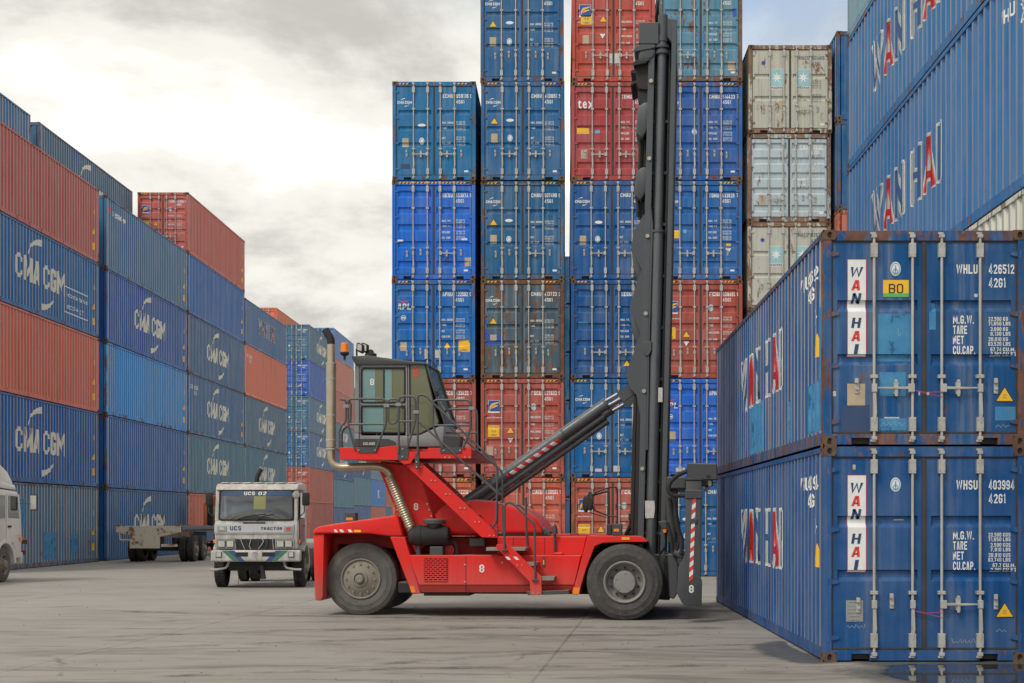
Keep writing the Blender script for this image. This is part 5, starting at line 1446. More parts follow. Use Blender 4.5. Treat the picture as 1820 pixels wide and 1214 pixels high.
# stair to the cab: two stringers with treads between
def stringer(y, mat):
    return pr('stair_stringer', [(721, 827), (746, 820), (884, 947.5), (884, 956), (856, 955)], .36, y, y + .03, mat, bevel=.004)
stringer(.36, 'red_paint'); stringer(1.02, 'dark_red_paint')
for k in range(6):
    t = (k + .6) / 6.4; xa, ya = 738 + (868 - 738) * t, 828 + (948 - 828) * t
    pr('stair_tread', [(xa - 4, ya), (xa + 16, ya), (xa + 16, ya + 3), (xa - 4, ya + 3)], .5, .392, 1.018, 'tread_steel', bevel=0)
bolts([(748, 829.6), (766.7, 854), (774, 854), (792.6, 878.5), (800, 878.5), (818.5, 903), (826, 903), (844.5, 927.6), (852, 927.6), (870.5, 952), (878, 952)], .358, .013)
# cab pedestal
def pedestal(Y):
    pr('cab_pedestal', [(668, 822), (724, 827), (750, 856), (770, 918), (773, 950), (740, 986), (708, 918)], .92, Y(.92), Y(.98), 'red_paint', bevel=.006)
both(pedestal)
pr('cab_crossbeam', [(676, 820), (728, 824), (740, 850), (690, 850)], .99, .99, 3.01, 'dark_red_paint', bevel=.01)
pr('pedestal_back', [(735, 915), (766, 915), (769, 950), (735, 950)], 1.0, 1.0, 3.0, 'dark_red_paint', bevel=0)
numeral('8', 739.5, 900.5, .92, 12.5, 'mark_white')
bolts([(759.5, 896), (763, 906), (766.5, 917), (702.5, 895.5), (706.5, 906.5), (710, 917)], .918, .016)
# platform
plat = pr('platform', [(604, 795.5), (668, 795.5), (705.5, 792), (724, 797.5), (729, 803), (838, 803), (838, 815), (735, 815), (730, 824), (718, 826), (708, 818), (604, 816.5)], .30, .30, .34, 'red_paint', bevel=.006)
pr('platform_panel', [(760.5, 796), (838, 796), (838, 803.2), (760.5, 803.2)], .30, .302, .338, 'red_paint', plat, bevel=.004)
pr('platform_deck', [(606, 798), (836, 798), (836, 813), (606, 813)], .34, .342, 3.3, 'dark_red_paint', plat, bevel=0)
for pts in ([(636, 795), (670, 795), (670, 805), (636, 805)], [(706.5, 792), (727, 792), (725, 817), (706, 817)], [(737.5, 806.5), (745.5, 806.5), (744.5, 833.5), (737, 833.5)], [(782, 795.5), (820, 795.5), (820, 805.5), (782, 805.5)]):
    pr('rail_bracket', pts, .285, .284, .297, 'charcoal', plat, bevel=.003)
bolts([(638, 800), (667, 800), (715.5, 798), (715.5, 811.5), (740.5, 821), (740.5, 830), (788.5, 800.5), (818, 800.5), (791, 813), (799, 813), (826.5, 813), (835, 813)], .283, .014, plat)
# platform rails
RL = .28
rail('handrail', [(631, 800), (619, 756), (618.5, 709), (686.5, 709), (686.5, 753), (668, 800)], RL, .019, plat)
rail('handrail', [(619, 754), (686, 754)], RL, .017, plat)
rail('handrail', [(603.5, 797), (603.5, 761), (615, 750), (615, 711), (604, 710)], RL + .25, .018, plat)
rail('handrail', [(608, 797, .9), (608, 764, .9), (623, 755, .9), (624, 717, .9), (618, 712, .9)], .9, .018, plat)
rail('handrail', [(690, 712), (697, 709), (706, 709), (708, 720), (706.5, 748), (700, 753.5), (691, 752), (690, 712)], RL, .016, plat, rad=.06)
rail('handrail', [(708.8, 806), (708.8, 704.5), (738, 704.5), (738.6, 748), (724, 796)], RL, .019, plat)
rail('handrail', [(709, 749), (738, 749)], RL, .016, plat)
rail('stair_rail', [(742.5, 806), (742.5, 701.5), (755, 702), (884, 826), (882.5, 928), (873, 939)], RL, .019, plat, rad=.12)
rail('stair_rail', [(743, 748), (882, 875)], RL, .017, plat)
rail('stair_rail', [(800, 760, 1.05), (893, 838, 1.05), (893, 905, 1.05)], 1.05, .017, plat)
rail('stair_rail', [(800, 800, 1.05), (893, 882, 1.05)], 1.05, .016, plat)
rail('handrail', [(787, 797), (769.5, 758), (769.5, 711), (836, 711), (836.5, 762), (823, 797)], RL, .019, plat)
rail('handrail', [(769.5, 756), (836.5, 756)], RL, .017, plat)
rail('handrail', [(790, 772, 1.2), (790, 728, 1.2), (848, 727, 1.2), (849, 800, 1.2)], 1.2, .018, plat)
rail('handrail', [(790, 769, 1.2), (849, 769, 1.2)], 1.2, .016, plat)
for xa, ya in ((615.5, 722), (687, 721), (708, 719), (739.5, 732.5), (838, 726)):
    pr('rail_clamp', [(xa - 5, ya - 3), (xa + 5, ya - 3), (xa + 5, ya + 3), (xa - 5, ya + 3)], RL - .02, RL - .028, RL + .02, 'hub_grey', plat, bevel=.004)
pr('control_box', [(787, 774), (820, 775), (817, 796), (790, 796)], .7, .7, 1.0, 'charcoal', plat, bevel=.01)
# cab shell: open frame with panes, so one looks in
CY0, CY1 = .95, 2.25
cab = pr('cab', [(629.5, 770), (642, 770), (642, 774), (727, 774), (746, 772), (789.5, 754), (788, 794), (629.5, 794)], CY0, CY0, CY1, 'cab_grey', bevel=.02, seg=2)
def cab_side(y0, y1, near):
    pr('cab_pillar', [(631, 647), (641.5, 647), (641.5, 770), (630, 770)], CY0, y0, y1, 'cab_grey', cab, bevel=.01)
    pr('cab_pillar', [(720.5, 647), (727.5, 647), (728.5, 774), (720.5, 774)], CY0, y0, y1, 'cab_grey', cab, bevel=.008)
    pr('cab_header', [(641.5, 647), (720.5, 647), (720.5, 653), (641.5, 653)], CY0, y0, y1, 'cab_grey', cab, bevel=.008)
    pr('cab_waist', [(641.5, 716), (720.5, 716), (720.5, 721), (641.5, 721)], CY0, y0, y1, 'cab_grey', cab, bevel=.008)
cab_side(CY0, CY0 + .07, 1); cab_side(CY1 - .07, CY1, 0)
pr('cab_roof', [(624.5, 633), (652, 631.5), (727, 641.5), (758, 645), (757, 648), (727, 648), (631, 648.5)], CY0 - .05, CY0 - .05, CY1 + .05, 'charcoal', cab, bevel=.025, seg=2)
m = MB(); m.prism(QP([(629, 650), (632, 650), (632, 770), (629, 770)], CY0), 'y', CY0 + .08, CY1 - .08); m.build('rear_wall', 'cab_grey', cab)
gy = CY0 + .012
for nm, pts, mt in (('side_window', [(643, 655), (667, 655), (667, 715), (643, 715)], 'glass_sky_teal'), ('side_window', [(667.3, 655), (681, 655), (681, 715), (667.3, 715)], 'glass_olive'),
                    ('side_window', [(683.5, 655), (696.5, 655), (696.5, 715), (683.5, 715)], 'glass_sky_teal'), ('side_window', [(697, 655), (719, 655), (719, 715), (697, 715)], 'glass_olive'),
                    ('side_window', [(643, 722), (681, 722), (681, 768), (643, 768)], 'glass_sky_teal'), ('side_window', [(681.3, 722), (719, 722), (719, 769), (681.3, 769)], 'glass_olive'),
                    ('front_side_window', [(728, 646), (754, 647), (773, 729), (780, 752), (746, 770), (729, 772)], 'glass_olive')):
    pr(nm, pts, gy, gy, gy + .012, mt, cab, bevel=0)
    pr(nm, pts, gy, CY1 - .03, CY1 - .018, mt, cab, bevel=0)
def gasket(pts, y, r=.016): 
    m = MB(); P = fillet(Q3(pts + [pts[0]], y), .05, 3); m.tube(P, r, 6); m.build('window_seal', 'rubber_black', cab)
gasket([(681, 654.5), (719.5, 654.5), (719.5, 715.5), (642.5, 715.5), (642.5, 654.5)], gy - .012)
gasket([(681, 721.5), (719.5, 721.5), (719.5, 769.5), (642.5, 768.5), (642.5, 721.5)], gy - .012)
gasket([(740, 646.5), (755, 647), (774, 729), (781, 752), (747, 771), (728.5, 772.5), (728, 646.5)], gy - .012, .011)
rail('window_bar', [(682.2, 655), (682.2, 715)], gy - .008, .012, cab, 'rubber_black')
rail('door_gap', [(724, 649), (725, 792)], gy - .018, .006, cab, 'rubber_black')
rail('door_gap', [(638.5, 649), (638.5, 792)], gy - .018, .006, cab, 'rubber_black')
# windscreen
ws = QP([(756, 648), (790, 755)], gy)
m = MB(); (xa, za), (xb, zb) = ws; m.poly([(xa, CY0 + .08, za), (xb, CY0 + .08, zb), (xb, CY1 - .08, zb), (xa, CY1 - .08, za)]); m.poly([(xa - .012, CY1 - .08, za), (xb - .012, CY1 - .08, zb), (xb - .012, CY0 + .08, zb), (xa - .012, CY0 + .08, za)]); m.build('windscreen', 'glass_olive', cab, smooth=False)
pr('windscreen_pillar', [(755, 647), (759, 647), (793, 754), (789, 755)], CY0, CY0 - .005, CY0 + .08, 'charcoal', cab, bevel=.01)
pr('windscreen_pillar', [(755, 647), (759, 647), (793, 754), (789, 755)], CY0, CY1 - .08, CY1 + .005, 'charcoal', cab, bevel=.01)
rail('wiper_arm', [(760, 652), (776, 702), (792, 756)], CY0 + .5, .014, cab, 'grease_black')
rail('mirror_arm', [(750, 641, 1.2), (763, 637, 1.2), (776, 652, 1.2), (764, 656, 1.2)], 1.2, .009, cab, 'grease_black', rad=.02)
pr('wiper_motor', [(771, 695), (777, 693), (779, 702), (773, 705)], CY0 - .02, CY0 - .02, CY0 + .1, 'grease_black', cab)
pr('skirt_panel', [(630, 780), (690, 780), (703, 786), (704, 793.5), (630, 793.5)], CY0 - .006, CY0 - .008, CY0 - .001, 'charcoal', cab, bevel=.002)
s = Sheet(); xk, zk = Q(646, 791, CY0); s.text('KALMAR', xk, zk, .048, w=.21); k_ = put('maker_name', s.lay('maker_name', lambda u, v: (u, CY0 - .011, v)), 'mark_cream', cab)
numeral('8', 661.5, 679, gy, 12, 'mark_white', cab)
s = Sheet(); xk, zk = Q(739.5, 661, gy); hh = .165
s.ring(xk, zk + .043, .05, .045, .02, 16); s.ring(xk, zk - .045, .054, .048, .02, 16); put('numeral', s.lay('numeral', lambda u, v: (u, gy - .004, v)), 'bright_red_mark', cab)
pr('driver_seat', [(664, 690), (672, 690), (676, 740), (700, 742), (700, 756), (668, 756)], 1.4, 1.35, 1.85, 'grease_black', cab, bevel=.05, seg=2)
# beacon and work lamps
bx, bz = Q(612.5, 626, .8); bc = empty('beacon', (bx, .8, bz)); bc.parent = H
m = MB(); m.lathe([(0.001, .17), (.05, .165), (.066, .15), (.072, .02), (.074, 0.0)], (0, 0, 0), 'z', 18); m.build('lens', 'lamp_orange', bc)
m = MB(); m.lathe([(.078, 0), (.08, -.03), (.05, -.06), (.022, -.065), (.02, -.14), (0.001, -.14)], (0, 0, 0), 'z', 18); m.build('base', 'rubber_black', bc)
rail('beacon_pole', [(613, 634), (613, 644), (628.5, 656), (628.5, 728)], .8, .013, bc if False else H, 'hub_grey', rad=.06)
for xa, ly in ((633, 1.1), (641.5, 1.5)):
    o = pr('work_lamp', [(xa, 610), (xa + 3, 608.5), (xa + 11, 611.5), (xa + 11, 625), (xa + 8, 627.5), (xa, 623)], ly, ly, ly + .18, 'rubber_black', cab, bevel=.02, seg=2)
    pr('lens', [(xa + 2.5, 611), (xa + 9.5, 613), (xa + 9.5, 624), (xa + 2, 621.5)], ly - .006, ly - .006, ly, 'lamp_clear', o, bevel=0)
rail('lamp_post', [(634, 633), (634, 620)], 1.2, .018, cab, 'charcoal')
m = MB(); x, z = Q(659, 632, 1.6); m.lathe([(.11, -.02), (.11, .03), (.06, .05), (.05, .09), (.02, .11), (0.001, .11)], (x, 1.6, z), 'z', 14); m.build('roof_vent', 'rubber_black', cab)
# exhaust
m = MB(); P = fillet(Q3([(588.5, 610), (588.5, 831), (672, 829), (690, 836), (731, 942)], .70), .22, 6); m.tube(P, .068, 14); ex = m.build('exhaust_pipe', 'exhaust_steel', H)
m = MB(); m.tube(Q3([(588.5, 645), (588.5, 795)], .70), .088, 16); m.build('heat_shield', 'exhaust_steel', ex)
m = MB()
P = Q3([(692, 846), (729, 936)], .70); a, b = Vector(P[0]), Vector(P[1])
m.tube([a.lerp(b, i / 44) for i in range(45)], [.082 if i % 2 else .090 for i in range(45)], 14); m.build('flexible_section', 'exhaust_steel', ex)
for ya in (646, 674, 738, 782, 798):
    x, z = Q(588.5, ya, .70); m = MB(); m.cyl((x, .70, z - .012), (x, .70, z + .012), .094, n=16); m.build('clamp', 'galvanised', ex)
m = MB(); m.tube(fillet(Q3([(588.5, 612), (588, 602), (578, 586)], .70), .1, 4), [.070] * 7, 14); m.build('exhaust_tip', 'grease_black', ex)
rail('exhaust_bracket', [(596, 797), (603, 799), (606, 806)], .68, .014, ex, 'charcoal')
# air cleaner
ac = empty('air_cleaner', (Q(764, 952, .72)[0], .72, Q(764, 952, .72)[1])); ac.parent = H
m = MB(); m.lathe([(0.001, -.36), (.12, -.36), (.15, -.34), (.165, -.30), (.165, -.25), (.185, -.24), (.185, -.14), (.175, -.13), (.175, .30), (.15, .34), (0.001, .34)], (0, 0, 0), 'x', 24); m.build('canister', 'rubber_black', ac)
m = MB(); m.lathe([(0.001, .30), (.18, .29), (.20, .27), (.20, .21), (.12, .20), (.10, .12), (.10, 0)], (.08, 0, 0), 'z', 24); m.build('intake_cap', 'charcoal', ac)
s = Sheet(); s.disc(-.03, 0.0, .035, .035); put('badge', s.lay('badge', lambda u, v: (-.366, u, v)), 'mark_white', ac)
m = MB(); m.box(.02, .25, -.12, .12, -.36, -.19); m.build('mounting', 'charcoal', ac, bevel=.01)
m = MB(); m.cyl((-.2, 0, -.17), (-.2, 0, -.4), .045, n=12); m.build('outlet', 'charcoal', ac)
pr('valve_block', [(834, 957), (861, 957), (861, 971), (834, 971)], .9, .9, 1.2, 'charcoal')
rail('hose', [(795, 968, .8), (808, 962, .8), (812, 975, .8), (812, 984, .8)], .8, .03, H, 'rubber_black')
m = MB(); x, z = Q(797, 978, .8); m.cyl((x, .8, z), (x, .95, z), .10, n=20); m.cyl((x, .78, z), (x, .8, z), .06, n=20); m.build('pulley', 'dark_red_paint', H)
# mast tilt cylinders
def tilt_cylinder(y):
    a, b, c = (Vector((q[0], y, q[1])) for q in QP([(788, 921), (1077, 718), (1134, 684)], 1.35))
    m = MB(); m.tube([a, b], .106, 20); o = m.build('tilt_cylinder', 'ram_grey', H)
    d = (b - a).normalized(); nrm = Vector((0, -1, 0)); up = Vector((-d.z, 0, d.x))
    m = MB(); m.cyl(a + d * 2.62, a + d * 2.66, .113, n=20); m.cyl(a + d * 1.42, a + d * 1.45, .112, n=20); m.cyl(b - d * .03, b + d * .03, .114, n=20); m.build('collar', 'mast_grey', o)
    for off in (.045, -.05):
        m = MB(); m.cyl(b + up * off + d * .02, c + up * off - d * .1, .036, n=12); m.build('rod', 'chrome', o)
    m = MB(); m.cyl(c + nrm * .10, c - nrm * .10, .105, n=20); m.box(-.12, .12, -.07, .07, -.10, .10)
    for i in range(len(m.v) - 8, len(m.v)):
        v = Vector(m.v[i]); m.v[i] = tuple(c - d * .22 + d * v.x * 1.4 + up * v.z + Vector((0, v.y, 0)))
    m.cyl(c + nrm * .13, c - nrm * .13, .04, n=12); m.build('rod_end', 'mast_grey', o)
    m = MB(); m.tube([a + up * -.165 + d * .7 + nrm * -.02, b + up * -.155 - d * .15 + nrm * -.02], .055, 12); m.build('guard_tube', 'mast_grey', o)
    # warning band wrapped on the barrel
    s0, s1 = 1.36, 2.50; n = 13
    for k in range(n):
        sh = Sheet(); w = (s1 - s0) / n
        sh.poly([(s0 + k * w, 0), (s0 + (k + 1) * w, 0), (s0 + (k + 1) * w + .05, 1), (s0 + k * w + .05, 1)])
        def fn(u, v):
            an = -0.15 - v * 0.85
            p = a + d * u + (nrm * math.cos(an) + up * math.sin(an)) * .1085
            return tuple(p)
        put('warning_band', sh.lay('warning_band', fn, [v / 6 for v in range(1, 6)], 1), 'mark_red' if k % 2 == 0 else 'mark_white', o)
t_ = NT('chrome'); t_.b.inputs['Base Color'].default_value = (.26, .26, .27, 1); t_.b.inputs['Metallic'].default_value = .6; t_.b.inputs['Roughness'].default_value = .4
tilt_cylinder(1.35); tilt_cylinder(2.65)
# ------------------------------------------------------------------ mast
mx0, mz0 = Q(1157, 968, 1.0); mx1, mz1 = Q(1178, 40, 1.0)
def MX(z): return mx0 + (mx1 - mx0) * (z - mz0) / (mz1 - mz0)
ZT = Q(1178, 36, 1.0)[1]; ZB = Q(1157, 1062, 1.0)[1]
mast = empty('mast', (0, 0, 0)); mast.parent = H
def mbox(m, d0, d1, y0, y1, z0, z1, mi=0):
    m.faces([(MX(z0) + d0, y0, z0), (MX(z0) + d1, y0, z0), (MX(z0) + d1, y1, z0), (MX(z0) + d0, y1, z0), (MX(z1) + d0, y0, z1), (MX(z1) + d1, y0, z1), (MX(z1) + d1, y1, z1), (MX(z1) + d0, y1, z1)],
            [(0, 3, 2, 1), (4, 5, 6, 7), (0, 1, 5, 4), (1, 2, 6, 5), (2, 3, 7, 6), (3, 0, 4, 7)], mi)
def mast_side(Y):
    m = MB(); y0, y1 = sorted((Y(.92), Y(1.25))); mbox(m, -.235, -.125, y0, y1, ZB, ZT - .45); m.build('outer_upright', 'upright_grey', mast, bevel=.008)
    m = MB(); y0, y1 = sorted((Y(.90), Y(1.28))); mbox(m, .165, .25, y0, y1, ZB + .05, ZT - .1); m.build('outer_upright', 'upright_grey', mast, bevel=.008)
    m = MB(); y0, y1 = sorted((Y(1.24), Y(1.28))); mbox(m, -.13, .17, y0, y1, ZB, ZT - .3); m.build('web_plate', 'grease_black', mast)
    m = MB(); y0, y1 = sorted((Y(1.06), Y(1.30))); mbox(m, .118, .145, y0, y1, ZB + .3, ZT - .5); m.build('inner_upright', 'upright_grey', mast, bevel=.005)
    m = MB(); y0, y1 = sorted((Y(1.29), Y(1.45))); mbox(m, -.2, .2, y0, y1, ZB + .1, ZT - .6); m.build('inner_upright', 'grease_black', mast)
    yc = Y(1.0)
    zc = Q(1165, 412, 1.0)[1]
    m = MB(); m.cyl((MX(ZB + .3), yc, ZB + .3), (MX(zc), yc, zc), .098, n=20); c = m.build('lift_cylinder', 'ram_grey', mast)
    m = MB(); m.cyl((MX(zc), yc, zc), (MX(ZT - .3), yc, ZT - .3), .078, n=20); m.build('rod', 'ram_grey', c)
    for z, r, h in ((zc, .118, .04), (Q(1175, 70, 1.)[1], .094, .10), (Q(1175, 84, 1.)[1], .122, .05), (Q(1175, 94, 1.)[1], .118, .06)):
        m = MB(); m.cyl((MX(z), yc, z - h / 2), (MX(z), yc, z + h / 2), r, n=24); m.build('collar', 'mast_grey', c)
    m = MB(); zt = Q(1178, 28, 1.)[1]; m.cyl((MX(zt), yc, zt - .36), (MX(zt), yc, zt), .088, n=20); m.build('rod_cap', 'mast_grey', c)
    for z in [ZB + 1.1 + .9 * k for k in range(9)]:
        m = MB(); y0, y1 = sorted((Y(1.04), Y(1.14))); mbox(m, -.125, .165, y0, y1, z, z + .05); m.build('tie_plate', 'mast_grey', mast)
    # scalloped rear plate
    pl = [(1157, 362), (1126, 412), (1121.5, 441), (1141, 480), (1131, 503), (1119, 547), (1138, 592), (1126, 628), (1114.5, 657), (1114, 672), (1119, 690), (1131, 702), (1139, 745), (1142, 800), (1152, 800), (1154, 640), (1158, 500), (1161, 400)]
    m = MB(); y0, y1 = sorted((Y(.925), Y(.965))); m.prism(QP(pl, .93), 'y', y0, y1); m.build('mast_plate', 'mast_grey', mast, bevel=.006)
both(mast_side)
# leaf chains and rollers in the near channel
for dx in (-.095, .148):
    m = MB(); z = ZB + 1.3; k = 0
    while z < ZT - .9:
        m.box(MX(z) + dx - .012 - .003 * (k % 2), MX(z) + dx + .012 + .003 * (k % 2), 1.02, 1.05, z, z + .034); z += .042; k += 1
    o = m.build('lift_chain', 'grease_black', mast, smooth=False); o['kind'] = 'stuff'
for z in [ZB + .9 + 1.35 * k for k in range(7)]:
    m = MB(); m.cyl((MX(z) - .18, .89, z), (MX(z) - .18, .93, z), .035, n=12); m.build('guide_roller', 'steel_bolt', mast)
# cross members between the two sides
for pts in ([(1134, 188), (1147, 180.5), (1160, 180.5), (1160, 201), (1150, 228), (1142, 244), (1130, 237)], [(1131, 305), (1141, 296.5), (1158, 296.5), (1158, 318), (1148, 340), (1139, 354), (1126.5, 346)],
            [(1122, 441), (1128, 435), (1143, 476), (1136, 499), (1126, 478)], [(1119, 547), (1126, 543), (1140, 589), (1134, 611), (1123, 588)], [(1114, 657), (1120, 652), (1124, 676), (1129, 690), (1118, 688)]):
    pr('crossmember', pts, .95, .97, 3.03, 'mast_grey', mast, bevel=.02, seg=2)
pr('mast_head', [(1135.5, 39.5), (1171, 39.5), (1171, 78), (1135, 78)], .9, .9, 3.1, 'mast_grey', mast, bevel=.012)
pr('mast_head', [(1185, 33), (1203.5, 36), (1203, 92), (1196, 80), (1185, 66)], 1.0, .96, 3.04, 'mast_grey', mast, bevel=.01)
pr('head_flange', [(1126, 88), (1129, 83), (1140, 79), (1164, 79), (1166, 83), (1160, 86), (1128, 92)], .88, .88, 1.5, 'mast_grey', mast, bevel=.01)
pr('chain_anchor', [(1135, 87), (1160, 85), (1166, 90), (1163, 101), (1156, 106), (1135, 108)], .9, .9, 1.45, 'mast_grey', mast, bevel=.04, seg=3)
pr('head_flange', [(1125, 110), (1135, 106), (1156, 105), (1148, 112), (1126, 117)], .88, .88, 1.5, 'grease_black', mast, bevel=.01)
pr('head_bracket', [(1135, 112), (1150, 108), (1158, 116), (1155, 150), (1150, 160), (1134, 158), (1131, 148), (1121, 153), (1121, 147), (1132, 142), (1130, 131), (1121, 130), (1121, 125), (1131, 121)], 1.0, 1.0, 1.9, 'grease_black', mast, bevel=.012)
pr('head_bracket', [(1134, 158), (1155, 155), (1155, 190), (1140, 190), (1134, 178)], 1.05, 1.05, 1.7, 'grease_black', mast, bevel=.012)
for xa, ya, yb, ly, r in ((1138.5, 240, 385, 1.2, .03), (1143, 240, 388, 1.3, .02), (1147.5, 240, 380, 1.25, .025), (1151, 240, 372, 1.1, .02)):
    rail('hydraulic_hose', [(xa, ya), (xa - 2, (ya + yb) / 2), (xa - 5, yb)], ly, r, mast, 'rubber_black')
for k, (xa, xb, ly, r, mt) in enumerate(((1122, 1112, 1.1, .022, 'rubber_black'), (1127, 1116, 1.15, .02, 'rubber_black'), (1133, 1121, 1.2, .024, 'rubber_black'), (1137, 1128, 1.05, .02, 'rubber_black'))):
    rail('hydraulic_hose', [(xa + 8, 700), (xa + 4, 760), (xa + 1, 900), (xa - 1, 930), (xb - 4, 956)], ly, r, mast, mt)
pr('hose_clamp', [(1117, 912), (1129, 912), (1129, 924), (1117, 924)], 1.03, 1.03, 1.25, 'grease_black', mast)
m = MB(); mbox(m, -.30, -.236, .95, 1.3, ZB + .6, Q(1150, 700, 1.)[1]); mbox(m, -.36, -.31, 1.0, 1.2, Q(1140, 952, 1.)[1], Q(1140, 705, 1.)[1]); m.build('guide_rail', 'grease_black', mast, bevel=.005)
pr('mast_foot', [(1143, 985), (1192, 985), (1196, 1050), (1190, 1067), (1140, 1064)], .9, .9, 3.1, 'grease_black', mast, bevel=.02)
pr('pivot_bracket', [(1142, 607), (1158, 607), (1158, 622), (1153, 632), (1146, 632), (1142, 620)], .9, .895, .921, 'mast_grey', mast, bevel=.006)
pr('information_label', [(1146.5, 890), (1163, 890), (1164, 903), (1162, 921), (1147, 921)], .895, .890, .893, 'paper', mast, bevel=0)
pr('information_label', [(1170, 689), (1177.5, 689), (1177.5, 714.5), (1169.5, 714.5)], .885, .881, .884, 'paper', mast, bevel=0)
# ------------------------------------------------------------------ carriage and spreader
spr = empty('spreader', (0, 0, 0)); spr.parent = H
pr('carriage_plate', [(1188, 872), (1203, 872), (1203, 1040), (1200, 1062), (1188, 1062)], 1.2, 1.1, 1.3, 'charcoal', spr, bevel=.015)
pr('carriage_plate', [(1188, 872), (1203, 872), (1203, 1040), (1200, 1062), (1188, 1062)], 1.2, 2.7, 2.9, 'charcoal', spr, bevel=.015)
pr('main_beam', [(1184, 846), (1219, 846), (1219, 868), (1184, 868)], -.3, .1, 3.9, 'charcoal', spr, bevel=.02)
pr('lower_beam', [(1190, 1000), (1212, 1000), (1212, 1040), (1190, 1040)], .4, .1, 3.9, 'grease_black', spr, bevel=.02)
pr('carriage_post', [(1184, 872), (1205, 872), (1205, 900), (1201, 965), (1186, 965)], .6, .35, .6, 'charcoal', spr, bevel=.02)
pr('carriage_post', [(1187, 983), (1197, 985), (1205, 1000), (1206, 1050), (1198, 1064), (1190, 1060)], .3, .05, .5, 'charcoal', spr, bevel=.02)
def end_arm(y, s):
    a, b = sorted((y, y + s * .30)); ly = -.55
    o = pr('end_arm', [(1219, 853), (1247.5, 853), (1245.5, 1030), (1248, 1033), (1247, 1077), (1217.5, 1077), (1213, 1073), (1203, 1055), (1205, 1009), (1214, 993), (1217, 985)], ly, a, b, 'charcoal', spr, bevel=.02, seg=2)
    a2, b2 = sorted((y - s * .02, y + s * .34))
    pr('arm_sleeve', [(1217.5, 849), (1252, 849), (1250, 853.5), (1217.5, 853.5)], ly, a2, b2, 'charcoal', o, bevel=.008)
    pr('arm_sleeve', [(1218, 871), (1248.5, 871), (1248.5, 886), (1217.5, 886)], ly, a2, b2, 'charcoal', o, bevel=.008)
    pr('locking_head', [(1221, 823), (1274.5, 824), (1275.5, 853), (1250, 853), (1221, 849)], ly, a2, b2, 'charcoal', o, bevel=.015)
    pr('twist_lock', [(1257, 853), (1265, 853), (1266, 862), (1262, 866), (1258, 863)], ly, y + s * .08, y + s * .22, 'steel_bolt', o, bevel=.01)
    pr('pocket', [(1255, 844.5), (1263, 844.5), (1263, 849), (1255, 849)], a2, y - s * .024, y - s * .019, 'grease_black', o, bevel=0)
    return o
arm = end_arm(-.55, 1); end_arm(4.55, -1)
yy = -.556
for k in range(17):
    ta, tb = k / 17, (k + 1) / 17
    xa, xb = 1233.6 - 5.6 * ta, 1233.6 - 5.6 * tb; ya, yb = 886.5 + 145 * ta, 886.5 + 145 * tb
    pr('warning_band', [(xa - 3.4, ya + 3), (xa + 3.4, ya - 2.5), (xb + 3.4, yb - 2.5), (xb - 3.4, yb + 3)], yy, yy - .002, yy + .004, 'mark_red' if k % 2 == 0 else 'mark_white', arm, bevel=0)
pr('band_clamp', [(1227, 922), (1239, 922), (1239, 929.5), (1227, 929.5)], yy, yy - .02, yy + .004, 'charcoal', arm, bevel=.004)
x, z = Q(1228.8, 1047, -.55); s = Sheet(); s.text('8', x, z - .06, .125, anchor='c', w=.075); put('numeral', s.lay('numeral', lambda u, v: (u, -.555, v)), 'mark_white', arm)
for pts, ly, r in (([(1222, 837), (1203, 845), (1190, 858), (1187, 871), (1194, 881), (1219, 881)], -.45, .035), ([(1186, 930), (1192, 950), (1196, 985), (1193, 1010)], .2, .03), ([(1200, 900), (1203, 935), (1212, 960), (1211, 985)], .0, .04),
                   ([(1190, 885), (1194, 915), (1200, 945)], .3, .03), ([(1198, 890), (1206, 930), (1207, 965), (1200, 990)], .25, .026)):
    rail('hydraulic_hose', pts, ly, r, spr, 'rubber_black', rad=.14)
m = MB(); P = Q3([(1197, 982), (1213, 989)], .05); m.tube(P, .05, 12); m.build('side_shift_cylinder', 'mast_grey', spr)
o = pr('lamp_housing', [(1170, 926.5), (1185.5, 925.5), (1186, 939), (1176, 940)], .3, .3, .5, 'charcoal', H, bevel=.01)
pr('lamp', [(1177.5, 939.5), (1185.5, 939), (1184, 947), (1179, 947.5)], .32, .32, .42, 'lamp_orange', o, bevel=.006)
rail('lamp_bracket', [(1181, 947, .4), (1181, 975, .4), (1172, 985, .8)], .4, .018, H, 'charcoal')
# mirror on its frame above the front fender
mr = empty('mirror', (0, 0, 0)); mr.parent = H
rail('frame_tube', [(1097, 931), (1097, 866), (1086, 865), (1057, 876), (1053, 884), (1054, 906), (1084, 918), (1096, 918)], .2, .013, mr, 'grease_black', rad=.05)
rail('frame_tube', [(1082, 932, .55), (1082, 873, .55), (1072, 875, .55), (1054, 880, .4)], .55, .018, mr, 'grease_black', rad=.04)
rail('frame_tube', [(1048, 911, .3), (1078, 920, .3)], .3, .008, mr, 'grease_black')
for xa, ya, ly, rr in ((1047.5, 891, .2, .165), (1040, 896, .7, .145)):
    x, z = Q(xa, ya, ly); m = MB(); m.lathe([(0.001, -.035), (rr * .6, -.03), (rr * .95, -.005), (rr, .01), (rr * .97, .03), (0.001, .035)], (0, 0, 0), 'x', 24); o = m.build('mirror_shell', 'rubber_black', mr, loc=(x, ly, z)); o.rotation_euler = (0, 0, R(18))

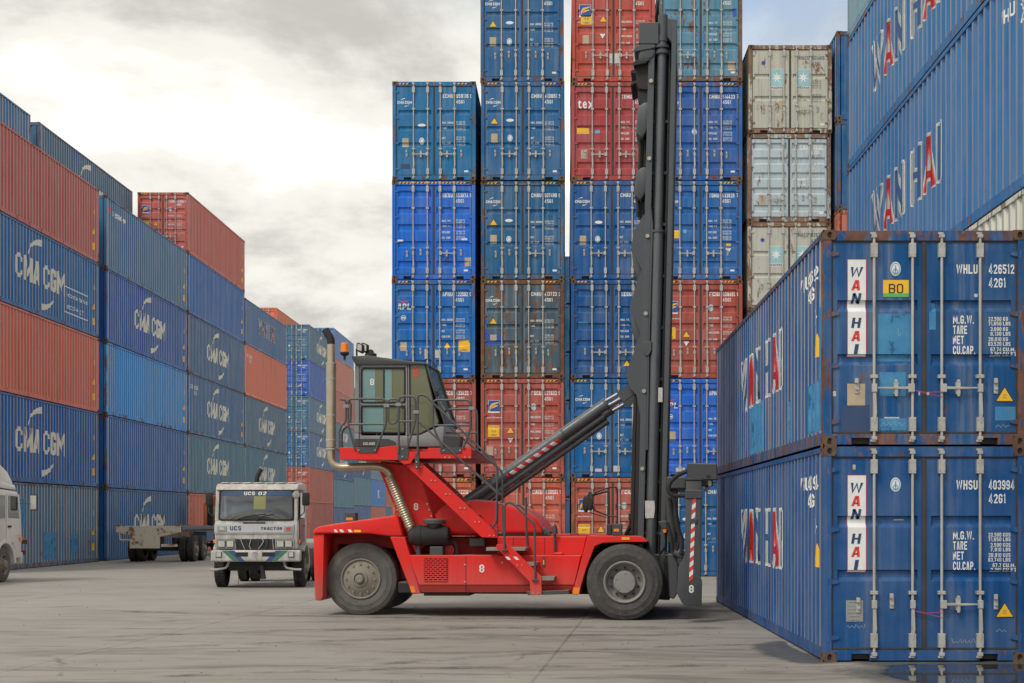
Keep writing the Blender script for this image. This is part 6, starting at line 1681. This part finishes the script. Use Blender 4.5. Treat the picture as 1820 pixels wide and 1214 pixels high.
# ------------------------------------------------------------------ lorries and trailer
paint('truck_white', (0.50, 0.50, 0.48), 0.5, 0.95, (0.20, 0.17, 0.135), 0.1, 0.0, chips=0.03)
paint('truck_cream', (0.62, 0.61, 0.58), 0.4, 0.3, (0.40, 0.36, 0.31), 0.3, 0.0, chips=0.0)
paint('truck_panel', (0.46, 0.48, 0.51), 0.4, 0.3, (0.34, 0.32, 0.29), 0.2, 0.0, chips=0.02)
paint('maroon_door', (0.10, 0.045, 0.065), 0.4, 0.3, (0.2, 0.17, 0.15), 0.2)
paint('truck_orange', (0.62, 0.16, 0.03), 0.5, 0.4, (0.3, 0.17, 0.1), 0.1)
def rusty_paint(name, c, amount):
    t = NT(name)
    g = t.node('ShaderNodeNewGeometry'); v = g.outputs['Position']
    n = t.noise(v, 2.6, 8, 0.7); n2 = t.noise(v, 11, 5, 0.6)
    rust = t.mix(n2, (0.10, 0.045, 0.022), (0.28, 0.13, 0.05))
    t.l.new(t.mix(t.ramp(n, 0.60 - amount, 0.68 - amount), t.mix(n2, c, tuple(x * .8 for x in c)), rust), t.b.inputs['Base Color'])
    t.b.inputs['Roughness'].default_value = 0.8; t.bump(n2, .2, .01)
rusty_paint('trailer_white', (0.60, 0.55, 0.44), 0.06)
rusty_paint('trailer_rust', (0.20, 0.13, 0.10), 0.12)
rusty_paint('trailer_blue', (0.07, 0.14, 0.24), 0.02)
t_ = NT('screen_glass'); t_.b.inputs['Base Color'].default_value = (.012, .016, .022, 1); t_.b.inputs['Roughness'].default_value = .03; t_.b.inputs['IOR'].default_value = 2.1; t_.b.inputs['Specular IOR Level'].default_value = 1.0
plain('seat_beige', (0.36, 0.33, 0.27), 0.8, dirt=.3)
plain('film_yellow', (0.22, 0.22, 0.08), 0.3, dirt=0.1)
plain('bumper_green', (0.05, 0.17, 0.10), 0.5, dirt=0.3)
plain('bumper_blue', (0.03, 0.07, 0.22), 0.5, dirt=0.3)
def xwheel(parent, x, y, R0, W, rimr, out, mats=('steer_hub', 'grease_black'), tyre='tyre_dark', lugs=0, name='wheel'):
    """wheel on an axle along x; out = +1 when its outer side looks to +x"""
    w = wheel(parent, x, y, R0, W, rimr, truck_rim_mesh, list(mats), tyre, False, lugs, name, 40)
    w.rotation_euler = (0, 0, out * math.pi / 2)
    return w

# --- white tractor unit facing the camera
def tractor_unit():
    D = 35.0
    T = empty('truck_tractor', ((455 - PX) / FPX * D, D, 0), R(3.0))
    tag(T, 'battered white truck tractor facing the camera with broken front grille', 'truck')
    def px(name, poly, x0, x1, mat, parent=T, bevel=.01, seg=1):
        m = MB(); m.prism(poly, 'x', x0, x1); return m.build(name, mat, parent, bevel=bevel, seg=seg)
    def bx(name, x0, x1, y0, y1, z0, z1, mat, parent=T, bevel=.008, seg=1):
        m = MB(); m.box(x0, x1, y0, y1, z0, z1); return m.build(name, mat, parent, bevel=bevel, seg=seg)
    cab = px('cab', [(0.03, .95), (0.0, 1.30), (0.02, 1.66), (1.80, 1.68), (1.80, 1.0)], -1.0, 1.0, 'truck_white', bevel=.04, seg=2)
    px('roof', [(0.10, 2.40), (0.16, 2.46), (0.30, 2.555), (1.2, 2.60), (1.72, 2.56), (1.80, 2.40)], -1.0, 1.0, 'truck_white', cab, bevel=.045, seg=3)
    px('rear_wall', [(1.70, 1.66), (1.80, 1.66), (1.80, 2.42), (1.70, 2.42)], -.98, .98, 'truck_white', cab)
    for s_ in (-1, 1):
        px('pillar', [(0.02, 1.64), (0.14, 1.64), (0.28, 2.42), (0.155, 2.42)], min(s_ * .91, s_ * 1.0), max(s_ * .91, s_ * 1.0), 'truck_white', cab, bevel=.02, seg=2)
        px('pillar', [(1.25, 1.66), (1.80, 1.66), (1.80, 2.42), (1.25, 2.42)], min(s_ * .93, s_ * .995), max(s_ * .93, s_ * .995), 'truck_white', cab)
        px('seat', [(.78, 1.5), (.95, 1.5), (1.12, 2.18), (1.0, 2.20)], s_ * .50 - .26, s_ * .50 + .26, 'seat_beige', cab, bevel=.06, seg=3)
    px('dashboard', [(.12, 1.60), (.45, 1.60), (.42, 1.74), (.16, 1.76)], -.88, .88, 'rubber_black', cab, bevel=.03)
    m = MB(); m.lathe([(.21, -.012), (.222, 0), (.21, .012), (.198, 0), (.21, -.012)], (0, 0, 0), 'z', 24); o = m.build('steering_wheel', 'rubber_black', cab, loc=(.48, .52, 1.82)); o.rotation_euler = (R(-35), 0, 0)
    # roof cap with bumps
    m = MB()
    for k in range(7):
        x = -.82 + k * .273; m.prism([(0.30, 2.57), (.36, 2.595), (1.5, 2.625), (1.6, 2.58)], 'x', x - .09, x + .09)
    m.build('roof_rib', 'truck_white', cab, bevel=.01)['kind'] = 'stuff'
    # raked windscreen: plane through (y .02, z 1.66) - (y .155, z 2.42)
    def scr(u, v, lift=.006): return (u, .023 + (v - 1.66) * .175 - lift, v)
    m = MB(); m.tube(fillet([scr(*p) for p in ((0, 1.675), (.89, 1.675), (.875, 2.395), (-.875, 2.395), (-.89, 1.675), (0, 1.675))], .08, 4), .022, 6); m.build('windscreen_seal', 'rubber_black', cab)
    s = Sheet(); s.poly([(-.92, 1.72), (-.87, 1.695), (.87, 1.695), (.91, 1.72), (.865, 2.34), (.82, 2.375), (-.81, 2.375), (-.865, 2.34)])
    bow = lambda u, v: .055 * max(0.0, 1 - (u / .92) ** 2) * max(0.0, 1 - ((v - 2.03) / .36) ** 2) ** .5
    wm = MB(); nu, nv = 16, 8
    for i in range(nu):
        for j in range(nv):
            g = lambda a, b: scr((-.9 + 1.8 * a / nu) * (1 - .05 * b / nv), 1.69 + .69 * b / nv, .009 + bow(-.9 + 1.8 * a / nu, 1.69 + .69 * b / nv))
            wm.poly([g(i, j), g(i + 1, j), g(i + 1, j + 1), g(i, j + 1)])
    ws = wm.build('windscreen', 'windscreen_glass', cab, angle=3.0, merge=True)
    s = Sheet(); s.rect(-.84, .84, 2.26, 2.37); put('sun_strip', s.lay('sun_strip', lambda u, v: scr(u, v, .014 + bow(u, v)), [-.8 + .1 * k for k in range(17)]), 'mark_navy', ws)
    s = Sheet(); s.text('UCS', -.30, 2.275, .085, w=.26, bold=1); s.text('02', .04, 2.275, .085, w=.19, slant=.15); put('lettering', s.lay('lettering', lambda u, v: scr(u, v, .020 + bow(u, v))), 'mark_cream', ws)
    s = Sheet(); s.rect(-.06, .23, 1.93, 2.25); put('sticker', s.lay('sticker', lambda u, v: scr(u, v, .016 + bow(u, v)), [1.95 + .05 * k for k in range(7)], 1), 'film_yellow', ws)
    for xa, xb in ((-.55, .05), (.0, .25)):
        m = MB(); m.tube([scr(xa, 1.655, .03), scr((xa + xb) / 2 + .05, 1.76, .075), scr(xb + .18, 1.81, .085)], .012, 6); m.build('wiper', 'rubber_black', cab)
    bx('wiper_cowl', -.32, .22, -.012, .03, 1.585, 1.625, 'charcoal', cab)
    # upper panel with names
    p = bx('name_panel', -1.0, .92, -.035, .02, 1.36, 1.57, 'truck_panel')
    def flat(sheet, nm, mat, par, y=-.039): return put(nm, sheet.lay(nm, lambda u, v: (u, y, v)), mat, par)
    s = Sheet(); s.text('UCS', -.62, 1.415, .105, w=.27); flat(s, 'lettering', 'mark_navy', p)
    s = Sheet(); s.text('TRACTOR', .12, 1.425, .07, w=.52); flat(s, 'lettering', 'mark_black', p)
    for x0, x1, mt in ((-.93, -.70, 'lamp_clear'), (.68, .90, 'lamp_red')):
        o = bx('indicator', x0, x1, -.05, -.03, 1.39, 1.52, 'plate_steel', p); bx('lens', x0 + .06, x1 - .06, -.056, -.049, 1.42, 1.49, mt, o)
    bx('chrome_strip', -1.0, .92, -.045, -.033, 1.335, 1.358, 'galvanised')
    bx('grille_panel', -.97, .9, -.02, .03, 1.20, 1.33, 'truck_white')
    m = MB(); m.box(-.47, .45, -.012, .03, .93, 1.195); m.build('radiator_recess', 'grease_black', T)
    rr = random.Random(5)
    for k in range(8):
        x = -.5 + k * .13; m = MB(); a = rr.uniform(-.05, .05)
        m.tube([(x, -.03, 1.22), (x + a, -.04, 1.1 + a), (x + rr.uniform(-.12, .12), -.03, .95)], .010, 5); m.build('broken_slat', 'galvanised' if k % 2 else 'charcoal', T)
    bx('lamp_panel', -.97, -.48, -.015, .03, .97, 1.20, 'plate_steel'); bx('lamp_panel', .46, .93, -.015, .03, .97, 1.20, 'plate_steel')
    for x0 in (-.92, -.71, .50, .70):
        o = bx('headlamp', x0, x0 + .185, -.045, -.016, 1.0, 1.17, 'charcoal'); bx('lens', x0 + .014, x0 + .171, -.052, -.044, 1.014, 1.156, 'lamp_clear', o, bevel=.006)
    # bumper
    b = bx('bumper', -1.07, 1.09, -.14, .12, .655, .935, 'truck_white', bevel=.04, seg=3)
    for s_ in (-1, 1):
        s = Sheet(); s.poly([(s_ * .80, .925), (s_ * .64, .925), (s_ * .38, .665), (s_ * .52, .665)]); flat(s, 'stripe', 'bumper_green', b, -.143)
        s = Sheet(); s.poly([(s_ * .64, .925), (s_ * .50, .925), (s_ * .24, .665), (s_ * .38, .665)]); flat(s, 'stripe', 'bumper_blue', b, -.1425)
        o = bx('fog_lamp', s_ * .87 - .07, s_ * .87 + .07, -.16, -.13, .76, .90, 'charcoal', b); bx('lens', s_ * .87 - .055, s_ * .87 + .055, -.166, -.158, .775, .885, 'lamp_clear', o)
        bx('bumper_slot', s_ * .32 - .15, s_ * .32 + .15, -.1445, -.139, .78, .885, 'grease_black', b, bevel=0)
    s = Sheet(); s.ring(0, .835, .08, .055, .012, 20); s.ring(0, .85, .03, .04, .010, 16); s.ring(0, .86, .055, .02, .008, 16); flat(s, 'emblem', 'plate_steel', b, -.144)
    for s_ in (-1, 1):
        m = MB(); m.tube(fillet([(s_ * .66, .1, .66), (s_ * .72, .02, .50), (s_ * .95, -.02, .46), (s_ * 1.1, -.02, .46)], .06), .03, 8); m.build('step_bar', 'galvanised', T)
    # side of the cab: door, window, wheel arch
    for s_ in (-1, 1):
        x = s_ * 1.002
        d = bx('door', min(x, x + s_ * .02), max(x, x + s_ * .02), .30, 1.25, 1.05, 1.70, 'maroon_door' if s_ > 0 else 'truck_white', bevel=.01)
        bx('door_window', min(x + s_ * .018, x + s_ * .026), max(x + s_ * .018, x + s_ * .026), .36, 1.15, 1.72, 2.34, 'glass_dark', d, bevel=.003)
        bx('door_handle', min(x + s_ * .02, x + s_ * .04), max(x + s_ * .02, x + s_ * .04), 1.02, 1.16, 1.5, 1.53, 'charcoal', d, bevel=.003)
        arch = [(0.85 + .66 * math.cos(a), .45 + .66 * math.sin(a)) for a in [2.3 * i / 12 for i in range(13)]] + [(0.85 + .58 * math.cos(a), .45 + .58 * math.sin(a)) for a in [2.3 * i / 12 for i in range(12, -1, -1)]]
        m = MB(); m.prism(arch, 'x', min(s_ * .80, s_ * 1.12), max(s_ * .80, s_ * 1.12)); m.build('wheel_arch', 'truck_white', T, bevel=.01)
        bx('marker_lamp', min(s_ * 1.0, s_ * 1.05), max(s_ * 1.0, s_ * 1.05), .10, .18, 1.10, 1.19, 'lamp_orange')
        xwheel(T, s_ * 1.10, .85, .46, .27, .27, s_, lugs=36)
        for xo in (1.10, .80):
            xwheel(T, s_ * xo, 4.1, .46, .25, .27, s_, lugs=0)
        m = MB(); m.tube(fillet([(s_ * .98, .2, 2.38), (s_ * 1.14, .1, 2.34), (s_ * 1.16, .08, 1.85), (s_ * 1.0, .2, 1.72)], .06), .014, 6); m.build('mirror_arm', 'charcoal', T)
        mx = s_ * (1.20 if s_ > 0 else 1.14)
        o = bx('mirror', mx - .09, mx + .09, .02, .09, 2.02, 2.34, 'rubber_black', bevel=.03, seg=2)
    m = MB(); m.lathe([(0.001, -.03), (.08, -.02), (.095, 0), (.09, .02), (0.001, .03)], (.98, -.06, 2.28), 'y', 16); m.build('round_mirror', 'plate_steel', T)
    bx('chassis_rail', -.45, -.33, .1, 5.2, .62, .85, 'grease_black'); bx('chassis_rail', .33, .45, .1, 5.2, .62, .85, 'grease_black')
    bx('underbody', -.7, .7, .3, 1.6, .42, .66, 'grease_black'); bx('front_axle', -.85, .85, .80, .90, .40, .50, 'grease_black'); bx('rear_axle', -.85, .85, 4.0, 4.2, .38, .56, 'grease_black')
    m = MB(); m.cyl((.10, .25, .56), (.14, .28, .22), .05, .065, n=12); m.build('air_drier', 'charcoal', T)
    bx('coupling_plate', -.55, .55, 3.6, 4.7, .86, .95, 'grease_black')
    m = MB(); m.tube(fillet([(-.30, 1.95, .9), (-.30, 1.95, 2.75), (-.18, 1.95, 2.98)], .18), .055, 10); m.build('intake_stack', 'grease_black', T)
    bx('fuel_tank', .62, 1.0, 1.75, 2.9, .45, .95, 'charcoal', bevel=.06, seg=3); bx('battery_box', -1.0, -.62, 1.75, 2.6, .45, .9, 'charcoal', bevel=.02)
    m = MB(); m.tube([(-.42, .0, .62), (-.425, -.01, .1)], .006, 5); m.build('ground_strap', 'rubber_black', T)
tractor_unit()

# --- skeletal trailer seen from its rear
def trailer():
    T = empty('flatbed_trailer', (-15.72, 54.0, 0), R(0.5))
    tag(T, 'rusty skeletal container trailer with whitish rear plate behind the truck', 'trailer')
    def bx(name, x0, x1, y0, y1, z0, z1, mat, parent=T, bevel=.008):
        m = MB(); m.box(x0, x1, y0, y1, z0, z1); return m.build(name, mat, parent, bevel=bevel)
    b = bx('rear_bolster', -1.2, 1.2, 0, .20, 1.17, 1.40, 'trailer_white')
    for s in (-1, 1):
        bx('twist_lock', s * 1.13 - .09, s * 1.13 + .09, -.03, .22, 1.40, 1.46, 'trailer_rust', b)
        m = MB(); m.prism([(s * .35, .98), (s * 1.2, 1.17), (s * .35, 1.17)], 'y', .02, .18); m.build('gusset', 'trailer_white', b)
    bx('rear_plate', -.68, .45, -.02, .04, .56, 1.168, 'trailer_white')
    bx('bumper_bar', .5, 1.1, .0, .06, .62, .72, 'trailer_white')
    m = MB(); m.tube(fillet([(-.68, .02, .88), (-1.05, .02, .88), (-1.08, .02, 1.17)], .05), .03, 8); m.build('hoop', 'trailer_white', T)
    for x in (-.52, .42): bx('main_rail', x, x + .12, .21, 11.6, .98, 1.36, 'trailer_rust')
    for y in (1.2, 2.6, 4.2, 6.2, 8.4, 10.6): bx('cross_member', -1.18, 1.18, y, y + .14, 1.18, 1.34, 'trailer_rust')
    for s in (-1, 1): bx('side_rail', s * 1.2 - .04, s * 1.2 + .04, .21, 11.6, 1.26, 1.38, 'trailer_rust' if s < 0 else 'trailer_blue')
    bx('equipment_box', .62, 1.15, 4.4, 5.6, .75, 1.15, 'trailer_blue')
    for y in (2.2, 3.5):
        bx('axle', -1.1, 1.1, y - .07, y + .07, .42, .56, 'grease_black'); bx('spring_pack', -.62, -.48, y - .6, y + .6, .60, .95, 'grease_black'); bx('spring_pack', .48, .62, y - .6, y + .6, .60, .95, 'grease_black')
        for s in (-1, 1):
            for xo in (1.28, .97): xwheel(T, s * xo, y, .50, .27, .28, s, tyre='tyre_dark')
    m = MB(); m.box(.35, .45, 7.2, 7.35, .2, 1.0); m.box(.28, .52, 7.1, 7.45, .0, .04); m.build('landing_leg', 'trailer_white', T); 
    m = MB(); m.box(-.45, -.35, 7.2, 7.35, .2, 1.0); m.box(-.52, -.28, 7.1, 7.45, .0, .04); m.build('landing_leg', 'trailer_white', T)
    # its orange towing truck
    O = empty('orange_truck', (-15.75, 65.2, 0), 0)
    tag(O, 'orange and white truck mostly hidden behind the battered white tractor', 'truck')
    def ox(name, x0, x1, y0, y1, z0, z1, mat, parent=O, bevel=.03):
        m = MB(); m.box(x0, x1, y0, y1, z0, z1); return m.build(name, mat, parent, bevel=bevel, seg=2)
    c = ox('cab', -1.15, 1.15, 2.4, 4.3, .95, 2.75, 'truck_orange', bevel=.08)
    ox('white_band', -1.1, 1.1, 2.385, 2.4, 1.75, 2.25, 'truck_white', c, .003); ox('rear_window', -.55, .55, 2.375, 2.39, 2.0, 2.5, 'glass_dark', c, .01)
    ox('exhaust_stack', -1.05, -.83, 2.1, 2.32, .9, 2.55, 'grease_black'); ox('post', -1.2, -1.08, 2.0, 2.2, 1.0, 2.4, 'truck_orange')
    for x in (-.45, .33): ox('chassis_rail', x, x + .12, -1.2, 4.0, .62, .88, 'grease_black', bevel=.01)
    for s in (-1, 1):
        xwheel(O, s * 1.18, 3.6, .5, .28, .28, s)
        for xo in (1.18, .88): xwheel(O, s * xo, .1, .5, .26, .28, s)
        ox('mirror', s * 1.42 - .09, s * 1.42 + .09, 3.9, 4.0, 2.0, 2.45, 'rubber_black', bevel=.03)
        m = MB(); m.tube([(s * 1.15, 3.95, 2.3), (s * 1.42, 3.95, 2.3)], .015, 6); m.build('mirror_arm', 'charcoal', O)
    ox('axle', -1., 1., .0, .2, .4, .56, 'grease_black', bevel=.01); ox('axle', -1., 1., 3.5, 3.7, .4, .56, 'grease_black', bevel=.01)
trailer()

# --- white lorry at the picture's edge, heading down the aisle
def lorry():
    T = empty('white_lorry', (-16.12, 38.3, 0), 0)
    tag(T, 'white lorry cab with roof deflector, cut by the picture edge', 'truck')
    def px(name, poly, x0, x1, mat, parent=T, bevel=.01, seg=1):
        m = MB(); m.prism(poly, 'x', x0, x1); return m.build(name, mat, parent, bevel=bevel, seg=seg)
    def bx(name, x0, x1, y0, y1, z0, z1, mat, parent=T, bevel=.008, seg=1):
        m = MB(); m.box(x0, x1, y0, y1, z0, z1); return m.build(name, mat, parent, bevel=bevel, seg=seg)
    c = px('cab', [(-1.1, 1.02), (.62, 1.02), (.72, .62), (1.18, .60), (1.24, 1.2), (1.20, 1.62), (1.02, 2.32), (.90, 2.44), (-.9, 2.52), (-1.1, 2.45)], -1.15, 1.15, 'truck_cream', bevel=.06, seg=3)
    px('roof_deflector', [(.86, 2.50), (.74, 2.72), (.40, 2.98), (-.15, 3.18), (-.85, 3.26), (-.95, 2.54)], -1.08, 1.08, 'truck_cream', bevel=.07, seg=3)
    px('deflector_strip', [(.90, 2.47), (.80, 2.62), (-.6, 2.72), (-.9, 2.55)], -1.12, 1.12, 'truck_cream', bevel=.03, seg=2)
    for s in (-1, 1):
        x = s * 1.152
        a, b = min(x, x + s * .016), max(x, x + s * .016)
        d = px('door', [(.10, 1.05), (.60, 1.05), (.68, 1.25), (1.10, 1.25), (1.12, 1.62), (.98, 2.36), (.10, 2.38)], a, b, 'truck_cream', bevel=.006)
        a, b = min(x + s * .014, x + s * .022), max(x + s * .014, x + s * .022)
        px('door_window', [(.20, 1.72), (.98, 1.70), (.86, 2.30), (.20, 2.32)], a, b, 'glass_dark', d, bevel=.002)
        px('quarter_window', [(-.55, 1.72), (-.02, 1.72), (-.02, 2.32), (-.45, 2.32)], a, b, 'glass_dark', T, bevel=.002)
        px('door_handle', [(.16, 1.46), (.36, 1.46), (.36, 1.51), (.16, 1.51)], min(x, x + s * .05), max(x, x + s * .05), 'rubber_black', d, bevel=.004)
        arch = [(.72 * math.cos(t), .48 + .66 * math.sin(t)) for t in [math.pi * i / 14 for i in range(15)]] + [(.60 * math.cos(t), .48 + .56 * math.sin(t)) for t in [math.pi * i / 14 for i in range(14, -1, -1)]]
        px('wheel_arch', arch, min(s * .78, s * 1.19), max(s * .78, s * 1.19), 'truck_cream', T, bevel=.012)
        xwheel(T, s * 1.14, 0.0, .475, .28, .28, s, tyre='tyre_dusty')
        for xo in (1.14, .84): xwheel(T, s * xo, -4.6, .475, .26, .28, s, tyre='tyre_dusty')
        m = MB(); m.tube(fillet([(s * 1.12, 1.12, 2.12), (s * 1.42, 1.28, 2.10)], .05), .014, 6); m.build('mirror_arm', 'charcoal', T)
        o = bx('mirror', s * 1.45 - .09, s * 1.45 + .09, 1.26, 1.36, 1.92, 2.36, 'rubber_black', bevel=.035, seg=2)
        bx('mirror_face', s * 1.45 - .08, s * 1.45 + .08, 1.25, 1.262, 1.95, 2.33, 'lamp_clear', o, bevel=.004)
        bx('indicator', min(x, x + s * .03), max(x, x + s * .03), 1.02, 1.16, 1.08, 1.20, 'lamp_orange', bevel=.01)
        for z, ye in ((1.0, 1.62), (.70, 1.5)):
            o = bx('side_guard', min(s * 1.0, s * 1.14), max(s * 1.0, s * 1.14), 1.2, ye, z, z + .12, 'grease_black'); bx('reflector', min(s * .99, s * 1.15), max(s * .99, s * 1.15), ye, ye + .05, z - .01, z + .13, 'lamp_red', o)
    bx('windscreen', -.98, .98, 1.125, 1.135, 1.72, 2.28, 'screen_glass'); bx('bumper', -1.15, 1.15, 1.19, 1.30, .45, .80, 'truck_cream', bevel=.04, seg=2)
    for x in (-.45, .33): bx('chassis_rail', x, x + .12, -6.2, 1.0, .68, .95, 'grease_black')
    bx('axle', -.9, .9, -.06, .06, .4, .54, 'grease_black'); bx('axle', -.9, .9, -4.7, -4.5, .38, .56, 'grease_black'); bx('load_deck', -1.2, 1.2, -7.0, -1.3, 1.0, 1.15, 'trailer_rust')
lorry()

# ------------------------------------------------------------------ wet ground, worn line, grit
t_ = NT('standing_water')
g_ = t_.node('ShaderNodeNewGeometry')
t_.b.inputs['Base Color'].default_value = (.045, .043, .04, 1); t_.b.inputs['Roughness'].default_value = .035; t_.b.inputs['IOR'].default_value = 1.33
t_.b.inputs['Specular IOR Level'].default_value = .8
t_.bump(t_.noise(g_.outputs['Position'], 5, 3, .5), .04, .01)
W_ = t_
t_ = NT('damp_concrete')
g_ = t_.node('ShaderNodeNewGeometry'); v_ = g_.outputs['Position']; n_ = t_.noise(v_, 3, 6, .6)
t_.l.new(t_.mix(n_, (.075, .072, .068), (.125, .12, .112)), t_.b.inputs['Base Color']); t_.b.inputs['Roughness'].default_value = .38
t_.bump(t_.noise(v_, 20, 4, .6), .3, .01)
D_ = t_
def blob(name, pts, z, mat, wob=.12, seed=1, margin=.16):
    rr = random.Random(seed); P = [Vector((p[0], p[1], 0)) for p in pts]; out = []
    for i, p in enumerate(P):
        q = P[(i + 1) % len(P)]
        for k in range(7):
            c = p.lerp(q, k / 7); nrm = Vector((-(q - p).y, (q - p).x, 0)).normalized()
            out.append(c + nrm * (rr.uniform(-wob, wob)))
    for _ in range(2): out = [(out[i - 1] + out[i] * 2 + out[(i + 1) % len(out)]) / 4 for i in range(len(out))]
    n = len(out); cen = sum(out, Vector()) / n
    inner = [p + (cen - p).normalized() * min(margin, (cen - p).length * .5) for p in out]
    m = MB(); m.faces([(p.x, p.y, z) for p in out + inner], [(i, (i + 1) % n, n + (i + 1) % n, n + i) for i in range(n)] + [tuple(range(n, 2 * n))])
    me = m.mesh(name, smooth=False, merge=False)
    at = me.color_attributes.new('wet', 'FLOAT_COLOR', 'POINT')
    for i in range(len(me.vertices)): at.data[i].color = (0, 0, 0, 1) if i < n else (1, 1, 1, 1)
    return tag(put(name, me, mat), kind='structure')
def ragged(t, lo, hi):
    """let the wet film thin out raggedly towards its rim"""
    at = t.node('ShaderNodeVertexColor'); at.layer_name = 'wet'
    g = t.node('ShaderNodeNewGeometry'); n = t.noise(g.outputs['Position'], 5, 6, .65)
    f = t.ramp(t.math('ADD', at.outputs['Color'], t.math('MULTIPLY', t.math('SUBTRACT', n, .5), 1.2)), lo, hi)
    tr = t.n.new('ShaderNodeBsdfTransparent'); mx = t.n.new('ShaderNodeMixShader')
    t.l.new(f, mx.inputs[0]); t.l.new(tr.outputs[0], mx.inputs[1]); t.l.new(t.b.outputs[0], mx.inputs[2]); t.l.new(mx.outputs[0], t.n['Material Output'].inputs['Surface'])
def gp(x, y):
    d = depth(y); return ((x - PX) / FPX * d, d)
ragged(W_, .35, .7); ragged(D_, .05, 1.15)
blob('damp_ground', [gp(1440, 1190), gp(1520, 1184), (3.4, 17.6), (7.4, 17.6), (7.4, 14.2), gp(1650, 1240), gp(1560, 1222)], .004, 'damp_concrete', .10, 3, .8)
blob('damp_ground', [gp(1325, 1146), gp(1385, 1137), gp(1410, 1150), gp(1470, 1172), (3.5, 17.3), gp(1462, 1183), gp(1400, 1180), gp(1345, 1164)], .004, 'damp_concrete', .06, 5, .45)
blob('puddle', [gp(1540, 1196), (3.75, 17.0), (7.2, 17.1), (7.2, 14.4), gp(1700, 1228), gp(1600, 1212)], .008, 'standing_water', .06, 4, .25)
t_ = NT('worn_yellow')
g_ = t_.node('ShaderNodeNewGeometry'); n_ = t_.noise(g_.outputs['Position'], 6, 6, .7); tr_ = t_.n.new('ShaderNodeBsdfTransparent'); mx_ = t_.n.new('ShaderNodeMixShader')
t_.b.inputs['Base Color'].default_value = (.42, .30, .13, 1); t_.b.inputs['Roughness'].default_value = .8
t_.l.new(t_.ramp(n_, .46, .60, 0, .6), mx_.inputs[0]); t_.l.new(tr_.outputs[0], mx_.inputs[1]); t_.l.new(t_.b.outputs[0], mx_.inputs[2]); t_.l.new(mx_.outputs[0], t_.n['Material Output'].inputs['Surface'])
a, b = gp(560, 1156), gp(1000, 1162)
m = MB(); m.poly([(a[0], a[1] - .05, .004), (b[0], b[1] - .05, .004), (b[0], b[1] + .05, .004), (a[0], a[1] + .05, .004)]); tag(m.build('road_marking', 'worn_yellow', smooth=False), kind='structure')
t_ = NT('tyre_smear')
g_ = t_.node('ShaderNodeNewGeometry'); n_ = t_.noise(g_.outputs['Position'], 1.6, 7, .7); n2_ = t_.noise(g_.outputs['Position'], 9, 5, .65); tr_ = t_.n.new('ShaderNodeBsdfTransparent'); mx_ = t_.n.new('ShaderNodeMixShader')
t_.b.inputs['Base Color'].default_value = (.062, .056, .050, 1); t_.b.inputs['Roughness'].default_value = .75
t_.l.new(t_.math('MULTIPLY', t_.ramp(n_, .42, .64), t_.ramp(n2_, .35, .65, .15, .55)), mx_.inputs[0]); t_.l.new(tr_.outputs[0], mx_.inputs[1]); t_.l.new(t_.b.outputs[0], mx_.inputs[2]); t_.l.new(mx_.outputs[0], t_.n['Material Output'].inputs['Surface'])
for k, (pa, pb, pc_, w) in enumerate((((-7.5, 20.5), (-2.0, 23.4), (3.2, 22.4), .42), ((-6.5, 18.6), (-1.0, 21.6), (2.9, 21.2), .36), ((-3.0, 16.2), (.5, 19.4), (2.8, 19.6), .30), ((-9.0, 27.0), (-4.0, 24.0), (2.6, 24.6), .40),
                                      ((-5.0, 15.4), (-.6, 17.2), (2.6, 16.6), .28))):
    P = [Vector(pa).lerp(Vector(pb), t).lerp(Vector(pb).lerp(Vector(pc_), t), t) for t in [i / 24 for i in range(25)]]
    a_, c_ = [], []
    for i, x in enumerate(P):
        d = (P[min(24, i + 1)] - P[max(0, i - 1)]).normalized(); ww = w / 2 * min(1, i / 3, (24 - i) / 3)
        a_.append((x.x - d.y * ww, x.y + d.x * ww, .003 + .0006 * k)); c_.append((x.x + d.y * ww, x.y - d.x * ww, .003 + .0006 * k))
    m = MB(); m.faces(a_ + c_, [(i, i + 1, 26 + i, 25 + i) for i in range(24)]); tag(m.build('tyre_mark', 'tyre_smear', smooth=False), kind='structure')
plain('grit', (0.10, 0.095, 0.085), .9, dirt=.5)
rr = random.Random(9); m = MB()
for k in range(160):
    d = 14.6 + rr.random() ** 1.6 * 26; x = rr.uniform(-.42, .28) * d
    if x > 2.9 and d < 30: continue
    s = rr.uniform(.005, .013) * (1 + .02 * d)
    pts = [(x + s * math.cos(a) * rr.uniform(.6, 1.2), d + s * math.sin(a) * rr.uniform(.6, 1.2), .002) for a in [i * math.pi / 3 for i in range(6)]]
    top = (x + rr.uniform(-.3, .3) * s, d, s * .7)
    m.faces(pts + [top], [(i, (i + 1) % 6, 6) for i in range(6)])
tag(m.build('gravel', 'grit', smooth=False), 'loose grit and crumbs scattered over the concrete yard', 'gravel', kind='stuff')
